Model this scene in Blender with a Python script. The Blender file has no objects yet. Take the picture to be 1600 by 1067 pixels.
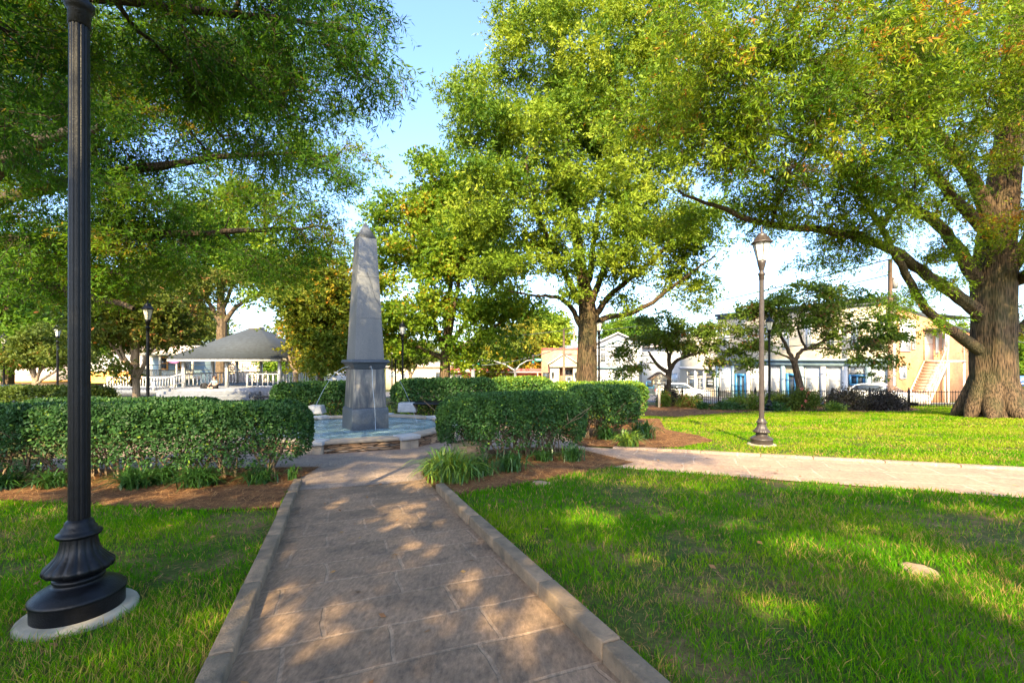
import bpy, bmesh, math, random
import numpy as np
from mathutils import Vector, Matrix

R = math.radians
scene = bpy.context.scene
COL = scene.collection
random.seed(7)
RNG = np.random.default_rng(11)

# ------------------------------------------------------------------ camera, sky, sun
EYE = 1.4
FPX = 711.0          # focal length in pixels of the 1600 px wide photograph
HOR = 565.0          # horizon row
cam_d = bpy.data.cameras.new("camera")
cam = bpy.data.objects.new("camera", cam_d)
COL.objects.link(cam)
cam.location = (0, 0, EYE)
cam.rotation_euler = (R(90), 0, 0)
cam_d.sensor_width = 36.0
cam_d.lens = FPX / 1600 * 36.0
cam_d.shift_y = (HOR - 533.5) / 1600.0
cam_d.clip_start = 0.05
cam_d.clip_end = 3000
scene.camera = cam

SUN_EL = 37.0
SUN_TO = Vector((-0.16, -1.0, 0)).normalized()      # horizontal direction towards the sun
SUN_DIR = Vector((SUN_TO.x * math.cos(R(SUN_EL)), SUN_TO.y * math.cos(R(SUN_EL)), math.sin(R(SUN_EL))))
world = bpy.data.worlds.new("World")
scene.world = world
world.use_nodes = True
wn = world.node_tree
sky = wn.nodes.new("ShaderNodeTexSky")
sky.sky_type = 'NISHITA'
sky.sun_disc = False
sky.sun_elevation = R(SUN_EL)
sky.sun_rotation = math.atan2(SUN_TO.x, SUN_TO.y)
sky.air_density = 1.0
sky.dust_density = 2.2
sky.ozone_density = 5.0
wn.links.new(sky.outputs[0], wn.nodes["Background"].inputs[0])
wn.nodes["Background"].inputs[1].default_value = 0.15
sun_d = bpy.data.lights.new("sun", 'SUN')
sun_d.energy = 4.0
sun_d.angle = R(0.5)
sun_d.color = (1.0, 0.79, 0.44)
sun = bpy.data.objects.new("sun", sun_d)
COL.objects.link(sun)
sun.rotation_euler = SUN_DIR.to_track_quat('Z', 'Y').to_euler()
scene.view_settings.view_transform = 'Standard'
scene.view_settings.look = 'None'
scene.view_settings.exposure = 2.15
scene.view_settings.gamma = 1
scene.cycles.max_bounces = 6
scene.cycles.diffuse_bounces = 4
scene.cycles.transmission_bounces = 4
scene.cycles.transparent_max_bounces = 4
scene.cycles.use_denoising = True

# ------------------------------------------------------------------ terrain and pixel helpers
def sst(a, b, x):
    t = min(1.0, max(0.0, (x - a) / (b - a)))
    return t * t * (3 - 2 * t)

def zg(x, y):
    """height of the ground (0 under the camera): the square falls away gently towards the streets"""
    yy = max(-30.0, y)
    b = 0.015 * (1 - sst(16, 28, y))
    xc = max(-14.0, min(20.0, x))
    return -(0.055 * min(yy, 18) + 0.042 * max(min(yy, 110) - 18, 0)) + b * xc

def zgv(x, y):
    t = np.clip((y - 16) / 12.0, 0, 1)
    b = 0.015 * (1 - t * t * (3 - 2 * t))
    yy = np.maximum(-30.0, y)
    return -(0.055 * np.minimum(yy, 18) + 0.042 * np.maximum(np.minimum(yy, 110) - 18, 0)) + b * np.clip(x, -14, 20)

def P(px, py, Y):
    return Vector(((px - 800) / FPX * Y, Y, EYE - (py - HOR) / FPX * Y))

def G(px, py):
    k = (px - 800) / FPX
    m = (py - HOR) / FPX
    lo, hi = 0.5, 150.0
    for _ in range(50):
        Y = (lo + hi) / 2
        if EYE - m * Y > zg(k * Y, Y): lo = Y
        else: hi = Y
    return Vector((k * lo, lo, zg(k * lo, lo)))

def GX(px, Y):
    x = (px - 800) / FPX * Y
    return Vector((x, Y, zg(x, Y)))

# ------------------------------------------------------------------ materials
def nt(name):
    m = bpy.data.materials.new(name)
    m.use_nodes = True
    t = m.node_tree
    return m, t, t.nodes["Principled BSDF"], t.nodes, t.links

def ramp(nodes, stops):
    r = nodes.new("ShaderNodeValToRGB")
    e = r.color_ramp.elements
    while len(e) < len(stops): e.new(0.5)
    for i, (p, c) in enumerate(stops):
        e[i].position = p
        e[i].color = (*c, 1)
    return r

def mat(name, col, rough=0.6, var=0.25, scale=6.0, bump=0.0, bscale=None, metal=0.0, spec=0.5, col2=None, detail=4, stretch=None):
    """principled material whose colour wanders with noise (col -> col2)"""
    m, t, bs, n, l = nt(name)
    tc = n.new("ShaderNodeTexCoord")
    src = tc.outputs["Object"]
    if stretch:
        mp = n.new("ShaderNodeMapping"); mp.inputs["Scale"].default_value = stretch
        l.new(src, mp.inputs[0]); src = mp.outputs[0]
    ns = n.new("ShaderNodeTexNoise")
    ns.inputs["Scale"].default_value = scale
    ns.inputs["Detail"].default_value = detail
    l.new(src, ns.inputs[0])
    c2 = col2 if col2 else tuple(max(0, c * (1 - var)) for c in col)
    c1 = col if col2 else tuple(min(1, c * (1 + var)) for c in col)
    rp = ramp(n, [(0.3, c2), (0.7, c1)])
    l.new(ns.outputs[0], rp.inputs[0])
    l.new(rp.outputs[0], bs.inputs["Base Color"])
    bs.inputs["Roughness"].default_value = rough
    bs.inputs["Metallic"].default_value = metal
    bs.inputs["Specular IOR Level"].default_value = spec
    if bump:
        nb = n.new("ShaderNodeTexNoise")
        nb.inputs["Scale"].default_value = bscale or scale * 4
        nb.inputs["Detail"].default_value = 5
        l.new(src, nb.inputs[0])
        b = n.new("ShaderNodeBump"); b.inputs["Strength"].default_value = bump; b.inputs["Distance"].default_value = 0.02
        l.new(nb.outputs[0], b.inputs["Height"])
        l.new(b.outputs[0], bs.inputs["Normal"])
    return m

def leaf_mat(name, stops, transl=0.40, rough=0.5, gloss=0.14, tmul=(1.25, 1.15, 0.5)):
    m, t, bs, n, l = nt(name)
    at = n.new("ShaderNodeAttribute"); at.attribute_name = "tint"
    rp = ramp(n, stops)
    l.new(at.outputs["Fac"], rp.inputs[0])
    l.new(rp.outputs[0], bs.inputs["Base Color"])
    bs.inputs["Roughness"].default_value = rough
    bs.inputs["Specular IOR Level"].default_value = gloss
    tr = n.new("ShaderNodeBsdfTranslucent")
    mx = n.new("ShaderNodeMix"); mx.data_type = 'RGBA'; mx.blend_type = 'MULTIPLY'
    mx.inputs[0].default_value = 1.0
    l.new(rp.outputs[0], mx.inputs[6]); mx.inputs[7].default_value = (tmul[0], tmul[1], tmul[2], 1)
    l.new(mx.outputs[2], tr.inputs[0])
    ms = n.new("ShaderNodeMixShader"); ms.inputs[0].default_value = transl
    l.new(bs.outputs[0], ms.inputs[1]); l.new(tr.outputs[0], ms.inputs[2])
    l.new(ms.outputs[0], n["Material Output"].inputs[0])
    return m

def bark_mat(name, c1, c2, scale=5.0, bump=0.8, moss=None):
    m, t, bs, n, l = nt(name)
    tc = n.new("ShaderNodeTexCoord")
    mp = n.new("ShaderNodeMapping"); mp.inputs["Scale"].default_value = (1.6, 1.6, 0.2)
    l.new(tc.outputs["Object"], mp.inputs[0])
    ns = n.new("ShaderNodeTexNoise"); ns.inputs["Scale"].default_value = scale * 2.2; ns.inputs["Detail"].default_value = 8
    ns.inputs["Roughness"].default_value = 0.65
    l.new(mp.outputs[0], ns.inputs[0])
    vo = n.new("ShaderNodeTexVoronoi"); vo.inputs["Scale"].default_value = scale * 2.5
    l.new(mp.outputs[0], vo.inputs[0])
    mu = n.new("ShaderNodeMath"); mu.operation = 'MULTIPLY'
    l.new(ns.outputs[0], mu.inputs[0]); l.new(vo.outputs["Distance"], mu.inputs[1])
    rp = ramp(n, [(0.08, c2), (0.42, c1)])
    l.new(mu.outputs[0], rp.inputs[0])
    big = n.new("ShaderNodeTexNoise"); big.inputs["Scale"].default_value = 1.3; big.inputs["Detail"].default_value = 4
    l.new(tc.outputs["Object"], big.inputs[0])
    br = ramp(n, [(0.42, (0, 0, 0)), (0.62, (1, 1, 1))])
    l.new(big.outputs[0], br.inputs[0])
    mx = n.new("ShaderNodeMix"); mx.data_type = 'RGBA'
    l.new(br.outputs[0], mx.inputs[0]); l.new(rp.outputs[0], mx.inputs[6])
    mc = moss or tuple(c * 0.75 for c in c1)
    mx2 = n.new("ShaderNodeMix"); mx2.data_type = 'RGBA'; mx2.inputs[0].default_value = 0.45
    l.new(rp.outputs[0], mx2.inputs[6]); mx2.inputs[7].default_value = (*mc, 1)
    l.new(mx2.outputs[2], mx.inputs[7])
    l.new(mx.outputs[2], bs.inputs["Base Color"])
    bs.inputs["Roughness"].default_value = 0.9
    bs.inputs["Specular IOR Level"].default_value = 0.15
    b = n.new("ShaderNodeBump"); b.inputs["Strength"].default_value = bump; b.inputs["Distance"].default_value = 0.05
    l.new(mu.outputs[0], b.inputs["Height"]); l.new(b.outputs[0], bs.inputs["Normal"])
    return m

PATH_ANG = 21.5
def paving_mat(name, base, base2, joint, dark, row=0.40, wid=0.78, rot=-PATH_ANG, mort=0.018, jstr=1.0, seed=0.0):
    m, t, bs, n, l = nt(name)
    tc = n.new("ShaderNodeTexCoord")
    mp = n.new("ShaderNodeMapping"); mp.inputs["Rotation"].default_value = (0, 0, R(rot))
    mp.inputs["Location"].default_value = (seed, seed * 0.37, 0)
    l.new(tc.outputs["Object"], mp.inputs[0])
    # wobble the joints a little
    wn_ = n.new("ShaderNodeTexNoise"); wn_.inputs["Scale"].default_value = 2.3; wn_.inputs["Detail"].default_value = 3
    l.new(mp.outputs[0], wn_.inputs[0])
    va = n.new("ShaderNodeVectorMath"); va.operation = 'MULTIPLY_ADD'
    l.new(wn_.outputs["Color"], va.inputs[0]); va.inputs[1].default_value = (0.09, 0.06, 0)
    l.new(mp.outputs[0], va.inputs[2])
    bk = n.new("ShaderNodeTexBrick")
    bk.offset = 0.37; bk.offset_frequency = 2; bk.squash = 0.72; bk.squash_frequency = 3
    bk.inputs["Scale"].default_value = 1.0
    bk.inputs["Mortar Size"].default_value = mort
    bk.inputs["Mortar Smooth"].default_value = 0.35
    bk.inputs["Brick Width"].default_value = wid
    bk.inputs["Row Height"].default_value = row
    bk.inputs["Bias"].default_value = 0.0
    bk.inputs["Color1"].default_value = (*base, 1)
    bk.inputs["Color2"].default_value = (*base2, 1)
    bk.inputs["Mortar"].default_value = (*joint, 1)
    l.new(va.outputs[0], bk.inputs[0])
    # worn dark stains
    s1 = n.new("ShaderNodeTexNoise"); s1.inputs["Scale"].default_value = 1.7; s1.inputs["Detail"].default_value = 7; s1.inputs["Roughness"].default_value = 0.72
    l.new(tc.outputs["Object"], s1.inputs[0])
    r1 = ramp(n, [(0.47, (0, 0, 0)), (0.72, (1, 1, 1))])
    l.new(s1.outputs[0], r1.inputs[0])
    mx = n.new("ShaderNodeMix"); mx.data_type = 'RGBA'
    l.new(r1.outputs[0], mx.inputs[0]); l.new(bk.outputs[0], mx.inputs[6]); mx.inputs[7].default_value = (*dark, 1)
    s2 = n.new("ShaderNodeTexNoise"); s2.inputs["Scale"].default_value = 42; s2.inputs["Detail"].default_value = 6; s2.inputs["Roughness"].default_value = 0.7
    mp2 = n.new("ShaderNodeMapping"); mp2.inputs["Scale"].default_value = (1, 0.35, 1); mp2.inputs["Rotation"].default_value = (0, 0, R(rot))
    l.new(tc.outputs["Object"], mp2.inputs[0]); l.new(mp2.outputs[0], s2.inputs[0])
    r2 = ramp(n, [(0.3, (0.55, 0.55, 0.55)), (0.7, (1.25, 1.25, 1.25))])
    l.new(s2.outputs[0], r2.inputs[0])
    mm = n.new("ShaderNodeMix"); mm.data_type = 'RGBA'; mm.blend_type = 'MULTIPLY'; mm.inputs[0].default_value = 1
    l.new(mx.outputs[2], mm.inputs[6]); l.new(r2.outputs[0], mm.inputs[7])
    l.new(mm.outputs[2], bs.inputs["Base Color"])
    bs.inputs["Roughness"].default_value = 0.8
    bs.inputs["Specular IOR Level"].default_value = 0.3
    ad = n.new("ShaderNodeMath"); ad.operation = 'MULTIPLY_ADD'
    l.new(bk.outputs["Fac"], ad.inputs[0]); ad.inputs[1].default_value = -0.8 * jstr
    l.new(s2.outputs[0], ad.inputs[2])
    b = n.new("ShaderNodeBump"); b.inputs["Strength"].default_value = 0.7; b.inputs["Distance"].default_value = 0.012
    l.new(ad.outputs[0], b.inputs["Height"]); l.new(b.outputs[0], bs.inputs["Normal"])
    return m

def stacked_stone_mat(name):
    m, t, bs, n, l = nt(name)
    tc = n.new("ShaderNodeTexCoord")
    mp = n.new("ShaderNodeMapping"); mp.inputs["Scale"].default_value = (3.2, 3.2, 26)
    l.new(tc.outputs["Object"], mp.inputs[0])
    vo = n.new("ShaderNodeTexVoronoi"); vo.inputs["Scale"].default_value = 1.0; vo.inputs["Randomness"].default_value = 0.9
    l.new(mp.outputs[0], vo.inputs[0])
    sep = n.new("ShaderNodeSeparateColor"); l.new(vo.outputs["Color"], sep.inputs[0])
    rp = ramp(n, [(0.0, (0.10, 0.055, 0.03)), (0.4, (0.24, 0.14, 0.075)), (0.75, (0.34, 0.23, 0.14)), (1.0, (0.22, 0.2, 0.18))])
    l.new(sep.outputs[0], rp.inputs[0])
    vd = n.new("ShaderNodeTexVoronoi"); vd.feature = 'DISTANCE_TO_EDGE'; vd.inputs["Scale"].default_value = 1.0; vd.inputs["Randomness"].default_value = 0.9
    l.new(mp.outputs[0], vd.inputs[0])
    re = ramp(n, [(0.0, (0.12, 0.12, 0.12)), (0.12, (1, 1, 1))])
    l.new(vd.outputs["Distance"], re.inputs[0])
    mm = n.new("ShaderNodeMix"); mm.data_type = 'RGBA'; mm.blend_type = 'MULTIPLY'; mm.inputs[0].default_value = 1
    l.new(rp.outputs[0], mm.inputs[6]); l.new(re.outputs[0], mm.inputs[7])
    l.new(mm.outputs[2], bs.inputs["Base Color"])
    bs.inputs["Roughness"].default_value = 0.85
    b = n.new("ShaderNodeBump"); b.inputs["Strength"].default_value = 1.0; b.inputs["Distance"].default_value = 0.03
    l.new(re.outputs[0], b.inputs["Height"]); l.new(b.outputs[0], bs.inputs["Normal"])
    return m

def brick_mat(name, c1, c2, mortar, w=0.22, h=0.075):
    m, t, bs, n, l = nt(name)
    tc = n.new("ShaderNodeTexCoord")
    sp = n.new("ShaderNodeSeparateXYZ"); l.new(tc.outputs["Object"], sp.inputs[0])
    ad = n.new("ShaderNodeMath"); l.new(sp.outputs[0], ad.inputs[0]); l.new(sp.outputs[1], ad.inputs[1])
    cb = n.new("ShaderNodeCombineXYZ"); l.new(ad.outputs[0], cb.inputs[0]); l.new(sp.outputs[2], cb.inputs[1])
    bk = n.new("ShaderNodeTexBrick"); bk.inputs["Scale"].default_value = 1
    bk.inputs["Brick Width"].default_value = w; bk.inputs["Row Height"].default_value = h; bk.inputs["Mortar Size"].default_value = 0.008
    bk.inputs["Color1"].default_value = (*c1, 1); bk.inputs["Color2"].default_value = (*c2, 1); bk.inputs["Mortar"].default_value = (*mortar, 1)
    l.new(cb.outputs[0], bk.inputs[0])
    s = n.new("ShaderNodeTexNoise"); s.inputs["Scale"].default_value = 1.2; s.inputs["Detail"].default_value = 6
    l.new(tc.outputs["Object"], s.inputs[0])
    r = ramp(n, [(0.35, (0.75, 0.75, 0.75)), (0.65, (1.15, 1.1, 1.05))]); l.new(s.outputs[0], r.inputs[0])
    mm = n.new("ShaderNodeMix"); mm.data_type = 'RGBA'; mm.blend_type = 'MULTIPLY'; mm.inputs[0].default_value = 1
    l.new(bk.outputs[0], mm.inputs[6]); l.new(r.outputs[0], mm.inputs[7]); l.new(mm.outputs[2], bs.inputs["Base Color"])
    bs.inputs["Roughness"].default_value = 0.85
    return m

def striped_mat(name, c, c2, period, axis=2, rough=0.6, frac=0.12, bump=0.5):
    """horizontal boards or shingle courses"""
    m, t, bs, n, l = nt(name)
    tc = n.new("ShaderNodeTexCoord")
    sp = n.new("ShaderNodeSeparateXYZ"); l.new(tc.outputs["Object"], sp.inputs[0])
    d = n.new("ShaderNodeMath"); d.operation = 'DIVIDE'; l.new(sp.outputs[axis], d.inputs[0]); d.inputs[1].default_value = period
    f = n.new("ShaderNodeMath"); f.operation = 'FRACT'; l.new(d.outputs[0], f.inputs[0])
    r = ramp(n, [(0.0, c2), (frac, c2), (min(0.99, frac + 0.08), c), (1.0, c)]); l.new(f.outputs[0], r.inputs[0])
    s = n.new("ShaderNodeTexNoise"); s.inputs["Scale"].default_value = 5; s.inputs["Detail"].default_value = 6
    l.new(tc.outputs["Object"], s.inputs[0])
    r2 = ramp(n, [(0.3, (0.78, 0.78, 0.78)), (0.7, (1.15, 1.15, 1.15))]); l.new(s.outputs[0], r2.inputs[0])
    mm = n.new("ShaderNodeMix"); mm.data_type = 'RGBA'; mm.blend_type = 'MULTIPLY'; mm.inputs[0].default_value = 1
    l.new(r.outputs[0], mm.inputs[6]); l.new(r2.outputs[0], mm.inputs[7]); l.new(mm.outputs[2], bs.inputs["Base Color"])
    bs.inputs["Roughness"].default_value = rough
    b = n.new("ShaderNodeBump"); b.inputs["Strength"].default_value = bump; b.inputs["Distance"].default_value = 0.01
    l.new(f.outputs[0], b.inputs["Height"]); l.new(b.outputs[0], bs.inputs["Normal"])
    return m

def ground_mat(name, stops, scale=1.4, fine=30.0, bump=0.6):
    m, t, bs, n, l = nt(name)
    tc = n.new("ShaderNodeTexCoord")
    a = n.new("ShaderNodeTexNoise"); a.inputs["Scale"].default_value = scale; a.inputs["Detail"].default_value = 9; a.inputs["Roughness"].default_value = 0.7
    l.new(tc.outputs["Object"], a.inputs[0])
    rp = ramp(n, stops); l.new(a.outputs[0], rp.inputs[0])
    s = n.new("ShaderNodeTexNoise"); s.inputs["Scale"].default_value = fine; s.inputs["Detail"].default_value = 6; s.inputs["Roughness"].default_value = 0.75
    l.new(tc.outputs["Object"], s.inputs[0])
    r2 = ramp(n, [(0.3, (0.5, 0.5, 0.5)), (0.7, (1.35, 1.35, 1.35))]); l.new(s.outputs[0], r2.inputs[0])
    mm = n.new("ShaderNodeMix"); mm.data_type = 'RGBA'; mm.blend_type = 'MULTIPLY'; mm.inputs[0].default_value = 1
    l.new(rp.outputs[0], mm.inputs[6]); l.new(r2.outputs[0], mm.inputs[7]); l.new(mm.outputs[2], bs.inputs["Base Color"])
    bs.inputs["Roughness"].default_value = 0.95; bs.inputs["Specular IOR Level"].default_value = 0.1
    b = n.new("ShaderNodeBump"); b.inputs["Strength"].default_value = bump; b.inputs["Distance"].default_value = 0.03
    l.new(s.outputs[0], b.inputs["Height"]); l.new(b.outputs[0], bs.inputs["Normal"])
    return m

def glass_mat(name, col=(0.04, 0.05, 0.06), rough=0.08):
    m, t, bs, n, l = nt(name)
    bs.inputs["Base Color"].default_value = (*col, 1); bs.inputs["Roughness"].default_value = rough
    bs.inputs["Specular IOR Level"].default_value = 0.8
    tc = n.new("ShaderNodeTexCoord"); s = n.new("ShaderNodeTexNoise"); s.inputs["Scale"].default_value = 1.5
    l.new(tc.outputs["Object"], s.inputs[0]); b = n.new("ShaderNodeBump"); b.inputs["Strength"].default_value = 0.05
    l.new(s.outputs[0], b.inputs["Height"]); l.new(b.outputs[0], bs.inputs["Normal"])
    return m

def water_mat():
    m, t, bs, n, l = nt("pool_water")
    bs.inputs["Base Color"].default_value = (0.17, 0.27, 0.30, 1)
    bs.inputs["Roughness"].default_value = 0.12
    bs.inputs["Specular IOR Level"].default_value = 0.9
    tc = n.new("ShaderNodeTexCoord")
    s = n.new("ShaderNodeTexNoise"); s.inputs["Scale"].default_value = 5.5; s.inputs["Detail"].default_value = 4; s.inputs["Distortion"].default_value = 1.0
    l.new(tc.outputs["Object"], s.inputs[0])
    b = n.new("ShaderNodeBump"); b.inputs["Strength"].default_value = 1.0; b.inputs["Distance"].default_value = 0.10
    l.new(s.outputs[0], b.inputs["Height"]); l.new(b.outputs[0], bs.inputs["Normal"])
    s2 = n.new("ShaderNodeTexNoise"); s2.inputs["Scale"].default_value = 2.0; s2.inputs["Detail"].default_value = 6
    l.new(tc.outputs["Object"], s2.inputs[0])
    r = ramp(n, [(0.35, (0.09, 0.17, 0.20)), (0.65, (0.24, 0.36, 0.41))]); l.new(s2.outputs[0], r.inputs[0]); l.new(r.outputs[0], bs.inputs["Base Color"])
    return m

M = {}
M['leaf_oak'] = leaf_mat('leaf_oak', [(0, (0.035, 0.095, 0.006)), (0.45, (0.11, 0.20, 0.008)), (0.9, (0.26, 0.32, 0.014)), (1, (0.36, 0.14, 0.02))])
M['leaf_near'] = leaf_mat('leaf_near', [(0, (0.022, 0.08, 0.012)), (0.4, (0.06, 0.155, 0.012)), (0.93, (0.15, 0.25, 0.014)), (1, (0.25, 0.18, 0.02))], transl=0.5, gloss=0.12)
M['leaf_mid'] = leaf_mat('leaf_mid', [(0, (0.05, 0.115, 0.010)), (0.45, (0.155, 0.235, 0.016)), (1, (0.32, 0.37, 0.035))], transl=0.36)
M['leaf_maple'] = leaf_mat('leaf_maple', [(0, (0.055, 0.13, 0.012)), (0.5, (0.12, 0.21, 0.015)), (0.92, (0.24, 0.30, 0.02)), (1, (0.45, 0.26, 0.03))], transl=0.4)
M['leaf_yellow'] = leaf_mat('leaf_yellow', [(0, (0.07, 0.12, 0.015)), (0.4, (0.17, 0.2, 0.02)), (0.75, (0.42, 0.30, 0.03)), (1, (0.5, 0.2, 0.03))], transl=0.4)
M['leaf_olive'] = leaf_mat('leaf_olive', [(0, (0.04, 0.07, 0.015)), (0.6, (0.09, 0.13, 0.02)), (0.93, (0.16, 0.16, 0.03)), (1, (0.35, 0.14, 0.05))], transl=0.35)
M['leaf_dogwood'] = leaf_mat('leaf_dogwood', [(0, (0.05, 0.10, 0.015)), (0.6, (0.12, 0.19, 0.02)), (0.85, (0.14, 0.15, 0.04)), (1, (0.30, 0.10, 0.05))], transl=0.3)
M['leaf_hedge'] = leaf_mat('leaf_hedge', [(0, (0.016, 0.048, 0.014)), (0.5, (0.036, 0.095, 0.022)), (0.8, (0.07, 0.15, 0.02)), (1, (0.20, 0.28, 0.02))], transl=0.18, rough=0.5, gloss=0.2)
M['leaf_purple'] = leaf_mat('leaf_purple', [(0, (0.03, 0.025, 0.03)), (0.6, (0.06, 0.05, 0.04)), (1, (0.10, 0.10, 0.05))], transl=0.2)
M['leaf_strap'] = leaf_mat('leaf_strap', [(0, (0.02, 0.06, 0.015)), (0.6, (0.05, 0.13, 0.02)), (1, (0.19, 0.27, 0.03))], transl=0.25, rough=0.35, gloss=0.5)
M['grass'] = leaf_mat('grass_blade', [(0, (0.024, 0.12, 0.002)), (0.5, (0.075, 0.235, 0.003)), (0.85, (0.20, 0.31, 0.004)), (1, (0.38, 0.27, 0.09))], transl=0.42, rough=0.7, gloss=0.05, tmul=(1.3, 1.2, 0.4))
M['straw'] = leaf_mat('pine_straw', [(0, (0.10, 0.045, 0.02)), (0.5, (0.24, 0.12, 0.05)), (1, (0.42, 0.25, 0.11))], transl=0.05, rough=0.8, gloss=0.1)
M['dead'] = leaf_mat('fallen_leaf', [(0, (0.12, 0.06, 0.03)), (0.5, (0.25, 0.12, 0.05)), (1, (0.4, 0.25, 0.09))], transl=0.1)
M['petal'] = leaf_mat('petal', [(0, (0.55, 0.10, 0.12)), (1, (0.85, 0.28, 0.25))], transl=0.3)
M['petal_orange'] = leaf_mat('petal_orange', [(0, (0.7, 0.15, 0.03)), (1, (0.85, 0.35, 0.03))], transl=0.3)
M['bark_oak'] = bark_mat('bark_oak', (0.13, 0.085, 0.05), (0.012, 0.009, 0.007), 7.0, 1.0, moss=(0.055, 0.06, 0.025))
M['bark_grey'] = bark_mat('bark_grey', (0.17, 0.12, 0.075), (0.04, 0.03, 0.02), 6.0, 0.7)
M['bark_dark'] = bark_mat('bark_dark', (0.10, 0.075, 0.055), (0.025, 0.02, 0.016), 6.0, 0.7)
M['bark_pale'] = bark_mat('bark_pale', (0.34, 0.25, 0.17), (0.14, 0.10, 0.07), 7.0, 0.4)
M['stem'] = bark_mat('hedge_stem', (0.26, 0.19, 0.12), (0.08, 0.055, 0.035), 14.0, 0.4)
M['soil'] = ground_mat('lawn_ground', [(0.34, (0.035, 0.075, 0.012)), (0.50, (0.075, 0.095, 0.022)), (0.61, (0.19, 0.125, 0.06)), (0.78, (0.25, 0.17, 0.10))])
M['mulch'] = ground_mat('mulch', [(0.35, (0.07, 0.032, 0.016)), (0.55, (0.16, 0.08, 0.038)), (0.7, (0.26, 0.15, 0.075))], scale=3.0, fine=60)
M['path'] = paving_mat('path_paving', (0.285, 0.187, 0.118), (0.225, 0.148, 0.093), (0.315, 0.215, 0.14), (0.08, 0.062, 0.047), mort=0.014)
M['plaza'] = paving_mat('plaza_paving', (0.30, 0.225, 0.175), (0.26, 0.195, 0.155), (0.33, 0.25, 0.19), (0.15, 0.12, 0.10), row=0.6, wid=1.1, jstr=0.3, seed=3.3)
M['path2'] = paving_mat('cross_paving', (0.40, 0.27, 0.19), (0.36, 0.25, 0.175), (0.50, 0.37, 0.27), (0.24, 0.17, 0.13), row=0.75, wid=0.95, rot=22.0, seed=1.1)
M['kerb'] = mat('kerb_concrete', (0.27, 0.185, 0.112), 0.85, col2=(0.095, 0.072, 0.048), scale=7, bump=0.5, bscale=60)
M['asphalt'] = mat('asphalt', (0.085, 0.085, 0.095), 0.9, var=0.2, scale=3, bump=0.3, bscale=80)
M['walk'] = mat('sidewalk', (0.17, 0.17, 0.175), 0.85, var=0.15, scale=2)
M['stone_stack'] = stacked_stone_mat('stacked_stone')
M['cap'] = mat('capstone', (0.33, 0.27, 0.20), 0.75, col2=(0.20, 0.175, 0.15), scale=4, bump=0.4, bscale=40)
M['cap_grey'] = mat('grey_capstone', (0.36, 0.37, 0.38), 0.7, col2=(0.24, 0.25, 0.27), scale=6, bump=0.3, bscale=50)
M['slate'] = mat('dark_granite', (0.055, 0.068, 0.085), 0.45, col2=(0.032, 0.04, 0.052), scale=30, bump=0.1)
M['pool_lining'] = mat('pool_lining', (0.16, 0.2, 0.2), 0.7)
M['water'] = water_mat()
M['iron'] = mat('black_iron', (0.004, 0.0045, 0.006), 0.38, var=0.4, scale=18, spec=0.22, bump=0.12, bscale=90)
M['lamp_brown'] = mat('bronze_iron', (0.045, 0.034, 0.029), 0.42, var=0.25, scale=14, spec=0.5, bump=0.1, bscale=60)
M['concrete'] = mat('pad_concrete', (0.37, 0.325, 0.245), 0.9, col2=(0.18, 0.165, 0.12), scale=5, bump=0.25, bscale=60)
M['white_paint'] = mat('white_paint', (0.50, 0.49, 0.48), 0.5, var=0.06, scale=3)
M['cream_paint'] = mat('cream_paint', (0.50, 0.44, 0.34), 0.6, var=0.08, scale=2)
M['roof_shingle'] = striped_mat('grey_shingle', (0.036, 0.045, 0.056), (0.018, 0.023, 0.03), 0.16, rough=0.85, frac=0.16)
M['roof_pale'] = striped_mat('pale_roof', (0.62, 0.50, 0.44), (0.45, 0.36, 0.32), 0.25, rough=0.8)
M['siding_white'] = striped_mat('white_siding', (0.45, 0.47, 0.52), (0.32, 0.34, 0.38), 0.2)
M['siding_cream'] = striped_mat('cream_siding', (0.80, 0.68, 0.56), (0.6, 0.5, 0.42), 0.22)
M['brick'] = brick_mat('red_brick', (0.50, 0.22, 0.12), (0.40, 0.16, 0.09), (0.45, 0.33, 0.25))
M['brick_tan'] = brick_mat('tan_brick', (0.50, 0.235, 0.105), (0.42, 0.17, 0.075), (0.42, 0.28, 0.18))
M['white_brick'] = brick_mat('white_brick', (0.47, 0.42, 0.32), (0.43, 0.38, 0.29), (0.40, 0.36, 0.28))
M['red_wall'] = mat('red_wall', (0.50, 0.10, 0.10), 0.7, var=0.12, scale=1.5)
M['orange_roof'] = mat('orange_roof', (0.72, 0.33, 0.08), 0.7, var=0.12, scale=3)
M['blue_paint'] = mat('blue_paint', (0.035, 0.17, 0.36), 0.4, var=0.12, scale=3)
M['teal_grey'] = mat('grey_blue_trim', (0.20, 0.28, 0.32), 0.5, var=0.12, scale=3)
M['dark_trim'] = mat('dark_trim', (0.05, 0.06, 0.065), 0.6)
M['glass'] = glass_mat('window_glass')
M['glass_pale'] = glass_mat('pale_glass', (0.30, 0.36, 0.42), 0.15)
M['blind'] = mat('window_blind', (0.85, 0.82, 0.76), 0.6, var=0.05)
M['wood_pole'] = mat('wood_pole', (0.22, 0.14, 0.095), 0.9, var=0.3, scale=6, stretch=(1, 1, 0.2))
M['grey_metal'] = mat('grey_metal', (0.24, 0.24, 0.25), 0.5, var=0.1)
M['frost'] = mat('frosted_panel', (0.68, 0.66, 0.60), 0.35, var=0.08, scale=9)
M['green_sign'] = mat('green_sign', (0.0, 0.30, 0.20), 0.4, var=0.08)
M['white_mark'] = mat('white_mark', (0.85, 0.85, 0.83), 0.5, var=0.03)
M['blue_sign'] = mat('blue_sign', (0.06, 0.13, 0.42), 0.45, var=0.08)
M['pink'] = mat('pink_sign', (0.85, 0.25, 0.62), 0.45, var=0.08)
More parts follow.
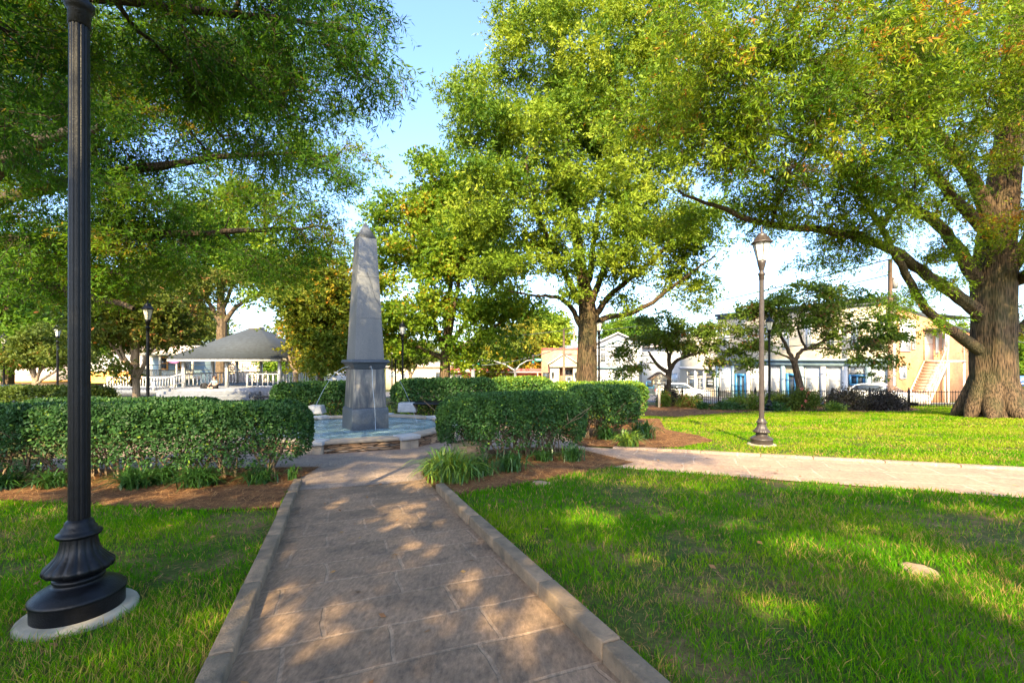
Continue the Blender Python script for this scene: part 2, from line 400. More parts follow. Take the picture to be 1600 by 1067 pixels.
M['car_blue'] = mat('car_blue', (0.05, 0.20, 0.55), 0.2, var=0.05, spec=0.8)
M['car_dark'] = mat('car_dark', (0.012, 0.018, 0.035), 0.2, var=0.1, spec=0.8)
M['car_white'] = mat('car_white', (0.75, 0.75, 0.74), 0.25, var=0.03, spec=0.8)
M['rubber'] = mat('rubber', (0.015, 0.015, 0.015), 0.8)
M['red_light'] = mat('red_light', (0.4, 0.02, 0.02), 0.3)
M['skin'] = mat('skin', (0.52, 0.30, 0.21), 0.55, var=0.08)
M['hair'] = mat('hair', (0.09, 0.045, 0.025), 0.6)
M['cloth_grey'] = mat('grey_cloth', (0.12, 0.18, 0.22), 0.9, var=0.15)
M['cloth_black'] = mat('black_cloth', (0.015, 0.014, 0.016), 0.9)
M['rock'] = mat('flat_rock', (0.36, 0.24, 0.14), 0.9, col2=(0.24, 0.16, 0.09), scale=9, bump=0.6, bscale=40)
M['moss_stone'] = mat('mossy_stone', (0.24, 0.19, 0.13), 0.9, col2=(0.10, 0.11, 0.06), scale=5, bump=0.5)
M['deck'] = striped_mat('deck_boards', (0.16, 0.17, 0.20), (0.08, 0.085, 0.10), 0.14, axis=1)
M['step'] = mat('step_grey', (0.12, 0.13, 0.15), 0.8, var=0.15, scale=4)
M['stair_wood'] = mat('stair_wood', (0.62, 0.47, 0.36), 0.8, var=0.15, scale=5)
M['dead_twig'] = mat('dead_twig', (0.42, 0.28, 0.20), 0.9, var=0.2)

# granite of the obelisk: pale speckle with drips and a vein
def granite():
    m, t, bs, n, l = nt("obelisk_granite")
    tc = n.new("ShaderNodeTexCoord")
    a = n.new("ShaderNodeTexNoise"); a.inputs["Scale"].default_value = 90; a.inputs["Detail"].default_value = 3
    l.new(tc.outputs["Object"], a.inputs[0])
    r = ramp(n, [(0.3, (0.095, 0.103, 0.115)), (0.7, (0.185, 0.193, 0.205))]); l.new(a.outputs[0], r.inputs[0])
    mp = n.new("ShaderNodeMapping"); mp.inputs["Scale"].default_value = (3, 3, 0.7); mp.inputs["Rotation"].default_value = (0, R(24), 0)
    l.new(tc.outputs["Object"], mp.inputs[0])
    s = n.new("ShaderNodeTexNoise"); s.inputs["Scale"].default_value = 1.2; s.inputs["Detail"].default_value = 8; s.inputs["Roughness"].default_value = 0.65
    l.new(mp.outputs[0], s.inputs[0])
    r2 = ramp(n, [(0.32, (0.86, 0.87, 0.89)), (0.66, (1.08, 1.06, 1.04))]); l.new(s.outputs[0], r2.inputs[0])
    mm = n.new("ShaderNodeMix"); mm.data_type = 'RGBA'; mm.blend_type = 'MULTIPLY'; mm.inputs[0].default_value = 1
    l.new(r.outputs[0], mm.inputs[6]); l.new(r2.outputs[0], mm.inputs[7]); l.new(mm.outputs[2], bs.inputs["Base Color"])
    bs.inputs["Roughness"].default_value = 0.6
    return m
M['granite'] = granite()
def pedestal():
    m, t, bs, n, l = nt("pedestal_granite")
    tc = n.new("ShaderNodeTexCoord")
    mp = n.new("ShaderNodeMapping"); mp.inputs["Scale"].default_value = (3.4, 3.4, 0.7)
    l.new(tc.outputs["Object"], mp.inputs[0])
    s = n.new("ShaderNodeTexNoise"); s.inputs["Scale"].default_value = 1.5; s.inputs["Detail"].default_value = 7; s.inputs["Distortion"].default_value = 0.7
    l.new(mp.outputs[0], s.inputs[0])
    r = ramp(n, [(0.40, (0.05, 0.058, 0.072)), (0.54, (0.12, 0.118, 0.118)), (0.68, (0.30, 0.265, 0.215))]); l.new(s.outputs[0], r.inputs[0])
    a = n.new("ShaderNodeTexNoise"); a.inputs["Scale"].default_value = 70; l.new(tc.outputs["Object"], a.inputs[0])
    r2 = ramp(n, [(0.3, (0.75, 0.75, 0.75)), (0.7, (1.2, 1.2, 1.2))]); l.new(a.outputs[0], r2.inputs[0])
    mm = n.new("ShaderNodeMix"); mm.data_type = 'RGBA'; mm.blend_type = 'MULTIPLY'; mm.inputs[0].default_value = 1
    l.new(r.outputs[0], mm.inputs[6]); l.new(r2.outputs[0], mm.inputs[7]); l.new(mm.outputs[2], bs.inputs["Base Color"])
    bs.inputs["Roughness"].default_value = 0.45
    return m
M['pedestal'] = pedestal()

# ------------------------------------------------------------------ mesh builder
class MB:
    def __init__(s):
        s.v = []; s.f3 = []; s.f4 = []; s.ng = []; s.t3 = []; s.t4 = []; s.n = 0
    def add(s, v, faces, tint=None):
        v = np.asarray(v, dtype=np.float64).reshape(-1, 3)
        f = np.asarray(faces, dtype=np.int64)
        if f.shape[1] == 3: s.f3.append(f + s.n); s.t3.append(np.zeros(len(f)) if tint is None else tint)
        else: s.f4.append(f + s.n); s.t4.append(np.zeros(len(f)) if tint is None else tint)
        s.v.append(v); s.n += len(v)
        return s
    def poly(s, v, faces):
        """faces of any size"""
        v = np.asarray(v, dtype=np.float64).reshape(-1, 3)
        for f in faces: s.ng.append([i + s.n for i in f])
        s.v.append(v); s.n += len(v)
        return s
    def box(s, x0, x1, y0, y1, z0, z1, bev=0.0):
        v = [(x0, y0, z0), (x1, y0, z0), (x1, y1, z0), (x0, y1, z0), (x0, y0, z1), (x1, y0, z1), (x1, y1, z1), (x0, y1, z1)]
        return s.add(v, [(0, 3, 2, 1), (4, 5, 6, 7), (0, 1, 5, 4), (1, 2, 6, 5), (2, 3, 7, 6), (3, 0, 4, 7)])
    def prism(s, outline, z0, z1):
        """outline: [(x,y)] counter-clockwise"""
        k = len(outline)
        v = [(x, y, z0) for x, y in outline] + [(x, y, z1) for x, y in outline]
        fs = [list(range(k))[::-1], [k + i for i in range(k)]] + [[i, (i + 1) % k, k + (i + 1) % k, k + i] for i in range(k)]
        return s.poly(v, fs)
    def prism_y(s, outline, y0, y1):
        """outline in x,z extruded along y"""
        k = len(outline)
        v = [(x, y0, z) for x, z in outline] + [(x, y1, z) for x, z in outline]
        fs = [list(range(k)), [k + i for i in range(k)][::-1]] + [[(i + 1) % k, i, k + i, k + (i + 1) % k] for i in range(k)]
        return s.poly(v, fs)
    def lathe(s, prof, seg=24, cx=0, cy=0, flute=None):
        """prof: [(r,z)] ; flute(r,z,angle)->r"""
        a = np.linspace(0, 2 * np.pi, seg, endpoint=False)
        vs = []
        for r, z in prof:
            rr = np.full(seg, r) if flute is None else flute(r, z, a)
            vs.append(np.stack([cx + rr * np.cos(a), cy + rr * np.sin(a), np.full(seg, z)], 1))
        v = np.concatenate(vs)
        i = np.arange(seg); j = (i + 1) % seg
        fs = [np.stack([k * seg + i, k * seg + j, (k + 1) * seg + j, (k + 1) * seg + i], 1) for k in range(len(prof) - 1)]
        return s.add(v, np.concatenate(fs))
    def tube(s, pts, rad, sides=6, cap=True, tint=None, lob=0.0):
        pts = np.asarray([tuple(p) for p in pts], dtype=np.float64); n = len(pts)
        rad = np.full(n, rad) if np.isscalar(rad) else np.asarray(rad, dtype=np.float64)
        d = np.gradient(pts, axis=0) if n > 2 else np.repeat(pts[1:] - pts[:1], n, 0)
        d /= np.linalg.norm(d, axis=1, keepdims=True) + 1e-9
        m = d.mean(0); ref = np.array([0, 0, 1.0]) if abs(m[2]) < 0.8 * np.linalg.norm(m) + 1e-9 else np.array([1.0, 0, 0])
        u = np.cross(d, ref); u /= np.linalg.norm(u, axis=1, keepdims=True) + 1e-9
        w = np.cross(d, u)
        a = np.linspace(0, 2 * np.pi, sides, endpoint=False)
        if lob:
            h_ = np.cumsum(np.concatenate([[0], np.linalg.norm(np.diff(pts, axis=0), axis=1)]))[:, None]
            A_ = a[None, :]
            m_ = 1 + lob * (0.5 * np.sin(5 * A_ + .35 * h_) + .45 * np.sin(8 * A_ - .5 * h_ + 1.3) + .35 * np.sin(13 * A_ + .8 * h_ + 4) + .3 * np.sin(2.2 * h_ + 3 * A_) + .25 * np.sin(21 * A_ + 2 * h_))
            rad = rad[:, None] * m_
        else: rad = rad[:, None]
        v = pts[:, None] + rad[:, :, None] * (np.cos(a)[None, :, None] * u[:, None] + np.sin(a)[None, :, None] * w[:, None])
        i = np.arange(sides); j = (i + 1) % sides
        k = np.arange(n - 1)[:, None] * sides
        f = np.stack([k + i, k + j, k + sides + j, k + sides + i], 2).reshape(-1, 4)
        v = v.reshape(-1, 3)
        s.add(v, f)
        if cap:
            s.ng.append([s.n - len(v) + q for q in range(sides)]); s.ng.append([s.n - sides + q for q in range(sides)][::-1])
        return s
    def build(s, name, m, parent=None, smooth=False, bevel=0.0):
        me = bpy.data.meshes.new(name)
        V = np.concatenate(s.v) if s.v else np.zeros((0, 3))
        F3 = np.concatenate(s.f3) if s.f3 else np.zeros((0, 3), int)
        F4 = np.concatenate(s.f4) if s.f4 else np.zeros((0, 4), int)
        li = np.concatenate([F3.ravel(), F4.ravel()] + [np.array(q) for q in s.ng]) if (len(F3) + len(F4) + len(s.ng)) else np.zeros(0, int)
        cnt = np.concatenate([np.full(len(F3), 3), np.full(len(F4), 4), np.array([len(q) for q in s.ng], int)]).astype(np.int32)
        st = np.concatenate([[0], np.cumsum(cnt)[:-1]]).astype(np.int32)
        me.vertices.add(len(V)); me.vertices.foreach_set("co", V.astype(np.float32).ravel())
        me.loops.add(len(li)); me.loops.foreach_set("vertex_index", li.astype(np.int32))
        me.polygons.add(len(cnt)); me.polygons.foreach_set("loop_start", st)
        me.update(calc_edges=True)
        if s.t3 or s.t4:
            tt = np.concatenate([np.concatenate(s.t3) if s.t3 else np.zeros(0), np.concatenate(s.t4) if s.t4 else np.zeros(0), np.zeros(len(s.ng))])
            if tt.any():
                at = me.attributes.new("tint", 'FLOAT', 'FACE'); at.data.foreach_set("value", tt.astype(np.float32))
        if smooth: me.polygons.foreach_set("use_smooth", np.ones(len(cnt), bool))
        me.materials.append(m)
        o = bpy.data.objects.new(name, me); COL.objects.link(o)
        if parent: o.parent = parent
        if bevel:
            b = o.modifiers.new("bevel", 'BEVEL'); b.width = bevel; b.segments = 2; b.limit_method = 'ANGLE'; b.angle_limit = R(40)
        return o

def thing(name, label, cat, loc=(0, 0, 0), rz=0.0, group=None):
    o = bpy.data.objects.new(name, None); COL.objects.link(o)
    o.empty_display_size = 0.2
    o.location = loc; o.rotation_euler = (0, 0, rz)
    o["label"] = label; o["category"] = cat
    if group: o["group"] = group
    return o
def tag(o, label, cat, group=None, kind=None):
    if label: o["label"] = label
    if cat: o["category"] = cat
    if group: o["group"] = group
    if kind: o["kind"] = kind
    return o
def copy_thing(root, loc, rz, label, scale=None):
    r = root.copy(); COL.objects.link(r); r.location = loc; r.rotation_euler = (0, 0, rz); r["label"] = label
    if scale: r.scale = (scale,) * 3
    for ch in list(root.children):
        c = ch.copy(); COL.objects.link(c); c.parent = r
        for g in ch.children:
            d = g.copy(); COL.objects.link(d); d.parent = c
    return r

def sheet(name, outline, off, m, kind="structure", step=1.0):
    """flat polygon laid on the terrain"""
    bm = bmesh.new()
    vs = [bm.verts.new((x, y, 0)) for x, y in outline]
    bm.faces.new(vs)
    xs = [p[0] for p in outline]; ys = [p[1] for p in outline]
    def cuts(lo, hi): return np.arange(math.floor(lo / step) * step + step, hi, step)
    for c in cuts(min(xs), max(xs)):
        bmesh.ops.bisect_plane(bm, geom=bm.verts[:] + bm.edges[:] + bm.faces[:], plane_co=(c, 0, 0), plane_no=(1, 0, 0))
    for c in cuts(min(ys), max(ys)):
        bmesh.ops.bisect_plane(bm, geom=bm.verts[:] + bm.edges[:] + bm.faces[:], plane_co=(0, c, 0), plane_no=(0, 1, 0))
    for v in bm.verts: v.co.z = zg(v.co.x, v.co.y) + off
    bmesh.ops.recalc_face_normals(bm, faces=bm.faces[:])
    for f in bm.faces:
        if f.normal.z < 0: f.normal_flip()
    me = bpy.data.meshes.new(name); bm.to_mesh(me); bm.free()
    me.materials.append(m)
    o = bpy.data.objects.new(name, me); COL.objects.link(o)
    if kind: o["kind"] = kind
    return o
# ------------------------------------------------------------------ foliage engine
def unit(v):
    return v / (np.linalg.norm(v, axis=-1, keepdims=True) + 1e-9)

def leaf_quads(pos, d, L, W, rng, up=0.0, fat=0.45):
    """diamond leaves: pos (N,3), d (N,3), L,W scalars or (N,)"""
    n = len(pos)
    rv = rng.normal(size=(n, 3)); rv[:, 2] += up
    side = unit(np.cross(d, rv))
    L = np.broadcast_to(L, n)[:, None]; W = np.broadcast_to(W, n)[:, None]
    mid = pos + d * L * fat
    v = np.stack([pos, mid + side * W / 2, pos + d * L, mid - side * W / 2], 1).reshape(-1, 3)
    f = np.arange(n * 4).reshape(-1, 4)
    return v, f

def sprays(att, out, rng, twigs, leaves, tlen, L, W, droop=0.2, spread=0.35, flat=0.6, tint0=None, up=0.0, autumn=0.0, star=False):
    """att (A,3): points at branch ends; returns leaves and twig ribbons"""
    A = len(att)
    o = np.repeat(att, twigs, 0) + rng.normal(size=(A * twigs, 3)) * spread * np.array([1, 1, flat])
    d = unit(rng.normal(size=(A * twigs, 3)) * np.array([1, 1, flat]) + np.repeat(out, twigs, 0) * 0.7 + np.array([0, 0, -droop]))
    T = A * twigs
    tl = tlen * rng.uniform(0.6, 1.3, T)
    k = leaves
    s = (np.arange(k) + 0.5) / k
    s = s[None, :] + rng.uniform(-0.4, 0.4, (T, k)) / k
    p = o[:, None] + d[:, None] * (s * tl[:, None])[:, :, None]
    p[:, :, 2] -= droop * 0.5 * (s ** 2) * tl[:, None]
    sd = unit(np.cross(np.repeat(d, k, 0), rng.normal(size=(T * k, 3))))
    ld = unit(np.repeat(d, k, 0) * 0.55 + sd * 0.8 + np.array([0, 0, -droop * 0.6]))
    sc = rng.uniform(0.7, 1.25, T * k)
    v, f = leaf_quads(p.reshape(-1, 3), ld, L * sc, W * sc, rng, up)
    base = rng.normal(0.42, 0.10, A) if tint0 is None else tint0
    t = np.repeat(base, twigs * k) + np.repeat(rng.normal(0, 0.08, T), k) + rng.normal(0, 0.09, T * k)
    if autumn:
        t = np.where(rng.random(T * k) < autumn, 1.0, t)
    return v, f, np.clip(t, 0.01, 1.0), o, d, tl

def grow(nodes, parent, mask, att, step, rng, bend=0.35):
    N = len(nodes) + int(sum(1 for _ in att) * 14) + 50
    pos = np.zeros((N, 3)); par = np.full(N, -1); ok = np.zeros(N, bool)
    n = len(nodes)
    pos[:n] = nodes; par[:n] = parent; ok[:n] = mask
    plen = np.zeros(N)
    for i in range(1, n):
        if par[i] >= 0: plen[i] = plen[par[i]] + np.linalg.norm(pos[i] - pos[par[i]])
    tips = []
    for a in att:
        dd = np.linalg.norm(pos[:n] - a, axis=1) + 0.22 * plen[:n]
        dd[~ok[:n]] = 1e9
        i = int(np.argmin(dd))
        p0 = pos[i]; q = par[i]
        dv = a - p0; Ln = np.linalg.norm(dv)
        if Ln < 0.15:
            tips.append(i); continue
        d0 = p0 - pos[q] if q >= 0 else np.array([0, 0, 1.0])
        d0 = d0 / (np.linalg.norm(d0) + 1e-9)
        p1 = p0 + (d0 * 0.6 + dv / Ln * 0.4) * Ln * bend
        p2 = a - (dv / Ln + np.array([0, 0, 0.25])) * Ln * 0.3
        m = max(1, min(12, int(math.ceil(Ln / step))))
        for k in range(1, m + 1):
            t = k / m
            p = (1 - t) ** 3 * p0 + 3 * (1 - t) ** 2 * t * p1 + 3 * (1 - t) * t * t * p2 + t ** 3 * a
            if k < m: p = p + rng.normal(size=3) * 0.035 * min(1.5, Ln)
            if n >= N: break
            pos[n] = p; par[n] = i; ok[n] = True
            plen[n] = plen[i] + np.linalg.norm(p - pos[i])
            i = n; n += 1
        tips.append(i)
    return pos[:n], par[:n], np.array(tips)

def skeleton_mesh(mb, pos, par, rmin, tip=0.008, pw=2.3, rmax_side=10):
    n = len(pos)
    acc = np.zeros(n)
    kids = [[] for _ in range(n)]
    for i in range(n):
        if par[i] >= 0: kids[par[i]].append(i)
    r = np.zeros(n)
    for i in range(n - 1, -1, -1):
        r[i] = max(tip, acc[i] ** (1 / pw)) if acc[i] > 0 else tip
        r[i] = max(r[i], rmin[i] if i < len(rmin) else 0)
        if par[i] >= 0 and not (i < len(rmin) and rmin[i] > 0 and par[i] < len(rmin)):
            acc[par[i]] += r[i] ** pw
    # hand-set trunk and limbs keep their own taper
    for i in range(min(n, len(rmin))):
        if rmin[i] > 0: r[i] = rmin[i]
    for i in range(len(rmin), n):
        r[i] = min(r[i], r[par[i]] * 0.85 if par[i] >= 0 else r[i])
    main = {}
    for i in range(n):
        if kids[i]:
            hand = [k for k in kids[i] if k < len(rmin)]
            main[i] = max(hand or kids[i], key=lambda k: r[k])
    for i in range(n):
        if par[i] >= 0 and main.get(par[i]) == i: continue
        ch = [i]
        while ch[-1] in main: ch.append(main[ch[-1]])
        pts = [pos[j] for j in ch]; rr = [r[j] for j in ch]
        if par[i] >= 0:
            pts = [pos[par[i]]] + pts; rr = [min(r[par[i]], rr[0] * 1.25)] + rr
        if len(pts) < 2: continue
        s = 4 if max(rr) < 0.03 else (6 if max(rr) < 0.12 else (9 if max(rr) < 0.3 else 48))
        mb.tube(pts, rr, s, cap=False, lob=0.075 if s == 48 else 0.0)
    return r

def smooth_line(pts, k=4):
    """Catmull-Rom through (Vector, radius) rows"""
    P_ = np.array([[*p, r] for p, r in pts]); out = []
    for i in range(len(P_) - 1):
        a = P_[max(0, i - 1)]; b = P_[i]; c = P_[i + 1]; d = P_[min(len(P_) - 1, i + 2)]
        for j in range(k):
            t = j / k
            out.append(0.5 * ((2 * b) + (-a + c) * t + (2 * a - 5 * b + 4 * c - d) * t * t + (-a + 3 * b - 3 * c + d) * t ** 3))
    out.append(P_[-1])
    return np.array(out)

def tree(name, label, base, trunk, limbs, blobs, n_att, leaf, bark, leafm, seed, step=0.6, att_from=2, group=None, cat="tree",
         twigs=7, leaves=10, tlen=0.42, L=0.11, W=0.028, droop=0.2, spread=0.34, clump=0.75, flat=0.6, autumn=0.0, roots=None, ribbons=False,
         tip=0.009, tint_var=0.13, up=0.0, tint_mean=0.42, targets=None):
    rng = np.random.default_rng(seed)
    nodes = []; par = []; rmin = []; mask = []
    tr = smooth_line(trunk, 4)
    for i, q in enumerate(tr):
        nodes.append(q[:3]); par.append(i - 1); rmin.append(q[3]); mask.append(i >= att_from * 4)
    for lb in limbs:
        l = smooth_line(lb, 4)
        arr = np.array(nodes)
        j = int(np.argmin(np.linalg.norm(arr - l[0][:3], axis=1)))
        prev = j
        for q in l[(1 if np.linalg.norm(arr[j] - l[0][:3]) < 0.4 else 0):]:
            nodes.append(q[:3] + rng.normal(size=3) * 0.02); par.append(prev); rmin.append(q[3]); mask.append(True); prev = len(nodes) - 1
    # attractors
    vol = np.array([(b[1] * b[2] * b[3]) ** (0.75) * (b[4] if len(b) > 4 else 1) for b in blobs]); vol /= vol.sum()
    att = []; outs = []; tint = []
    for b, w in zip(blobs, vol):
        c = np.array(b[0]); rad = np.array(b[1:4]); m = max(2, int(round(w * n_att)))
        nc = max(1, m // 5)
        u = unit(rng.normal(size=(nc, 3))) * (rng.random((nc, 1)) ** 0.38)
        cc = c + u * rad
        ti = rng.normal(tint_mean, tint_var, nc)
        pick = rng.integers(0, nc, m)
        a = cc[pick] + rng.normal(size=(m, 3)) * np.array([clump, clump, clump * 0.45]) * min(1, rad.min() / 1.5 + 0.3)
        att.append(a); outs.append(unit((a - c) / rad)); tint.append(ti[pick])
    att = np.concatenate(att); outs = np.concatenate(outs); tint = np.concatenate(tint)
    if targets is not None:
        att = np.array(targets); outs = unit(rng.normal(size=att.shape)); tint = np.full(len(att), tint_mean)
    c0 = np.array(nodes[min(len(tr) - 1, att_from * 4)])
    od = np.argsort(np.linalg.norm(att - c0, axis=1))
    att = att[od]; outs = outs[od]; tint = tint[od]
    pos, pr, tips = grow(nodes, par, mask, att, step, rng)
    root = thing(name, label, cat, base, 0, group)
    mb = MB()
    skeleton_mesh(mb, pos, pr, rmin, tip=tip)
    if roots: roots(mb)
    # leaves sit at the ends and along the last stretches of every shoot
    a2 = pos[tips]; back = pr[tips]; back = np.where(back >= 0, back, tips)
    a3 = (a2 + pos[back]) / 2
    A_ = np.concatenate([a2, a3]); O_ = np.concatenate([outs, outs]); T_ = np.concatenate([tint, tint])
    v, f, t, o, d, tl = sprays(A_, O_, rng, twigs, leaves, tlen, L, W, droop, spread, flat, T_, up, autumn)
    if ribbons:
        n = len(o); sd = unit(np.cross(d, rng.normal(size=(n, 3)))) * 0.0035
        e = o + d * tl[:, None]; b0 = o - d * 0.1
        rv = np.stack([b0 - sd, b0 + sd, e + sd * 0.4, e - sd * 0.4], 1).reshape(-1, 3)
        mb.add(rv, np.arange(4 * n).reshape(-1, 4))
    b_ = np.array(base)
    mb.v = [x - b_ for x in mb.v]
    mb.build("trunk", bark, root, smooth=True)
    lm = MB().add(v - b_, f, t)
    lm.build("crown", leafm, root)
    return root

def blob(px, py, Y, rx, ry, rz, w=1.0):
    return (tuple(P(px, py, Y)), rx, ry, rz, w)
def line(*pts):
    """(px,py,Y,r) rows -> [(Vector, r)]"""
    return [(P(a, b, c), r) for a, b, c, r in pts]
# ------------------------------------------------------------------ ground, roads, paths
dvec = Vector((-math.sin(R(PATH_ANG)), math.cos(R(PATH_ANG)), 0))      # direction of the path
nvec = Vector((math.cos(R(PATH_ANG)), math.sin(R(PATH_ANG)), 0))
def ST(s, t): return (nvec.x * s + dvec.x * t, nvec.y * s + dvec.y * t)

def terrain():
    xs = np.concatenate([[-600, -300, -150, -90], np.arange(-60, -24, 3), np.arange(-24, 30.01, 1.0), np.arange(33, 61, 3), [90, 150, 300, 600]])
    ys = np.concatenate([[-300, -100, -60, -40, -30, -20, -15, -10, -6, -4], np.arange(-2, 40.01, 1.0), np.arange(42, 111, 2), [130, 200, 400, 900]])
    X, Y = np.meshgrid(xs, ys)
    Z = zgv(X, Y)
    v = np.stack([X.ravel(), Y.ravel(), Z.ravel()], 1)
    w = len(xs)
    i, j = np.meshgrid(np.arange(w - 1), np.arange(len(ys) - 1))
    k = (j * w + i).ravel()
    f = np.stack([k, k + 1, k + w + 1, k + w], 1)
    o = MB().add(v, f).build("ground", M['soil'])
    o["kind"] = "structure"
terrain()

Lk0, Lk1 = G(472, 755), G(352, 1072)          # inner foot of the left kerb
Rk0, Rk1 = G(680, 767), G(962, 1057)
def sline(a, b):
    s0, t0, s1, t1 = nvec.dot(a), dvec.dot(a), nvec.dot(b), dvec.dot(b)
    return lambda t: s0 + (s1 - s0) * (t - t0) / (t1 - t0)
SLt = sline(Lk0, Lk1); SRt = sline(Rk0, Rk1)      # the path widens a little towards the viewer
print("path edges", SLt(2), SLt(6.5), SRt(2), SRt(6.5))
SL = SLt(dvec.dot(Lk0)); SR = SRt(dvec.dot(Rk0))
TL = dvec.dot(Lk0); TR = dvec.dot(Rk0)
TP = dvec.dot(G(560, 750))                    # where the path meets the plaza
sheet("path", [ST(SLt(-3) - 0.02, -3), ST(SRt(-3) + 0.02, -3), ST(SRt(TP) + 0.02, TP), ST(SLt(TP) - 0.02, TP)], 0.004, M['path'])

FC = Vector((-4.25, 12.5, 0)); FC.z = zg(FC.x, FC.y)   # centre of the fountain
plz = []
for k in range(32):
    a = 2 * math.pi * k / 32
    r = 6.3
    plz.append((FC.x + r * math.cos(a), FC.y + r * math.sin(a)))
sheet("plaza", plz, 0.008, M['plaza'])
sheet("apron", [ST(SL - 0.25, TP - 0.01), ST(SR + 0.35, TP - 0.01), ST(SR + 0.6, TP + 1.6), ST(SL - 0.6, TP + 1.6)], 0.012, M['plaza'])
# cross path to the right
a0, a1 = G(1000, 704), G(1600, 737); b0, b1 = G(1000, 735), G(1600, 779)
u2 = (a1 - a0); u2.z = 0; u2.normalize()
def ext(p, k): return (p.x + u2.x * k, p.y + u2.y * k)
sheet("side_path", [ext(b0, -2.2), ext(b1, 7), ext(a1, 7), ext(a0, -2.2)], 0.016, M['path2'])
# gravel walk in front of the pavilion
sheet("pavilion_walk", [tuple(GX(300, 17))[:2], tuple(GX(420, 17))[:2], tuple(GX(470, 32))[:2], tuple(GX(270, 32))[:2]], 0.006, M['plaza'])
# streets
sheet("street", [(-70, 52), (-2, 44), (8, 36.5), (14, 33), (40, 28.2), (60, 26), (60, 30), (41, 30.5), (27.3, 31), (18.5, 45), (14, 54), (6, 62), (6, 84), (-6, 84), (-10, 66), (-70, 66)], 0.012, M['asphalt'], step=2.0)
sheet("sidewalk", [(41, 30.7), (41, 33), (27.5, 33), (20.5, 46), (16, 55), (13, 54.5), (18.6, 45.2), (27.4, 31.2)], 0.06, M['walk'])

def kerb_run(name, f, s0, s1, t0, t1, h, seglen, label=None):
    mb = MB(); t = t0; rr = random.Random(3)
    while t < t1 - 0.02:
        e = min(t1, t + seglen * rr.uniform(0.75, 1.25)); g = 0.004; j = rr.uniform(-0.006, 0.006)
        q = [ST(f(t) + s0 + j, t + g), ST(f(t) + s1 + j, t + g), ST(f(e) + s1 + j, e - g), ST(f(e) + s0 + j, e - g)]
        hh = h + rr.uniform(-0.008, 0.008)
        vb = [(x, y, zg(x, y) - 0.08) for x, y in q]; vt = [(x, y, zg(x, y) + hh) for x, y in q]
        mb.poly(vb + vt, [[3, 2, 1, 0], [4, 5, 6, 7], [0, 1, 5, 4], [1, 2, 6, 5], [2, 3, 7, 6], [3, 0, 4, 7]])
        t = e
    o = mb.build(name, M['kerb'], bevel=0.012); o["kind"] = "structure"
kerb_run("kerb", SLt, -0.115, 0, -2.5, TL, 0.075, 1.1)
kerb_run("kerb", SRt, 0, 0.12, -2.5, TR, 0.095, 0.95)
# low edging along the far side of the cross path
mb = MB(); t = -0.6
L2 = 21.0; wn2 = Vector((-u2.y, u2.x, 0))
while t < L2:
    e = t + random.uniform(0.8, 1.2)
    q = [(a0.x + u2.x * t + wn2.x * w, a0.y + u2.y * t + wn2.y * w) for t, w in ((t + .005, 0), (e - .005, 0), (e - .005, 0.2), (t + .005, 0.2))]
    vb = [(x, y, zg(x, y) - 0.05) for x, y in q]; vt = [(x, y, zg(x, y) + 0.05) for x, y in q]
    mb.poly(vb + vt, [[3, 2, 1, 0], [4, 5, 6, 7], [0, 1, 5, 4], [1, 2, 6, 5], [2, 3, 7, 6], [3, 0, 4, 7]])
    t = e
o = mb.build("kerb", M['path2'], bevel=0.01); o["kind"] = "structure"

# mulch beds
bed_left = [ST(SL - 0.16, TL - 0.1), (-3.45, 8.15), (-12, 8.35), (-12, 6.15), (-7.2, 6.1), tuple(G(150, 792))[:2], tuple(G(330, 800))[:2], tuple(G(435, 796))[:2]]
bed_right = [tuple(G(x, y))[:2] for x, y in ((658, 742), (683, 768), (716, 776), (760, 768), (850, 752), (930, 737), (990, 724), (905, 703), (830, 700), (700, 708), (668, 722))]
bed_mid = [tuple(G(x, y))[:2] for x, y in ((905, 697), (1000, 702), (1060, 700), (1118, 690), (1090, 681), (1040, 672), (1030, 655), (880, 655), (880, 680))]
bed_far = [tuple(G(x, y))[:2] for x, y in ((960, 650), (1060, 652), (1110, 648), (1180, 643), (1420, 644), (1440, 641), (1420, 636), (1180, 633), (1060, 632), (980, 634))]
sheet("mulch_bed", bed_left, 0.022, M['mulch'], step=0.5)
sheet("mulch_bed", bed_right, 0.024, M['mulch'], step=0.5)
sheet("mulch_bed", bed_mid, 0.024, M['mulch'], step=0.5)
sheet("mulch_bed", bed_far, 0.024, M['mulch'], step=1.0)

# ------------------------------------------------------------------ grass, straw, litter
def inside(poly, x, y):
    p = np.array(poly); c = np.zeros(len(x), bool); j = len(p) - 1
    for i in range(len(p)):
        a = (p[i, 1] > y) != (p[j, 1] > y)
        with np.errstate(divide='ignore', invalid='ignore'):
            b = x < (p[j, 0] - p[i, 0]) * (y - p[i, 1]) / (p[j, 1] - p[i, 1]) + p[i, 0]
        c ^= a & b; j = i
    return c

def vnoise(x, y, s, seed):
    r = np.random.default_rng(seed); T = r.random((64, 64))
    u = x / s; v = y / s; i = np.floor(u).astype(int); j = np.floor(v).astype(int)
    fu = u - i; fv = v - j; fu = fu * fu * (3 - 2 * fu); fv = fv * fv * (3 - 2 * fv)
    g = lambda a, b: T[a % 64, b % 64]
    return (g(i, j) * (1 - fu) + g(i + 1, j) * fu) * (1 - fv) + (g(i, j + 1) * (1 - fu) + g(i + 1, j + 1) * fu) * fv

path2poly = [ext(b0, -2.2), ext(b1, 7), ext(a1, 7), ext(a0, -2.2)]
e2 = [(p.x + u2.x * k + wn2.x * w, p.y + u2.y * k + wn2.y * w) for p, k, w in ((a0, -2.2, 0), (a1, 7, 0), (a1, 7, 0.22), (a0, -2.2, 0.22))]

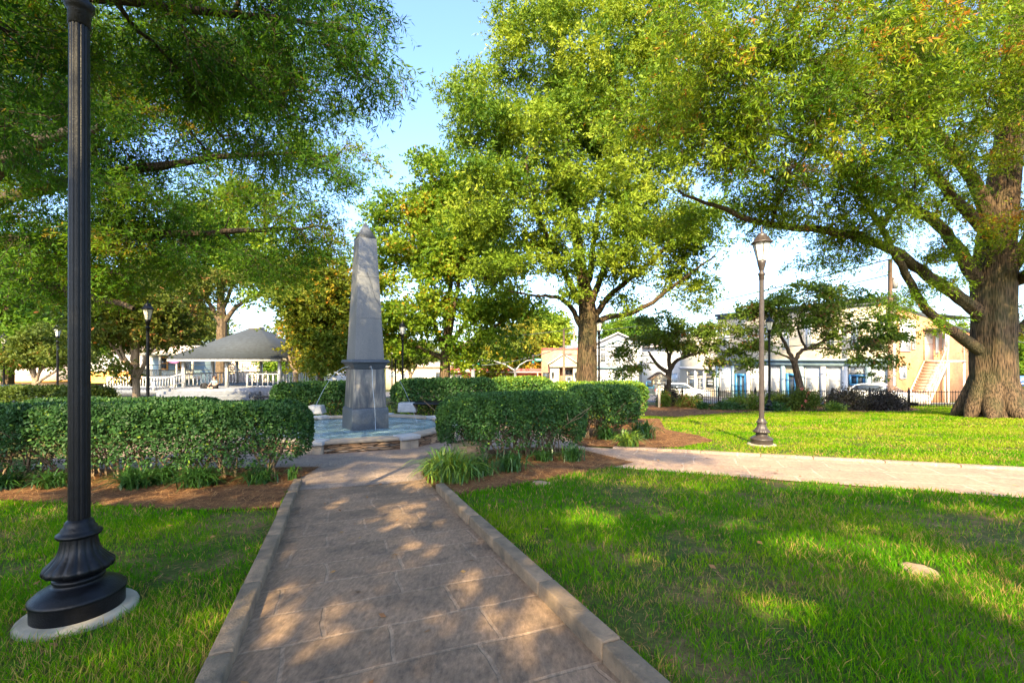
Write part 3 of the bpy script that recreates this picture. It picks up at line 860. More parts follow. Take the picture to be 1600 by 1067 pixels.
def lawn_mask(x, y):
    s = x * nvec.x + y * nvec.y; t = x * dvec.x + y * dvec.y
    m = ~((s > SLt(t) - 0.12) & (s < SRt(t) + 0.12) & (t < TP + 0.3))
    m &= ~inside(path2poly, x, y) & ~inside(e2, x, y)
    for b in (bed_left, bed_right, bed_mid, bed_far): m &= ~inside(b, x, y)
    for q in (G(1437, 893), G(846, 758)): m &= ((x - q.x) / .13) ** 2 + ((y - q.y) / .12) ** 2 > 1
    for q in (G(124, 962), G(1190, 696)): m &= (x - q.x) ** 2 + (y - q.y) ** 2 > 0.31 ** 2
    m &= (x - FC.x) ** 2 + (y - FC.y) ** 2 > 6.35 ** 2
    m &= ~((y > 7.9) & (x < -2.5) & (y < 17))
    m &= ~((x > -3) & (x < 1.6) & (t > TP - 0.2) & (y < 11) & (s < 2.2))
    return m

def grass(rng):
    X = []; Y = []; H = []; W_ = []
    bands = [(1.6, 3.2, 7500, 0.055, 0.0042), (3.2, 5.0, 4200, 0.055, 0.0058), (5.0, 8.0, 1900, 0.06, 0.009), (8.0, 13.0, 1200, 0.05, 0.014), (13.0, 21.0, 480, 0.055, 0.024), (21, 30, 170, 0.06, 0.04)]
    for y0, y1, dens, h, w in bands:
        half = 1.2 * y1 + 0.3
        n = int(dens * (y1 - y0) * 2 * half)
        x = rng.uniform(-half, half, n); y = rng.uniform(y0, y1, n)
        ok = (np.abs(x) < 1.17 * y + 0.25) & lawn_mask(x, y)
        x = x[ok]; y = y[ok]
        c = vnoise(x, y, 0.5, 5) * 0.5 + vnoise(x, y, 0.17, 6) * 0.3 + vnoise(x, y, 1.4, 8) * 0.35
        keep = rng.random(len(x)) < np.clip((c - (0.33 if y1 <= 8 else 0.2)) * 3.6, 0.10, 1)
        x = x[keep]; y = y[keep]; c = c[keep]
        X.append(x); Y.append(y); H.append(h * rng.uniform(0.45, 1.35, len(x)) * (0.55 + 0.8 * c)); W_.append(w * rng.uniform(0.7, 1.3, len(x)))
    x = np.concatenate(X); y = np.concatenate(Y); h = np.concatenate(H); w = np.concatenate(W_)
    n = len(x); z = zgv(x, y)
    a = rng.uniform(0, 2 * np.pi, n); lean = rng.uniform(0.1, 1.0, n)
    b = rng.uniform(0, 2 * np.pi, n)
    base = np.stack([x, y, z], 1)
    sd = np.stack([np.cos(b), np.sin(b), np.zeros(n)], 1) * (w / 2)[:, None]
    tip = base + np.stack([np.cos(a) * lean * h, np.sin(a) * lean * h, h], 1)
    mid = base + np.stack([np.cos(a) * lean * h * 0.3, np.sin(a) * lean * h * 0.3, h * 0.55], 1)
    v = np.stack([base, mid + sd, tip, mid - sd], 1).reshape(-1, 3)
    t = np.clip(0.20 + 0.55 * vnoise(x, y, 0.9, 21) + 0.28 * np.clip((y - 6) / 4, 0, 1) + rng.normal(0, 0.13, n), 0.02, 0.88)  # far blades painted yellower for the sunlit look of the far lawn
    t = np.where(rng.random(n) < 0.08 + 0.18 * (vnoise(x, y, 0.6, 33) > 0.6), 1.0, t)
    o = MB().add(v, np.arange(4 * n).reshape(-1, 4), t).build("grass", M['grass'])
    tag(o, "short green lawn grass with thin worn patches", "grass", kind="stuff")
    print("grass blades", n)
grass(np.random.default_rng(5))

def straw(rng):
    V = []
    allx = []; ally = []; L_ = []; Wd = []
    for poly, dens, ln, wd in ((bed_left, 900, 0.11, 0.004), (bed_right, 900, 0.10, 0.005), (bed_mid, 350, 0.12, 0.008), (bed_far, 40, 0.25, 0.02)):
        p = np.array(poly); x0, y0 = p.min(0); x1, y1 = p.max(0)
        n = int(dens * (x1 - x0) * (y1 - y0)); n = min(n, 60000)
        x = rng.uniform(x0 - .1, x1 + .1, n); y = rng.uniform(y0 - .12, y1 + .1, n)
        ok = inside(poly, x + rng.normal(0, .05, n), y + rng.normal(0, .05, n)); x = x[ok]; y = y[ok]
        allx.append(x); ally.append(y); L_.append(np.full(len(x), ln)); Wd.append(np.full(len(x), wd))
    # stray straw and clippings in the thin patches of the lawn
    n = 16000
    x = rng.uniform(-5, 8, n); y = rng.uniform(1.8, 7, n); ok = lawn_mask(x, y) & (vnoise(x, y, 0.5, 5) * 0.5 + vnoise(x, y, 1.4, 8) * 0.5 < 0.5)
    x = x[ok]; y = y[ok]; allx.append(x); ally.append(y); L_.append(np.full(len(x), 0.06)); Wd.append(np.full(len(x), 0.003))
    x = np.concatenate(allx); y = np.concatenate(ally); L = np.concatenate(L_) * rng.uniform(.5, 1.4, len(x)); W = np.concatenate(Wd)
    n = len(x); a = rng.uniform(0, 2 * np.pi, n)
    pos = np.stack([x, y, zgv(x, y) + 0.022 + rng.uniform(0, 0.02, n)], 1)
    d = unit(np.stack([np.cos(a), np.sin(a), rng.normal(0, 0.12, n)], 1))
    sd = np.stack([-np.sin(a), np.cos(a), np.zeros(n)], 1) * (W / 2)[:, None]
    e = pos + d * L[:, None]
    v = np.stack([pos - sd, pos + sd, e + sd, e - sd], 1).reshape(-1, 3)
    o = MB().add(v, np.arange(4 * n).reshape(-1, 4), np.clip(rng.normal(.5, .25, n), .01, 1)).build("pine_straw", M['straw'])
    tag(o, "brown pine straw mulch strewn over the planting beds", "mulch", kind="stuff")
straw(np.random.default_rng(6))

def litter(rng):
    n = 900
    x = rng.uniform(-6, 8, n); y = rng.uniform(1.9, 10, n)
    s = x * nvec.x + y * nvec.y; t = x * dvec.x + y * dvec.y
    onp = (s > SLt(t)) & (s < SRt(t)) & (t < TP)
    ok = (rng.random(n) < np.where(onp, 0.35, 0.6)); x = x[ok]; y = y[ok]; n = len(x)
    a = rng.uniform(0, 2 * np.pi, n)
    pos = np.stack([x, y, zgv(x, y) + rng.uniform(0.015, 0.05, n)], 1)
    s = x * nvec.x + y * nvec.y; t = x * dvec.x + y * dvec.y
    on = (s > SLt(t)) & (s < SRt(t)); pos[on, 2] = zgv(x[on], y[on]) + 0.012
    d = unit(np.stack([np.cos(a), np.sin(a), rng.normal(0, 0.12, n)], 1))
    sd = np.stack([-np.sin(a), np.cos(a), rng.normal(0, .25, n)], 1)
    L = rng.uniform(.03, .075, n)[:, None]; W = L * rng.uniform(.25, .6, (n, 1))
    v = np.stack([pos, pos + d * L * .5 + sd * W / 2, pos + d * L, pos + d * L * .5 - sd * W / 2], 1).reshape(-1, 3)
    o = MB().add(v, np.arange(4 * n).reshape(-1, 4), np.clip(rng.normal(.45, .25, n), .01, 1)).build("fallen_leaves", M['dead'])
    tag(o, "small dry brown leaves scattered over path and lawn", "fallen leaves", kind="stuff")
litter(np.random.default_rng(8))

def rock(px, py, rx, ry, h, label, seed):
    g = G(px, py); r = np.random.default_rng(seed); k = 14
    a = np.linspace(0, 2 * np.pi, k, endpoint=False); rad = 1 + r.normal(0, .09, k)
    mb = MB(); rings = []
    for f, z in ((1.0, -0.02), (1.0, h * .6), (.9, h), (.5, h * 1.05)):
        rings.append(np.stack([rx * f * rad * np.cos(a), ry * f * rad * np.sin(a), np.full(k, z) + r.normal(0, .004, k)], 1))
    i = np.arange(k); j = (i + 1) % k
    mb.add(np.concatenate(rings), np.concatenate([np.stack([q * k + i, q * k + j, (q + 1) * k + j, (q + 1) * k + i], 1) for q in range(3)]))
    mb.ng.append(list(range(3 * k, 4 * k)))
    o = mb.build("flat_stone", M['rock'], smooth=False); o.location = g; o.rotation_euler = (-0.055, 0, r.uniform(0, 3))
    tag(o, label, "stone")
rock(1437, 893, 0.13, 0.10, 0.02, "flat tan stone lying in the sunlit right lawn", 1)
rock(846, 758, 0.14, 0.07, 0.045, "small flat stone at the mulch edge below the round hedge", 2)

# ------------------------------------------------------------------ fountain pool
RIM = -0.31 - 0.02
RIMZ = RIM; WZ = RIMZ - 0.075
def octo(r, rot=0):
    out = []
    for k in range(8):
        a = R(PATH_ANG) + math.pi / 8 + k * math.pi / 4
        out.append((r / math.cos(math.pi / 8) * math.cos(a), r / math.cos(math.pi / 8) * math.sin(a)))
    return out
pool = thing("fountain_pool", "octagonal stacked-stone fountain pool holding the granite obelisk", "fountain", (FC.x, FC.y, 0))
def ring(mb, r0, r1, z0, z1, ks=range(8), shrink=0.0):
    A = octo(r0); B = octo(r1)
    for k in ks:
        k2 = (k + 1) % 8
        a, b, c, d = A[k], A[k2], B[k2], B[k]
        lerp = lambda p, q, t: (p[0] + (q[0] - p[0]) * t, p[1] + (q[1] - p[1]) * t)
        a, b, c, d = lerp(a, b, shrink), lerp(b, a, shrink), lerp(c, d, shrink), lerp(d, c, shrink)
        v = [(*p, z) for z in (z0, z1) for p in (a, b, c, d)]
        mb.poly(v, [[3, 2, 1, 0], [4, 5, 6, 7], [0, 1, 5, 4], [1, 2, 6, 5], [2, 3, 7, 6], [3, 0, 4, 7]])
mb = MB(); ring(mb, 2.28, 2.53, -1.2, RIMZ - 0.071); mb.build("pool_wall", M['stone_stack'], pool)
for k in range(8):
    c_ = MB(); ring(c_, 2.2, 2.56, RIMZ - 0.07, RIMZ, [k], shrink=0.12)
    c_.build("capstone", M['cap'], pool, bevel=0.012)
B8 = octo(2.40)
for k in range(8):
    x, y = B8[k]; a = math.atan2(y, x)
    m_ = MB().box(-0.22, 0.14, -0.22, 0.22, -1.2, RIMZ - 0.073)
    o = m_.build("corner_block", M['cap'], pool, bevel=0.015); o.location = (x, y, 0); o.rotation_euler = (0, 0, a)
    m_ = MB().box(-0.24, 0.19, -0.25, 0.25, RIMZ - 0.072, RIMZ + 0.02)
    o = m_.build("corner_cap", M['cap_grey'], pool, bevel=0.015); o.location = (x, y, 0); o.rotation_euler = (0, 0, a)
mb = MB(); mb.poly([(x, y, WZ) for x, y in octo(2.29)], [list(range(8))]); mb.build("water", M['water'], pool)
OX, OY = -4.03, 12.5
OROT = R(35)
ob = thing("obelisk", "tall grey granite obelisk on a dark pedestal in the pool", "obelisk", (OX, OY, WZ), OROT)
def sq(mb, rows):
    """stack of square rings: (half, z)"""
    v = []
    for h, z in rows: v += [(-h, -h, z), (h, -h, z), (h, h, z), (-h, h, z)]
    fs = []
    for k in range(len(rows) - 1):
        for i in range(4):
            fs.append([4 * k + i, 4 * k + (i + 1) % 4, 4 * k + 4 + (i + 1) % 4, 4 * k + 4 + i])
    fs.append([3, 2, 1, 0]); fs.append([4 * (len(rows) - 1) + i for i in range(4)])
    mb.poly(v, fs)
def zo(py): return EYE - (py - HOR) / FPX * 12.2 - WZ      # height on the obelisk from a photo row
mb = MB(); sq(mb, [(0.485, -0.5), (0.485, zo(640) - 0.02), (0.465, zo(637))]); mb.build("plinth", M['slate'], ob, bevel=0.008)
mb = MB(); sq(mb, [(0.44, zo(637) + 0.003), (0.395, zo(578)), (0.395, zo(577))]); mb.build("pedestal", M['pedestal'], ob, bevel=0.006)
mb = MB(); sq(mb, [(0.39, zo(577) + 0.003), (0.42, zo(573)), (0.46, zo(568)), (0.50, zo(567)), (0.515, zo(565.5)), (0.50, zo(563)), (0.49, zo(562))]); mb.build("cornice", M['slate'], ob, bevel=0.005)
mb = MB(); sq(mb, [(0.395, zo(562) + 0.002), (0.236, zo(370))]); mb.build("shaft", M['granite'], ob, bevel=0.008)
mb = MB(); sq(mb, [(0.236, zo(370) + 0.001), (0.005, zo(342))]); mb.build("tip", M['granite'], ob)
# the open cove, the crack-like vein and two fine joints on the shaft
vb = MB()
def on_front(x, z):   # x across the face in -1..1
    h = 0.395 + (0.236 - 0.395) * (z - zo(562)) / (zo(370) - zo(562))
    return (x * h, -h - 0.002, z)
pts = [on_front(x, zo(y)) for x, y in ((-0.15, 425), (0.02, 433), (0.2, 440), (0.36, 452), (0.5, 462), (0.72, 470), (0.95, 476))]
vb.tube(pts, 0.0055, 5)
for yy in (432, 497): vb.tube([on_front(-0.98, zo(yy)), on_front(0.98, zo(yy))], 0.003, 4)
vb.build("vein", M['slate'], ob)
for k in range(4):
    a = k * math.pi / 2
    m_ = MB(); m_.tube([(0, -0.37, zo(574)), (0, -0.47, zo(573))], [0.035, 0.028], 10)
    s = m_.build("spout", M['grey_metal'], ob, smooth=True); s.rotation_euler = (0, 0, a)
    m_ = MB(); pts = [(0.012 * math.sin(t * 9), -0.47 - 1.05 * t * (0.35 if k == 0 else 1.0) ** 1, zo(573) - (zo(573) - 0.01) * t ** 1.9) for t in np.linspace(0, 1, 12)]
    m_.tube(pts, np.linspace(0.007, 0.005, 12), 5)
    w_ = m_.build("water_jet", M['glass_pale'], ob, smooth=True); w_.rotation_euler = (0, 0, a)

def slab(px, pxr, py, ptop, Y, label):
    a = P(px, py, Y); b = P(pxr, py, Y); w = (b - a).length
    m_ = MB().prism_y([(0, 0), (w, 0), (w * .84, (py - ptop) / FPX * Y), (0.02, (py - ptop) / FPX * Y)], 0, 0.45)
    o = m_.build("stone_block", M['cap_grey'], bevel=0.015); o.location = a; o.rotation_euler = (0, 0, R(4))
    tag(o, label, "stone block")
slab(621, 650, 644.3, 630, 15.3, "pale stone block standing on the far pool rim right of the obelisk")
slab(480, 503, 647, 634, 15.4, "grey stone block standing on the far pool rim left of the obelisk")

# stone marker under the round hedge
g = G(735, 722)
mk = thing("stone_marker", "low mossy stone marker half hidden beneath the round hedge", "marker", (g.x, g.y, g.z - 0.02), R(14))
MB().prism_y([(-0.36, 0), (0.34, 0), (0.31, 0.38), (0.0, 0.42), (-0.33, 0.38)], 0, 0.22).build("slab", M['moss_stone'], mk, bevel=0.02)
MB().box(-0.24, 0.22, -0.012, 0.002, 0.12, 0.32).build("plate", M['rock'], mk)
# ------------------------------------------------------------------ street lamps
def make_lamp(iron, name, label, loc):
    root = thing(name, label, "street lamp", loc, 0.3, "street lamps of the square")
    m_ = MB().lathe([(0.0, -0.12), (0.285, -0.12), (0.295, 0.03), (0.275, 0.05), (0.0, 0.05)], 28)
    m_.build("concrete_pad", M['concrete'], root, smooth=False, bevel=0.01)
    m_ = MB().lathe([(0.0, 0.03), (0.222, 0.03), (0.224, 0.05), (0.224, 0.135), (0.232, 0.142), (0.232, 0.16), (0.222, 0.168), (0.205, 0.185), (0.17, 0.205), (0.135, 0.218), (0.118, 0.226), (0.118, 0.24), (0.126, 0.246), (0.126, 0.262), (0.11, 0.268)], 48)
    m_.build("drum", iron, root, smooth=True)
    # fluted bell
    prof = [(0.108, 0.268), (0.120, 0.285), (0.165, 0.298), (0.172, 0.315), (0.166, 0.335), (0.135, 0.365), (0.108, 0.40), (0.094, 0.44), (0.088, 0.48), (0.088, 0.505)]
    def fl(r, z, a):
        k = 1.0 if 0.29 < z < 0.49 else 0.35
        return r * (1 + 0.055 * k * (np.abs(np.sin(a * 8)) ** 0.6 - 0.6))
    m_ = MB().lathe(prof, 128, flute=fl); m_.build("fluted_bell", iron, root, smooth=True)
    m_ = MB().lathe([(0.085, 0.505), (0.105, 0.508), (0.112, 0.518), (0.110, 0.53), (0.098, 0.537), (0.088, 0.548), (0.086, 0.56), (0.077, 0.568), (0.072, 0.585), (0.067, 0.60), (0.06, 0.608), (0.052, 0.615)], 40)
    m_.build("collar", iron, root, smooth=True)
    fp = lambda r, z, a: r * (1 - 0.10 * np.clip(np.cos(a * 12), -0.2, 1) ** 2)
    m_ = MB().lathe([(0.0535, 0.60), (0.0535, 1.6), (0.052, 2.6), (0.050, 3.72)], 96, flute=fp)
    m_.build("pole", iron, root, smooth=True)
    m_ = MB().lathe([(0.05, 3.70), (0.056, 3.705), (0.056, 3.79), (0.064, 3.80), (0.075, 3.825), (0.075, 3.85), (0.05, 3.865), (0.044, 3.90), (0.052, 3.93), (0.075, 4.02), (0.088, 4.08), (0.092, 4.12), (0.08, 4.125), (0.0, 4.125)], 32)
    m_.build("neck", iron, root, smooth=True)
    # glass panels (six, tapering) and the iron frame round them
    r0, r1, z0, z1 = 0.088, 0.185, 4.13, 4.52
    m_ = MB()
    H = [(math.cos(R(60 * k)), math.sin(R(60 * k))) for k in range(6)]
    for k in range(6):
        a, b = H[k], H[(k + 1) % 6]
        m_.poly([(a[0] * r0 * .97, a[1] * r0 * .97, z0), (b[0] * r0 * .97, b[1] * r0 * .97, z0), (b[0] * r1 * .97, b[1] * r1 * .97, z1), (a[0] * r1 * .97, a[1] * r1 * .97, z1)], [[0, 1, 2, 3]])
    m_.poly([(h[0] * r0, h[1] * r0, z0) for h in H], [[5, 4, 3, 2, 1, 0]])
    m_.build("glass_panel", M['frost'], root)
    m_ = MB()
    for k in range(6):
        a, b = H[k], H[(k + 1) % 6]
        m_.tube([(a[0] * r0, a[1] * r0, z0), (a[0] * r1, a[1] * r1, z1)], 0.0095, 4)
        for r, z in ((r0, z0), (r1, z1)):
            m_.tube([(a[0] * r, a[1] * r, z), (b[0] * r, b[1] * r, z)], 0.010, 4)
    m_.build("lantern_frame", iron, root)
    m_ = MB().lathe([(0.20, 4.515), (0.235, 4.52), (0.235, 4.545), (0.19, 4.57), (0.13, 4.66), (0.10, 4.70), (0.105, 4.715), (0.075, 4.735), (0.045, 4.745), (0.022, 4.765), (0.03, 4.79), (0.018, 4.82), (0.006, 4.90), (0.0, 4.93)], 6)
    m_.build("lantern_roof", iron, root)
    return root

def top_depth(ytop, H=4.85, px=800, lo=3, hi=90):
    """depth at which a lamp of height H has its top on photo row ytop"""
    for _ in range(60):
        Y = (lo + hi) / 2; X = (px - 800) / FPX * Y
        if EYE - (ytop - HOR) / FPX * Y > zg(X, Y) + H: hi = Y
        else: lo = Y
    return Y
p_ = G(124, 962)
lamp0 = make_lamp(M['iron'], "street_lamp", "nearest lamp post, black fluted column in the left foreground running out of the top", p_)
g = G(1190, 696)
lamp1 = make_lamp(M['lamp_brown'], "street_lamp", "bronze lamp post on a pale round pad beside the side path in the right lawn", g)
for px, yt, lab in ((1202, 493, "dark lamp post standing in front of the dogwood with blue doors behind"),
                    (936, 494, "lamp post just right of the central oak trunk"),
                    (231, 470, "black lamp post left of the pavilion, beside the small multi-stem tree"),
                    (90, 505, "flat-topped lamp post seen just left of the nearest black column"),
                    (6, 520, "lamp post at the far left edge of the photo"),
                    (629, 501, "tallest of the three lamp posts right of the obelisk"),
                    (618, 524, "middle of the three lamp posts right of the obelisk"),
                    (612.5, 541, "shortest of the three lamp posts, nearest the obelisk"),
                    (557, 572, "tiny far lamp post seen between the dark maple and the obelisk")):
    Y = top_depth(yt, px=px); q = GX(px, Y)
    copy_thing(lamp0, q, random.uniform(0, 1), lab)

# ------------------------------------------------------------------ hedges
def hedge(label, pts, width, height, n_leaf, L, W, seed, lower=0.32, stems=True, n_stem=None, lift=0.0, tint=0.33, mat_='leaf_hedge', name="hedge", cat="hedge", cage=0.12, top_sun=0.0, group="clipped hedges round the fountain"):
    """pts: ground points along the middle line; foliage fills a rounded box from lower*height to height, stems fan out below"""
    rng = np.random.default_rng(seed)
    p = np.array([[q[0], q[1]] for q in pts]); seg = np.diff(p, axis=0); sl = np.linalg.norm(seg, axis=1); cum = np.concatenate([[0], np.cumsum(sl)]); LL = cum[-1]
    def along(s):
        s = np.clip(s, 0, LL - 1e-6); k = np.clip(np.searchsorted(cum, s, side='right') - 1, 0, len(sl) - 1)
        t = (s - cum[k]) / sl[k]
        c = p[k] + seg[k] * t[:, None]; u = seg[k] / sl[k][:, None]
        return c, np.stack([-u[:, 1], u[:, 0]], 1), u
    root = thing(name, label, cat, (*p[0], zg(*p[0])), 0, group)
    b0 = np.array(root.location)
    # leaf positions: mostly a thick shell, rounded ends
    n = n_leaf
    s = rng.uniform(-width * .35, LL + width * .35, n)
    side = rng.choice(4, n, p=[.36, .27, .27, .10]); q_ = rng.uniform(-1, 1, n)
    deep = np.abs(rng.normal(0, .17, n)); deep = np.where(rng.random(n) < .22, rng.uniform(0, .8, n), deep)
    ux = np.where(side == 1, -1 + deep, np.where(side == 2, 1 - deep, q_)); uz = np.where(side == 0, 1 - deep, np.where(side == 3, -1 + deep, q_))
    pn = (np.abs(ux) ** 5 + np.abs(uz) ** 5) ** .2; mx_ = np.maximum(np.abs(ux), np.abs(uz)); k_ = np.where(pn > 0, mx_ / pn, 1)
    ca = ux * k_; sa = uz * k_; rr = 1.0; a = np.arctan2(sa, ca)
    endk = np.clip(np.where(s < 0, 1 + s / (width * .35) , np.where(s > LL, 1 - (s - LL) / (width * .35), 1)), 0, 1) ** 0.45
    lump = 1 + 0.13 * (vnoise(s + 50, a * 0.6 + 9, 0.55, seed) - 0.5) * 2 + 0.06 * (vnoise(s + 90, a + 4, 0.2, seed + 1) - .5) * 2
    hw = width / 2; zc = height * (1 + lower) / 2; hz = height * (1 - lower) / 2
    off = ca * rr * hw * lump * endk; z = zc + sa * rr * hz * (0.35 * lump + 0.65) * (0.35 + 0.65 * endk)
    # the underside is ragged: thin it out
    low = (z - lower * height) / (height * 0.62)
    hole = vnoise(s * 1.0 + 20, z * 1.6 + off * .8 + 5, 0.16, seed + 3)
    keep = rng.random(n) < np.clip(-0.05 + np.maximum(low, 0) ** 1.7 * 1.1 + (hole - 0.45) * 0.9, 0.0, np.clip(.35 + 1.6 * hole, 0, 1))
    s, off, z, a, ca, sa = s[keep], off[keep], z[keep], a[keep], ca[keep], sa[keep]; n = len(s)
    c, nn, uu = along(s)
    ex = np.where(s < 0, s, np.where(s > LL, s - LL, 0))
    xy = c + nn * off[:, None] + uu * ex[:, None]
    pos = np.stack([xy[:, 0], xy[:, 1], zgv(xy[:, 0], xy[:, 1]) + z + lift], 1)
    out = unit(np.stack([nn[:, 0] * ca + uu[:, 0] * ex * 2, nn[:, 1] * ca + uu[:, 1] * ex * 2, sa + .15], 1))
    d = unit(out * 0.55 + rng.normal(size=(n, 3)) * 0.75)
    sc = rng.uniform(.65, 1.25, n)
    nrm = unit(out + rng.normal(size=(n, 3)) * 0.5)
    side = unit(np.cross(d, nrm))
    Ls = (L * sc)[:, None]; Ws = (W * sc)[:, None]
    # six-sided leaves for a fuller outline
    v = np.stack([pos, pos + d * Ls * .3 + side * Ws * .45, pos + d * Ls * .65 + side * Ws * .42, pos + d * Ls, pos + d * Ls * .65 - side * Ws * .42, pos + d * Ls * .3 - side * Ws * .45], 1).reshape(-1, 3)
    k = np.arange(n)[:, None] * 6
    f = np.concatenate([k + np.array([[0, 1, 4, 5]]), k + np.array([[1, 2, 3, 4]])], 0)
    t = np.clip(tint + (vnoise(s + 7, z * 2 + a, 0.3, seed + 5) - .5) * 0.45 + rng.normal(0, .12, n) + top_sun * np.clip((z / height - 0.85) * 6, 0, 1), .01, 1)  # the last term paints sunlight into the leaves along the top
    t = np.where(rng.random(n) < 0.018 + 0.25 * top_sun * (z / height > 0.9), rng.uniform(.8, 1, n), t)
    mb = MB().add(v - b0, f, np.concatenate([t, t]))
    mb.build("foliage", M[mat_], root)
    if stems:
        mb = MB(); m = n_stem or max(3, int(LL / 0.75))
        for i in range(m):
            s0 = (i + 0.5 + rng.uniform(-.2, .2)) * LL / m
            for j in range(rng.integers(6, 10)):
                c0, n0, u0 = along(np.array([s0 + rng.normal(0, .05)]))
                g0 = np.array([c0[0, 0] + rng.normal(0, .05), c0[0, 1] + rng.normal(0, .05)])
                sp = rng.normal(0, .42); so = rng.normal(0, hw * .5); h1 = height * rng.uniform(.65, .93)
                e0 = g0 + u0[0] * sp + n0[0] * so
                zb = zg(*g0); pts_ = []
                for q in np.linspace(0, 1, 8):
                    k2 = q ** 1.25
                    xy_ = g0 + (e0 - g0) * k2
                    pts_.append((xy_[0] + rng.normal(0, .012), xy_[1] + rng.normal(0, .012), zb - 0.03 + h1 * q))
                mb.tube(pts_, np.linspace(rng.uniform(.013, .022), .005, 8), 5, cap=False)
                for b_ in range(5):
                    w0 = np.array(pts_[rng.integers(2, 6)]); w1 = w0 + np.array([rng.normal(0, .22), rng.normal(0, .2), rng.uniform(.1, .35)])
                    w1[2] = min(w1[2], zg(w1[0], w1[1]) + height * .97)
                    mid = (w0 + w1) / 2 + rng.normal(0, .03, 3)
                    mb.tube([w0, mid, w1], [.007, .005, .003], 4, cap=False)
        mb.v = [x - b0 for x in mb.v]
        mb.build("stems", M['stem'], root, smooth=True)
    return root

hedge("long clipped hedge with bare lower stems behind the left mulch bed", [(-3.78, 7.32), (-6.5, 7.42), (-11.5, 7.55)], 1.45, 1.22, 190000, .05, .028, 1, n_stem=16, lower=0.17)
hedge("rounded hedge with bare stems right of the path, in front of the pool", [(-0.9, 8.65), (1.0, 9.4)], 1.45, 1.28, 105000, .05, .028, 2, n_stem=7, lower=0.15)
hedge("hedge block behind and right of the round hedge, beside the mulch patch", [(1.9, 11.9), (2.85, 12.2)], 1.5, 1.38, 42000, .07, .038, 3, n_stem=4, lower=0.22)
hedge("yellow-green hedge with sunlight painted into its leaves, in front of the central oak trunk", [(1.5, 15.5), (4.2, 16.2)], 1.6, 1.5, 30000, .09, .05, 4, lower=0.15, n_stem=5, tint=.62, top_sun=.3)  # raised tint and brighter top stand in for sun on the leaves
hedge("long dark hedge behind the right side of the fountain pool", [(-4.0, 17.2), (-1.0, 17.2)], 1.5, 1.75, 26000, .10, .055, 5, lower=0.08, n_stem=4)
hedge("bright hedge with painted-in sunlight left of the blue car", [(-0.6, 17.6), (1.2, 17.6)], 1.4, 1.75, 16000, .10, .055, 6, lower=0.08, n_stem=3, tint=.66, top_sun=.3)  # sunlight painted in by a lighter leaf tint, strongest on top
hedge("dark hedge behind the left side of the fountain pool", [(-8.6, 17.3), (-6.3, 17.2)], 1.4, 1.65, 22000, .10, .055, 7, lower=0.08, n_stem=3)
hedge("low dark hedge in front of the pavilion steps", [(-17.5, 17.0), (-11.6, 17.2)], 1.6, 1.15, 32000, .10, .055, 8, lower=0.05, n_stem=4)
hedge("dark hedge at the far left below the small trees", [(-26, 20.5), (-18.6, 20.5)], 1.5, 1.5, 24000, .12, .07, 9, lower=0.05, n_stem=4, mat_='leaf_olive')

# ------------------------------------------------------------------ strap-leaved border plants
def strap_plant(label, px, py, r, h, n, seed, tint=.45, wide=.012, group="strap-leaved clumps edging the beds"):
    g = G(px, py); rng = np.random.default_rng(seed)
    root = thing("liriope_plant", label, "plant", g, 0, group)
    mb = MB(); V = []; k = 7
    a = rng.uniform(0, 2 * np.pi, n); ln = rng.uniform(.55, 1.1, n); arch = rng.uniform(.25, 1.0, n)
    bx = rng.normal(0, r * .18, n); by = rng.normal(0, r * .18, n)
    q = np.linspace(0, 1, k)[None, :]
    hor = r * 1.15 * (ln * arch)[:, None] * (q ** 1.3)
    ver = h * ln[:, None] * (1.9 * q - (0.75 + arch[:, None] * 0.95) * q ** 2)
    x = bx[:, None] + np.cos(a)[:, None] * hor; y = by[:, None] + np.sin(a)[:, None] * hor; z = np.maximum(ver, 0.012)
    c = np.stack([x, y, z], 2)
    w = wide * (1 - q ** 3 * .9) * rng.uniform(.7, 1.2, n)[:, None]
    sd = np.stack([-np.sin(a), np.cos(a), rng.normal(0, .2, n)], 1)[:, None] * w[:, :, None] / 2
    v = np.stack([c - sd, c + sd], 2).reshape(-1, 3)
    i = (np.arange(n)[:, None] * k + np.arange(k - 1)[None, :]).reshape(-1, 1) * 2
    f = i + np.array([[0, 1, 3, 2]])
    t = np.repeat(np.clip(rng.normal(tint, .18, n), .01, 1), k - 1)
    mb.add(v, f, t)
    mb.build("leaf_blades", M['leaf_strap'], root)
    root.rotation_euler = (-0.04, 0, 0)
    return root
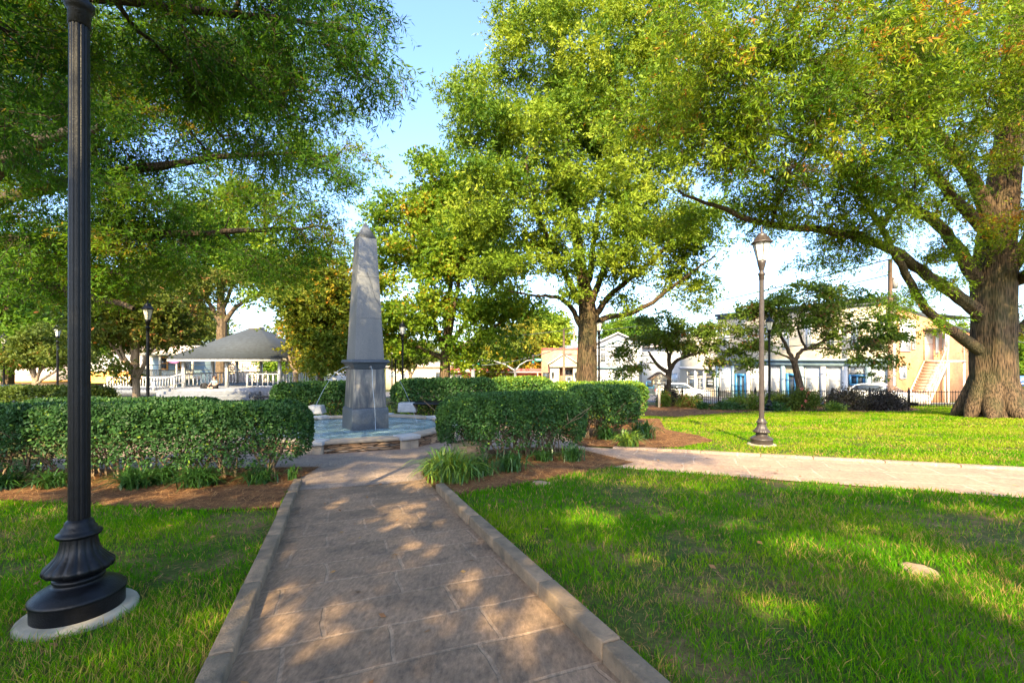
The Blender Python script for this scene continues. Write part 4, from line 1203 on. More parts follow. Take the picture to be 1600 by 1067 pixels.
for i, (px, py, r, h, n, t, lab) in enumerate((
        (705, 754, .50, .44, 560, .75, "largest striped strap-leaf clump at the corner where path meets plaza"),
        (748, 745, .30, .30, 260, .35, "second strap-leaf clump from the path under the round hedge"),
        (797, 738, .34, .30, 300, .30, "third strap-leaf clump from the path under the round hedge"),
        (850, 722, .26, .22, 180, .35, "low strap-leaf clump beneath the right half of the round hedge"),
        (893, 722, .28, .28, 240, .32, "strap-leaf clump at the right end of the round hedge"),
        (676, 744, .24, .22, 160, .40, "small strap-leaf clump straggling onto the plaza edge"),
        (212, 764, .36, .28, 340, .30, "strap-leaf clump just right of the black lamp column"),
        (255, 758, .30, .26, 260, .28, "strap-leaf clump between the two widest clumps of the left bed"),
        (312, 762, .38, .28, 360, .32, "wide strap-leaf clump left of the last hedge stem in the left bed"),
        (404, 757, .32, .24, 220, .35, "strap-leaf clump at the right end of the left hedge"),
        (456, 752, .12, .22, 60, .55, "thin grassy tuft beside the end of the left kerb"),
        (83, 764, .30, .24, 240, .30, "strap-leaf clump just left of the black lamp column"),
        (8, 765, .36, .24, 240, .30, "strap-leaf clump at the left edge of the photo"),
        (983, 700, .34, .34, 280, .82, "bright yellow-green strap-leaf clump beside the side path"),
        (1003, 686, .45, .42, 260, .30, "dark strap-leaf clump against the hedge block"),
        (948, 688, .34, .30, 200, .28, "dark strap-leaf clump left of the bright yellow-green one"))):
    strap_plant(lab, px, py, r * 1.3, h * 1.35, int(n * .85), 40 + i, t, wide=.020 if i < 13 else .03)

# ------------------------------------------------------------------ shrubs along the iron fence
def shrub(name, label, cat, px, py, rx, rz, n, L, W, mat_, seed, ry=None, petals=None, pm='petal', stems=10, tint=.42, flatten=0.0, group=None, base=None):
    g = base if base is not None else G(px, py); rng = np.random.default_rng(seed); ry = ry or rx * .8
    root = thing(name, label, cat, g, 0, group)
    nc = 26; u = unit(rng.normal(size=(nc, 3))); u[:, 2] = np.abs(u[:, 2]) * 1.0 - .1
    cc = u * (rng.random((nc, 1)) ** .4) * np.array([rx, ry, rz * .92]) * .85; cc[:, 2] += rz * .12
    pk = rng.integers(0, nc, n)
    pos = cc[pk] + rng.normal(size=(n, 3)) * np.array([rx, ry, rz]) * .16
    pos[:, 2] = np.abs(pos[:, 2]) + 0.03
    d = unit(pos / np.array([rx, ry, rz]) * .6 + rng.normal(size=(n, 3)) * .8)
    sc = rng.uniform(.7, 1.3, n)
    v, f = leaf_quads(pos, d, L * sc, W * sc, rng, .6)
    t = np.clip(rng.normal(tint, .1, nc)[pk] + rng.normal(0, .13, n), .01, 1)
    MB().add(v, f, t).build("foliage", M[mat_], root)
    mb = MB()
    for i in range(stems):
        e = cc[rng.integers(0, nc)]
        mb.tube([(rng.normal(0, .05), rng.normal(0, .05), -.05), e * np.array([.4, .4, .55]), e], [.02, .014, .006], 4, cap=False)
    mb.build("stems", M['stem'], root, smooth=True)
    if petals:
        m = petals; k = rng.integers(0, n, m); c = pos[k] * 1.03
        c = c[(c[:, 1] < 0.2)] if pm == 'petal' else c
        P0 = np.repeat(c, 14, 0) + rng.normal(size=(len(c) * 14, 3)) * .035
        v, f = leaf_quads(P0, unit(rng.normal(size=(len(P0), 3))), .07, .055, rng)
        MB().add(v, f, np.clip(rng.normal(.5, .25, len(f)), .01, 1)).build("blossom", M[pm], root)
    return root
FG = "shrubs planted along the iron fence"
shrub("azalea_shrub", "green shrub with pink blossoms in front of the big dogwood", "shrub", 1256, 642, .95, 1.05, 5200, .11, .05, 'leaf_olive', 70, petals=40, group=FG)
shrub("shrub", "loose olive shrub left of the pink-blossomed one", "shrub", 1228, 641, .85, .95, 4200, .11, .05, 'leaf_olive', 71, group=FG, tint=.6)
shrub("shrub", "spreading reddish-green shrub behind the bronze lamp column", "shrub", 1163, 640, 1.3, .95, 4200, .12, .05, 'leaf_dogwood', 72, group=FG, tint=.6)
shrub("shrub", "dark reddish shrub between the bronze lamp and the olive shrub", "shrub", 1205, 640, .7, 1.0, 3000, .11, .05, 'leaf_dogwood', 73, group=FG)
shrub("shrub", "large dark purple shrub at the right of the fence bed", "shrub", 1376, 642, 1.15, 1.15, 7000, .10, .06, 'leaf_purple', 74, group=FG)
shrub("shrub", "dark purple-green shrub right of the pink blossoms", "shrub", 1325, 642, 1.15, 1.15, 7000, .10, .06, 'leaf_purple', 75, group=FG, tint=.6)
shrub("shrub", "yellow-green low clump between pink blossoms and purple shrubs", "shrub", 1303, 643, .5, .42, 1200, .20, .03, 'leaf_strap', 76, tint=.8, group=FG)
shrub("shrub", "low dark green clump left of the bronze lamp base", "shrub", 1140, 641, 1.0, .38, 2200, .16, .04, 'leaf_strap', 77, tint=.2, group=FG)
shrub("shrub", "low dark green clump right of the bronze lamp column", "shrub", 1212, 643, .6, .42, 1500, .16, .04, 'leaf_strap', 78, tint=.2, group=FG)
shrub("shrub", "tan and green bush under the left dogwood", "shrub", 1078, 637, .85, .85, 3600, .11, .05, 'leaf_dogwood', 79, group=FG, tint=.75)
shrub("shrub", "small dark green clump at the foot of the tan bush", "shrub", 1098, 640, .45, .38, 1100, .12, .05, 'leaf_strap', 80, tint=.25, group=FG)
shrub("shrub", "dark reddish bush behind the little roofed notice box", "shrub", 1046, 634, 1.0, 1.35, 4200, .12, .06, 'leaf_purple', 81, group=FG, tint=.5)
shrub("flowering_shrub", "bush with orange flowers beside the notice box post", "shrub", 1038, 636, .5, 1.05, 1500, .11, .05, 'leaf_dogwood', 82, petals=7, pm='petal_orange', group=FG, tint=.5)
shrub("flowering_shrub", "yellow flowering plant behind the bright hedge with painted-in sunlight", "shrub", 0, 0, .45, .7, 1200, .10, .06, 'leaf_yellow', 83, tint=.75, base=Vector((0.8, 20.5, zg(.8, 20.5) + 0.7)))
shrub("shrub", "round dark shrub behind the white railing", "shrub", 0, 0, .9, 1.2, 2600, .12, .07, 'leaf_olive', 84, base=GX(160, 27))
shrub("shrub", "clipped green shrub left of the dark maple trunk", "shrub", 0, 0, 1.3, 1.5, 4200, .14, .08, 'leaf_hedge', 85, tint=.6, base=GX(462, 30))

# ------------------------------------------------------------------ trees
def big_roots(base, r, k=7, seed=0):
    def fn(mb):
        rng = np.random.default_rng(seed)
        for i in range(k):
            a = 2 * math.pi * (i + rng.uniform(-.25, .25)) / k; c, s = math.cos(a), math.sin(a); L = r * rng.uniform(1.2, 2.0)
            x, y = base[0], base[1]
            pts = [(x + c * r * .30, y + s * r * .30, base[2] + r * 1.9), (x + c * r * .62, y + s * r * .62, base[2] + r * .85), (x + c * r * 1.0, y + s * r * 1.0, base[2] + r * .26), (x + c * L, y + s * L, base[2] - r * .10)]
            pl = smooth_line([(Vector(p), q) for p, q in zip(pts, (r * .40, r * .42, r * .30, r * .08))], 4)
            mb.tube(pl[:, :3], pl[:, 3], 10, cap=False)
    return fn
# the right-hand oak
B1 = G(1551, 652); Y1 = B1.y
tree("oak_tree", "huge oak at the right edge with a thick furrowed forked trunk", B1,
     [(B1 - Vector((0, 0, .2)), .88), (B1 + Vector((0, 0, .45)), .74), (P(1551, 600, Y1), .64), (P(1551, 540, Y1), .61), (P(1552, 480, Y1), .60), (P(1553, 430, Y1), .60), (P(1554, 385, Y1), .54), (P(1566, 300, Y1), .46), (P(1578, 200, Y1), .36), (P(1585, 60, Y1), .28), (P(1600, -150, Y1), .16), (P(1600, -420, Y1), .06)],
     [line((1530, 548, Y1, 0.216), (1480, 512, Y1 - .3, 0.173), (1447, 482, Y1 - .6, 0.144), (1415, 430, Y1 - 1, 0.122), (1385, 372, Y1 - 1.5, 0.094), (1345, 305, Y1 - 2, 0.072), (1290, 240, Y1 - 3, 0.036)),
      line((1530, 492, Y1, 0.245), (1500, 466, Y1 - .3, 0.202), (1450, 432, Y1 - .8, 0.173), (1405, 398, Y1 - 1.2, 0.151), (1350, 373, Y1 - 2, 0.130), (1270, 358, Y1 - 3, 0.108), (1190, 347, Y1 - 4, 0.079), (1120, 322, Y1 - 5, 0.050), (1060, 300, Y1 - 5, 0.029)),
      line((1528, 440, Y1, 0.245), (1500, 395, Y1 - .2, 0.194), (1470, 355, Y1 - .5, 0.166), (1420, 322, Y1 - 1, 0.144), (1360, 290, Y1 - 2, 0.108), (1280, 235, Y1 - 3, 0.079), (1180, 200, Y1 - 4, 0.043)),
      line((1555, 380, Y1, 0.360), (1530, 300, Y1 - .2, 0.216), (1490, 240, Y1 - .5, 0.173), (1440, 170, Y1 - 1, 0.137), (1400, 80, Y1 - 2, 0.108), (1350, -20, Y1 - 3, 0.065)),
      line((1548, 370, Y1 - .4, 0.216), (1500, 320, Y1 - 1.5, 0.158), (1450, 260, Y1 - 3, 0.130), (1390, 180, Y1 - 4.5, 0.094), (1300, 110, Y1 - 6, 0.065), (1200, 80, Y1 - 7.5, 0.029)),
      line((1580, 420, Y1, 0.259), (1612, 360, Y1, 0.173), (1650, 260, Y1, 0.130), (1700, 120, Y1, 0.072)),
      line((1590, 520, Y1, 0.158), (1630, 480, Y1 + .5, 0.130), (1720, 420, Y1 + 1, 0.072)),
      line((1590, 440, Y1, 0.216), (1640, 400, Y1 - 2, 0.144), (1760, 300, Y1 - 4, 0.072))],
     [blob(1470, 60, 14.5, 2.8, 3.0, 2.4), blob(1330, 60, 12, 3.0, 3, 1.7), blob(1200, 110, 10.5, 2.2, 2.2, 1.1), blob(1110, 60, 10.5, 2.0, 2, 1.1), blob(1350, 190, 12, 2.4, 2.4, 0.9), blob(1220, 215, 11, 1.9, 1.9, .7),
      blob(1100, 180, 11, 1.8, 1.8, .9), blob(1110, 260, 11.5, 1.6, 1.6, .6), blob(1480, 180, 13.5, 2.4, 2.4, 1.3), blob(1250, 300, 12.5, 1.8, 2, .5, .8), blob(1450, 290, 14.5, 1.9, 2, .9, .7), blob(1350, 320, 14, 1.8, 2, .6, .8), blob(1600, 180, 18.5, 2.6, 1.5, 2.4, .7), blob(1180, 345, 13, 1.6, 1.6, .35, .5),
      blob(1300, 405, 14, 1.3, 1.5, .35, .45), blob(1400, 455, 15, 1.3, 1.4, .6, .45), blob(1480, 420, 15, 1.0, 1.2, .7, .4), blob(1450, 505, 15.5, .8, 1, .35, .3), blob(1600, 480, 17, 1.2, 2, 1.2, .3), blob(1750, 250, 15, 4, 4, 4, .5), blob(1560, -260, 18, 5, 4, 3, .6), blob(1560, -60, 15, 4, 4, 3, .6), blob(1090, 330, 12.5, 1.3, 1.4, .35, .6), blob(1700, 0, 10, 3, 3, 2, .5), blob(1200, 305, 13, 1.6, 1.6, .5, .8), blob(1300, 335, 14, 1.6, 1.6, .5, .8), blob(1390, 350, 14.5, 1.5, 1.6, .6, .8), blob(1440, 390, 15.5, 1.4, 1.4, .5, .7), blob(1330, 385, 15, 1.4, 1.5, .4, .6), blob(1490, 330, 16, 1.5, 1.5, .9, .6), ((16.5, 10.5, 8.6), 3.2, 2.6, 1.0, 1.3), ((20, 12, 9), 2.6, 2.6, 1.0, .8)],  # last two blobs: boughs out of view, added to shade the trunk
     2450, 0, M['bark_oak'], M['leaf_oak'], 101, step=.6, att_from=5, twigs=8, leaves=10, tlen=.38, L=.125, W=.032, droop=.25, autumn=.004, spread=.26, clump=.46, tint_var=.18,
     roots=big_roots(B1, .85, 8, 3), group="trees of the square", ribbons=True, tint_mean=.56)
# the central oak
B2 = GX(917, 23.0)
tree("oak_tree", "tall oak in the middle with a broad trunk and sunlit crown", B2,
     [(B2 - Vector((0, 0, .2)), .66), (B2 + Vector((0, 0, .7)), .56), (P(917, 575, 23), .50), (P(918, 530, 23), .47), (P(919, 495, 23), .46), (P(915, 460, 23), .36), (P(905, 400, 23), .26), (P(892, 300, 23), .2), (P(880, 180, 23), .14), (P(870, 30, 23), .08)],
     [line((906, 508, 23, 0.150), (892, 480, 23, 0.128), (868, 464, 22.5, 0.090), (835, 462, 22, 0.060), (800, 455, 21.5, 0.038)),
      line((928, 506, 23, 0.195), (950, 496, 22.8, 0.150), (985, 490, 22.5, 0.128), (1020, 472, 22, 0.105), (1062, 440, 21.5, 0.075), (1110, 405, 21, 0.045)),
      line((926, 500, 23, 0.195), (950, 465, 22.8, 0.143), (985, 435, 22.5, 0.112), (1030, 400, 22, 0.083), (1070, 350, 22, 0.053)),
      line((922, 480, 23, 0.210), (940, 430, 23, 0.150), (965, 350, 23, 0.112), (990, 240, 23, 0.075), (1010, 120, 23, 0.038)),
      line((910, 480, 23, 0.195), (880, 420, 22.5, 0.135), (840, 340, 22, 0.105), (790, 250, 22, 0.075), (740, 160, 22, 0.038)),
      line((905, 470, 23, 0.165), (870, 400, 21.5, 0.112), (840, 330, 20, 0.075), (820, 250, 19, 0.045)),
      line((920, 450, 23, 0.188), (930, 360, 24, 0.120), (950, 250, 25, 0.075), (950, 120, 25, 0.038))],
     [blob(775, 160, 22, 1.9, 2.4, 2.4), blob(748, 230, 22, 1.2, 2, 1.4), blob(722, 150, 22.5, .7, 1.2, 1.1), blob(840, 85, 22.5, 2.1, 3, 2.1), blob(920, 110, 22, 3.2, 3.2, 3.2), blob(1010, 190, 22.5, 2.8, 3, 2.8), blob(860, 230, 20.5, 3.2, 2.6, 2.4), blob(780, 320, 21, 2.4, 2.4, 1.8), blob(730, 330, 22, 1.5, 1.6, .9), blob(940, 330, 21, 2.8, 2.6, 1.9),
      blob(1040, 300, 22, 2.2, 2.3, 1.9), blob(870, 390, 20.5, 2.0, 2, 1.0), blob(810, 425, 21, 1.9, 1.9, .9), blob(980, 410, 22, 1.8, 2, .9, .8), blob(1070, 380, 21.5, 1.5, 1.8, .9, .7), blob(1110, 430, 21.5, 1.2, 1.6, .6, .6), blob(920, -60, 24, 4, 4, 3.2, .9), blob(1040, 60, 23, 3.0, 3, 3), blob(835, 480, 21.5, .8, .9, .35, .4), blob(1000, 465, 21.5, .9, 1, .3, .35), blob(950, 200, 25, 4, 3, 4, .6), blob(905, 455, 22.6, .6, .6, .5, .3), blob(985, 445, 22, 1.5, 1.6, .5, .7), blob(1050, 435, 21.6, 1.5, 1.6, .5, .7), blob(865, 450, 21.5, 1.2, 1.2, .4, .6), blob(1085, 465, 21.5, 1.0, 1.2, .4, .5), blob(1110, 350, 21.5, 1.4, 1.6, .9, .9), blob(1060, 385, 21.8, 1.6, 1.6, .8, 1.2), blob(1020, 365, 22, 1.6, 1.6, .8, 1)],
     2050, 0, M['bark_oak'], M['leaf_mid'], 102, step=.8, att_from=5, twigs=7, leaves=9, tlen=.46, L=.19, W=.068, droop=.12, spread=.32, clump=.5, tint_var=.2, group="trees of the square", roots=big_roots(B2, .62, 6, 5))
# bright maple right of the obelisk
B3 = GX(695, 29.0)
tree("maple_tree", "bright yellow-green maple right behind the obelisk", B3,
     [(B3 - Vector((0, 0, .2)), .42), (B3 + Vector((0, 0, .5)), .34), (P(695, 575, 29), .31), (P(697, 552, 29), .32), (P(699, 510, 29), .22), (P(704, 440, 29), .15), (P(705, 330, 29), .08)],
     [line((693, 560, 29, .2), (660, 545, 28.5, .13), (622, 530, 28, .07)), line((700, 550, 29, .2), (730, 500, 29, .14), (770, 450, 29, .08), (800, 400, 29, .04)),
      line((694, 548, 29, .2), (672, 490, 29, .13), (650, 420, 29, .08), (640, 340, 29, .04)), line((702, 552, 29, .18), (745, 530, 28, .11), (800, 490, 27.5, .06)), line((700, 530, 29, .2), (715, 450, 28, .12), (735, 360, 28, .06))],
     [blob(680, 290, 29, 2.2, 2.2, 1.6), blob(630, 345, 29, 2.0, 2, 1.5), blob(735, 330, 29, 2.2, 2.2, 1.6), blob(605, 420, 28.5, 1.6, 1.8, 1.5), blob(690, 400, 28, 3.0, 2.4, 1.9), blob(770, 410, 28.5, 2.2, 2.2, 1.7), blob(630, 490, 28, 2.0, 2, 1.3), blob(700, 480, 27.5, 2.0, 2, 1.2, .8), blob(770, 500, 28, 2.0, 2, 1.2), blob(815, 470, 28, 1.1, 1.3, 1.0, .7), blob(640, 545, 27.5, 1.5, 1.5, .5, .6), blob(730, 550, 27.5, 2.0, 1.6, .5, .7), blob(800, 545, 27.5, .7, 1, .5, .4), blob(660, 265, 29, 1.0, 1, .6, .6), blob(825, 545, 27, .4, .5, .7, .25)],
     930, 0, M['bark_grey'], M['leaf_maple'], 103, step=.8, att_from=3, twigs=6, leaves=8, tlen=.5, L=.21, W=.125, droop=.1, spread=.4, clump=.6, autumn=.01, group="trees of the square", tint_var=.17, tint_mean=.58)
# near oak overhead on the left: its trunk stands outside the picture
B4 = Vector((-8.6, 2.2, zg(-8.6, 2.2)))
tree("oak_tree", "near oak whose narrow-leaved boughs hang over the top left", B4,
     [(B4 - Vector((0, 0, .2)), .75), (B4 + Vector((0, 0, 1)), .6), (B4 + Vector((.1, 0, 3)), .55), (B4 + Vector((.2, .1, 5)), .48), (B4 + Vector((.2, .2, 8)), .3), (B4 + Vector((.3, .1, 12)), .1)],
     [[(B4 + Vector((.2, .1, 4.5)), .2), (Vector((-6.6, 4.4, 5.3)), .10), (Vector((-4.6, 6.2, 6.2)), .055), (Vector((-2.6, 7.4, 6.8)), .03)],
      [(B4 + Vector((.2, .1, 5.2)), .28), (Vector((-6, 2.5, 6.4)), .2), (Vector((-3.2, 2.6, 7.4)), .13), (Vector((0, 2.2, 8)), .06)],
      [(B4 + Vector((.2, .1, 5.2)), .28), (Vector((-6.5, 0, 6.8)), .2), (Vector((-3.5, -3, 8.4)), .13), (Vector((0, -5, 9)), .06)],
      [(B4 + Vector((.2, .1, 5)), .25), (Vector((-9, 5, 5.6)), .15), (Vector((-9, 8, 6)), .08)]],
     [((-4.6, 6.6, 5.9), 1.9, 1.3, .9, 1.2), ((-2.75, 7.2, 6.3), 1.1, 1.3, .8, 1.1), ((-6.6, 6.4, 5.0), 1.7, 1.6, 1.2, 1), ((-3.6, 5.2, 6.6), 2.0, 1.5, .8), ((-6.2, 5.0, 6.2), 2, 1.6, 1.0), ((-2.0, 7.7, 6.5), .35, .7, .4, .6), ((-4.0, 7.3, 5.1), 1.1, .9, .5, .8), ((-3.9, 7.8, 7.2), 2, 1.4, .8, .9),
      ((-8.5, 6.5, 5.5), 2, 2, 1.2, .5), ((-3, 1.5, 7.8), 3.2, 3, 1.2, 1.1), ((-.6, 0.2, 8.6), 2.6, 2.4, 1.0, .9), ((-2, -3, 9.0), 3.2, 3, 1.3, 1), ((0.2, -5, 9.2), 2.4, 2.5, 1, .7), ((-6, -2, 9), 4, 4, 1.5, .6), ((-8.5, 2, 11), 4, 4, 2, .5)],
     1250, 0, M['bark_dark'], M['leaf_near'], 104, step=.45, att_from=3, twigs=8, leaves=10, tlen=.32, L=.115, W=.023, droop=.45, spread=.22, clump=.36, tint_var=.2, ribbons=True, group="trees of the square", autumn=.004)
# second oak on the left: boughs with blue-green leaves across the middle height
B5 = Vector((-20.5, 15.5, zg(-20.5, 15.5)))
def L5(*r): return line(*r)
tree("oak_tree", "oak left of the photo spreading long bare boughs above the pavilion", B5,
     [(B5 - Vector((0, 0, .2)), .8), (B5 + Vector((0, 0, 1)), .65), (B5 + Vector((.3, -.1, 4)), .55), (B5 + Vector((.5, -.2, 8)), .4), (B5 + Vector((.5, -.2, 13)), .15)],
     [[(B5 + Vector((.4, 0, 5.2)), .32)] + line((-60, 395, 14.5, .24), (40, 436, 14, .16), (125, 458, 13.5, .11), (210, 482, 13.2, .06)),
      [(B5 + Vector((.4, 0, 7.2)), .3)] + line((-60, 330, 14, .2), (110, 285, 13.5, .15), (200, 268, 13, .12), (300, 252, 13, .09), (420, 240, 13, .06), (525, 247, 13, .03)),
      [(B5 + Vector((.4, 0, 5.6)), .3)] + line((-50, 380, 14.5, .2), (100, 380, 14, .14), (260, 366, 13.5, .1), (380, 362, 13.2, .07), (490, 355, 13, .03)),
      [(B5 + Vector((.5, 0, 8.5)), .26)] + line((-50, 200, 14, .18), (150, 130, 13.5, .12), (350, 90, 13, .05)),
      [(B5 + Vector((.5, 0, 6)), .26)] + line((-40, 300, 11, .2), (60, 220, 10, .13), (160, 200, 9, .06))],
     [blob(470, 245, 13, 1.7, 1.5, .6), blob(515, 280, 13, .9, 1.2, .5), blob(545, 215, 13, .5, .9, .4, .6), blob(380, 190, 13, 2.0, 2, .9), blob(300, 130, 13, 2.2, 2, .9), blob(450, 150, 13, 1.6, 1.6, .7), blob(480, 340, 13, 1.6, 1.5, .8), blob(390, 320, 13.3, 1.6, 1.7, .7), blob(280, 330, 13.5, 1.9, 2, .8), blob(170, 310, 13, 2, 2, .9), blob(60, 250, 12, 2, 2.2, 1.2),
      blob(50, 370, 12.5, 1.9, 2, .8), blob(150, 395, 13.5, 1.8, 2, .7), blob(260, 400, 13.5, 1.6, 1.8, .6), blob(350, 410, 14, 1.2, 1.5, .5), blob(430, 420, 13.5, .9, 1.2, .8), blob(30, 445, 13.5, 1.5, 1.6, .6), blob(130, 455, 14, 1.5, 1.6, .5), blob(80, 120, 12, 2.4, 2.4, 1.4), blob(190, 200, 12, 2, 2, 1.0), blob(30, 30, 11, 2.4, 2.4, 1.4), blob(510, 400, 14, .9, 1.2, .5, .6), blob(220, 445, 14, 1.4, 1.6, .45, .7), blob(-120, 300, 15, 4, 4, 3, .5), blob(330, 20, 12.5, 2.2, 2, 1.0, .9), blob(450, 50, 12.5, 1.8, 2, .8, .8), blob(180, 60, 12, 2.2, 2.2, 1.2, .9)],
     1750, 0, M['bark_dark'], M['leaf_near'], 105, step=.55, att_from=3, twigs=7, leaves=9, tlen=.42, L=.125, W=.034, droop=.3, spread=.26, clump=.42, tint_var=.2, group="trees of the square", tint_mean=.5, ribbons=True)
# tree behind the pavilion
B6 = GX(346, 44)
tree("maple_tree", "sunlit tree with a stout trunk rising behind the pavilion roof", B6,
     [(B6 - Vector((0, 0, .2)), .6), (B6 + Vector((0, 0, 1)), .5), (P(346, 560, 44), .46), (P(347, 505, 44), .42), (P(345, 450, 44), .25), (P(350, 360, 44), .12)],
     [line((344, 505, 44, .25), (325, 470, 44, .18), (300, 430, 44, .08)), line((349, 505, 44, .25), (375, 475, 44, .18), (410, 455, 44, .08)), line((346, 490, 44, .22), (365, 440, 44, .14), (380, 380, 44, .06))],
     [blob(330, 380, 44, 4, 3.6, 3), blob(290, 430, 43, 2.6, 2.6, 2), blob(385, 390, 44, 3.4, 3, 2.4), blob(400, 445, 43, 2.2, 2.4, 1.2, .7), blob(345, 440, 42.5, 2.2, 2, 1.5, .7), blob(340, 320, 44, 3.4, 3, 2), blob(275, 480, 43, 1.6, 1.8, 1, .6), blob(430, 420, 44, 2, 2, 1.6)],
     520, 0, M['bark_grey'], M['leaf_maple'], 106, step=1.2, att_from=3, twigs=5, leaves=6, tlen=.8, L=.34, W=.2, spread=.6, clump=.8, group="trees of the square", tint_mean=.5)
# small multi-stem tree left of the pavilion
B7 = GX(213, 20)
tree("small_tree", "small multi-stem tree beside the white railing left of the pavilion", B7,
     [(B7 - Vector((0, 0, .1)), .2), (B7 + Vector((0, 0, .3)), .17), (P(213, 570, 20), .12), (P(214, 530, 20), .1), (P(216, 480, 20), .05)],
     [line((212, 595, 20, .1), (198, 570, 20, .08), (175, 540, 20, .06), (150, 518, 20, .03)), line((214, 592, 20, .1), (205, 550, 20, .07), (205, 500, 20, .04)), line((215, 595, 20, .1), (228, 560, 20, .07), (255, 530, 20, .05), (285, 505, 20, .03)), line((212, 590, 20, .08), (190, 545, 19.7, .05), (180, 500, 19.5, .03))],
     [blob(200, 500, 20, 1.7, 1.6, .8), blob(150, 520, 20, 1.2, 1.3, .6), blob(255, 515, 20, 1.3, 1.3, .6), blob(225, 460, 20, 1.5, 1.6, .7), blob(275, 495, 20, .7, 1.1, .4), blob(285, 452, 25, 2.0, 2, .6, .9), blob(350, 432, 25.5, 1.5, 1.6, .45, .6), blob(170, 470, 20, 1.5, 1.5, .8), blob(175, 565, 19.6, .7, .8, .3, .5)],  # the two deepest blobs are added to shade the pavilion
     600, 0, M['bark_pale'], M['leaf_olive'], 107, step=.5, att_from=2, twigs=6, leaves=8, tlen=.4, L=.15, W=.075, spread=.3, clump=.45, group="trees of the square", tint_mean=.6, autumn=.01)
B8_ = GX(56, 31)
tree("small_tree", "small pink-barked tree in front of the orange-roofed house", B8_,
     [(B8_, .12), (P(54, 590, 31), 0.135), (P(52, 570, 31), 0.108), (P(56, 540, 31), 0.068)],
     [line((54, 598, 31, 0.108), (66, 575, 31, 0.081), (75, 550, 31, 0.041)), line((54, 598, 31, 0.095), (45, 570, 31, 0.068), (35, 550, 31, 0.041)), line((55, 600, 31, 0.081), (85, 582, 31, 0.061), (108, 568, 31, 0.027))],
     [blob(60, 545, 31, 1.89, 1.76, 0.81), blob(30, 555, 31, 1.22, 1.35, 0.68), blob(95, 548, 31, 1.62, 1.49, 0.68), blob(75, 528, 31, 1.89, 1.76, 0.68), blob(115, 560, 31, 1.08, 1.22, 0.54)],
     230, 0, M['bark_pale'], M['leaf_olive'], 108, step=.5, att_from=1, twigs=6, leaves=7, tlen=.4, L=.19, W=.10, spread=.3, clump=.4, group="trees of the square", tint_mean=.62)
# maples turning yellow between pavilion and obelisk
B9 = GX(502, 25)
tree("maple_tree", "dark-stemmed maple with green and orange leaves left of the obelisk", B9,
     [(B9, .24), (B9 + Vector((0, 0, .8)), .2), (P(500, 570, 25), .15), (P(497, 530, 25), .1), (P(500, 460, 25), .05)],
     [line((501, 590, 25, .14), (490, 565, 25, .1), (478, 530, 25, .06), (465, 490, 25, .03)), line((503, 590, 25, .12), (515, 560, 25, .09), (525, 520, 25, .05)), line((501, 580, 25, .1), (510, 530, 24.5, .06), (515, 480, 24.5, .03))],
     [blob(500, 470, 25, 1.9, 1.8, 1.6), blob(535, 520, 25, 1.2, 1.4, 1.2), blob(486, 520, 25, .8, 1.4, .9), blob(520, 560, 24.5, 1.1, 1.2, .5), blob(472, 460, 25, 1.1, 1.6, 1.0), blob(485, 420, 25, 1.4, 1.4, 1.0), blob(530, 460, 25, 1.0, 1.2, 1.2)],
     480, 0, M['bark_dark'], M['leaf_yellow'], 109, step=.6, att_from=2, twigs=6, leaves=8, tlen=.45, L=.18, W=.10, spread=.36, clump=.5, group="trees of the square", tint_mean=.22, autumn=.01, tint_var=.22)
B10 = GX(462, 33)
tree("maple_tree", "yellow and orange maple right of the pavilion roof", B10,
     [(B10, .2), (P(462, 585, 33), .17), (P(460, 560, 33), .13), (P(458, 500, 33), .06)],
     [line((461, 585, 33, .12), (452, 555, 33, .08), (462, 520, 33, .04)), line((462, 585, 33, .12), (485, 560, 33, .08), (500, 530, 33, .04))],
     [blob(495, 505, 33, 1.2, 2, 1.4), blob(505, 535, 33, 1.3, 2, 1.2), blob(478, 440, 33, 1.4, 2, 1.0), blob(500, 560, 33, 1.2, 1.2, .7)],
     300, 0, M['bark_pale'], M['leaf_yellow'], 110, step=.8, att_from=1, twigs=5, leaves=7, tlen=.55, L=.24, W=.15, spread=.45, clump=.6, group="trees of the square", tint_mean=.5, tint_var=.2)
B11 = GX(641, 50)
tree("small_tree", "small many-stemmed tree between the lamp posts and the maple trunk", B11,
     [(B11, .14), (P(641, 590, 50), 0.160), (P(641, 565, 50), 0.116), (P(642, 540, 50), 0.058)],
     [line((641, 590, 50, 0.131), (636, 565, 50, 0.087), (628, 550, 50, 0.043)), line((641, 590, 50, 0.131), (652, 568, 50, 0.087), (664, 552, 50, 0.043))],
     [blob(640, 550, 50, 2.32, 2.03, 1.01), blob(660, 560, 50, 1.45, 1.45, 0.72), blob(622, 560, 50, 1.30, 1.45, 0.87)],
     170, 0, M['bark_pale'], M['leaf_olive'], 111, step=.7, att_from=1, twigs=5, leaves=7, tlen=.5, L=.27, W=.15, spread=.35, clump=.45, group="trees of the square", tint_mean=.7)
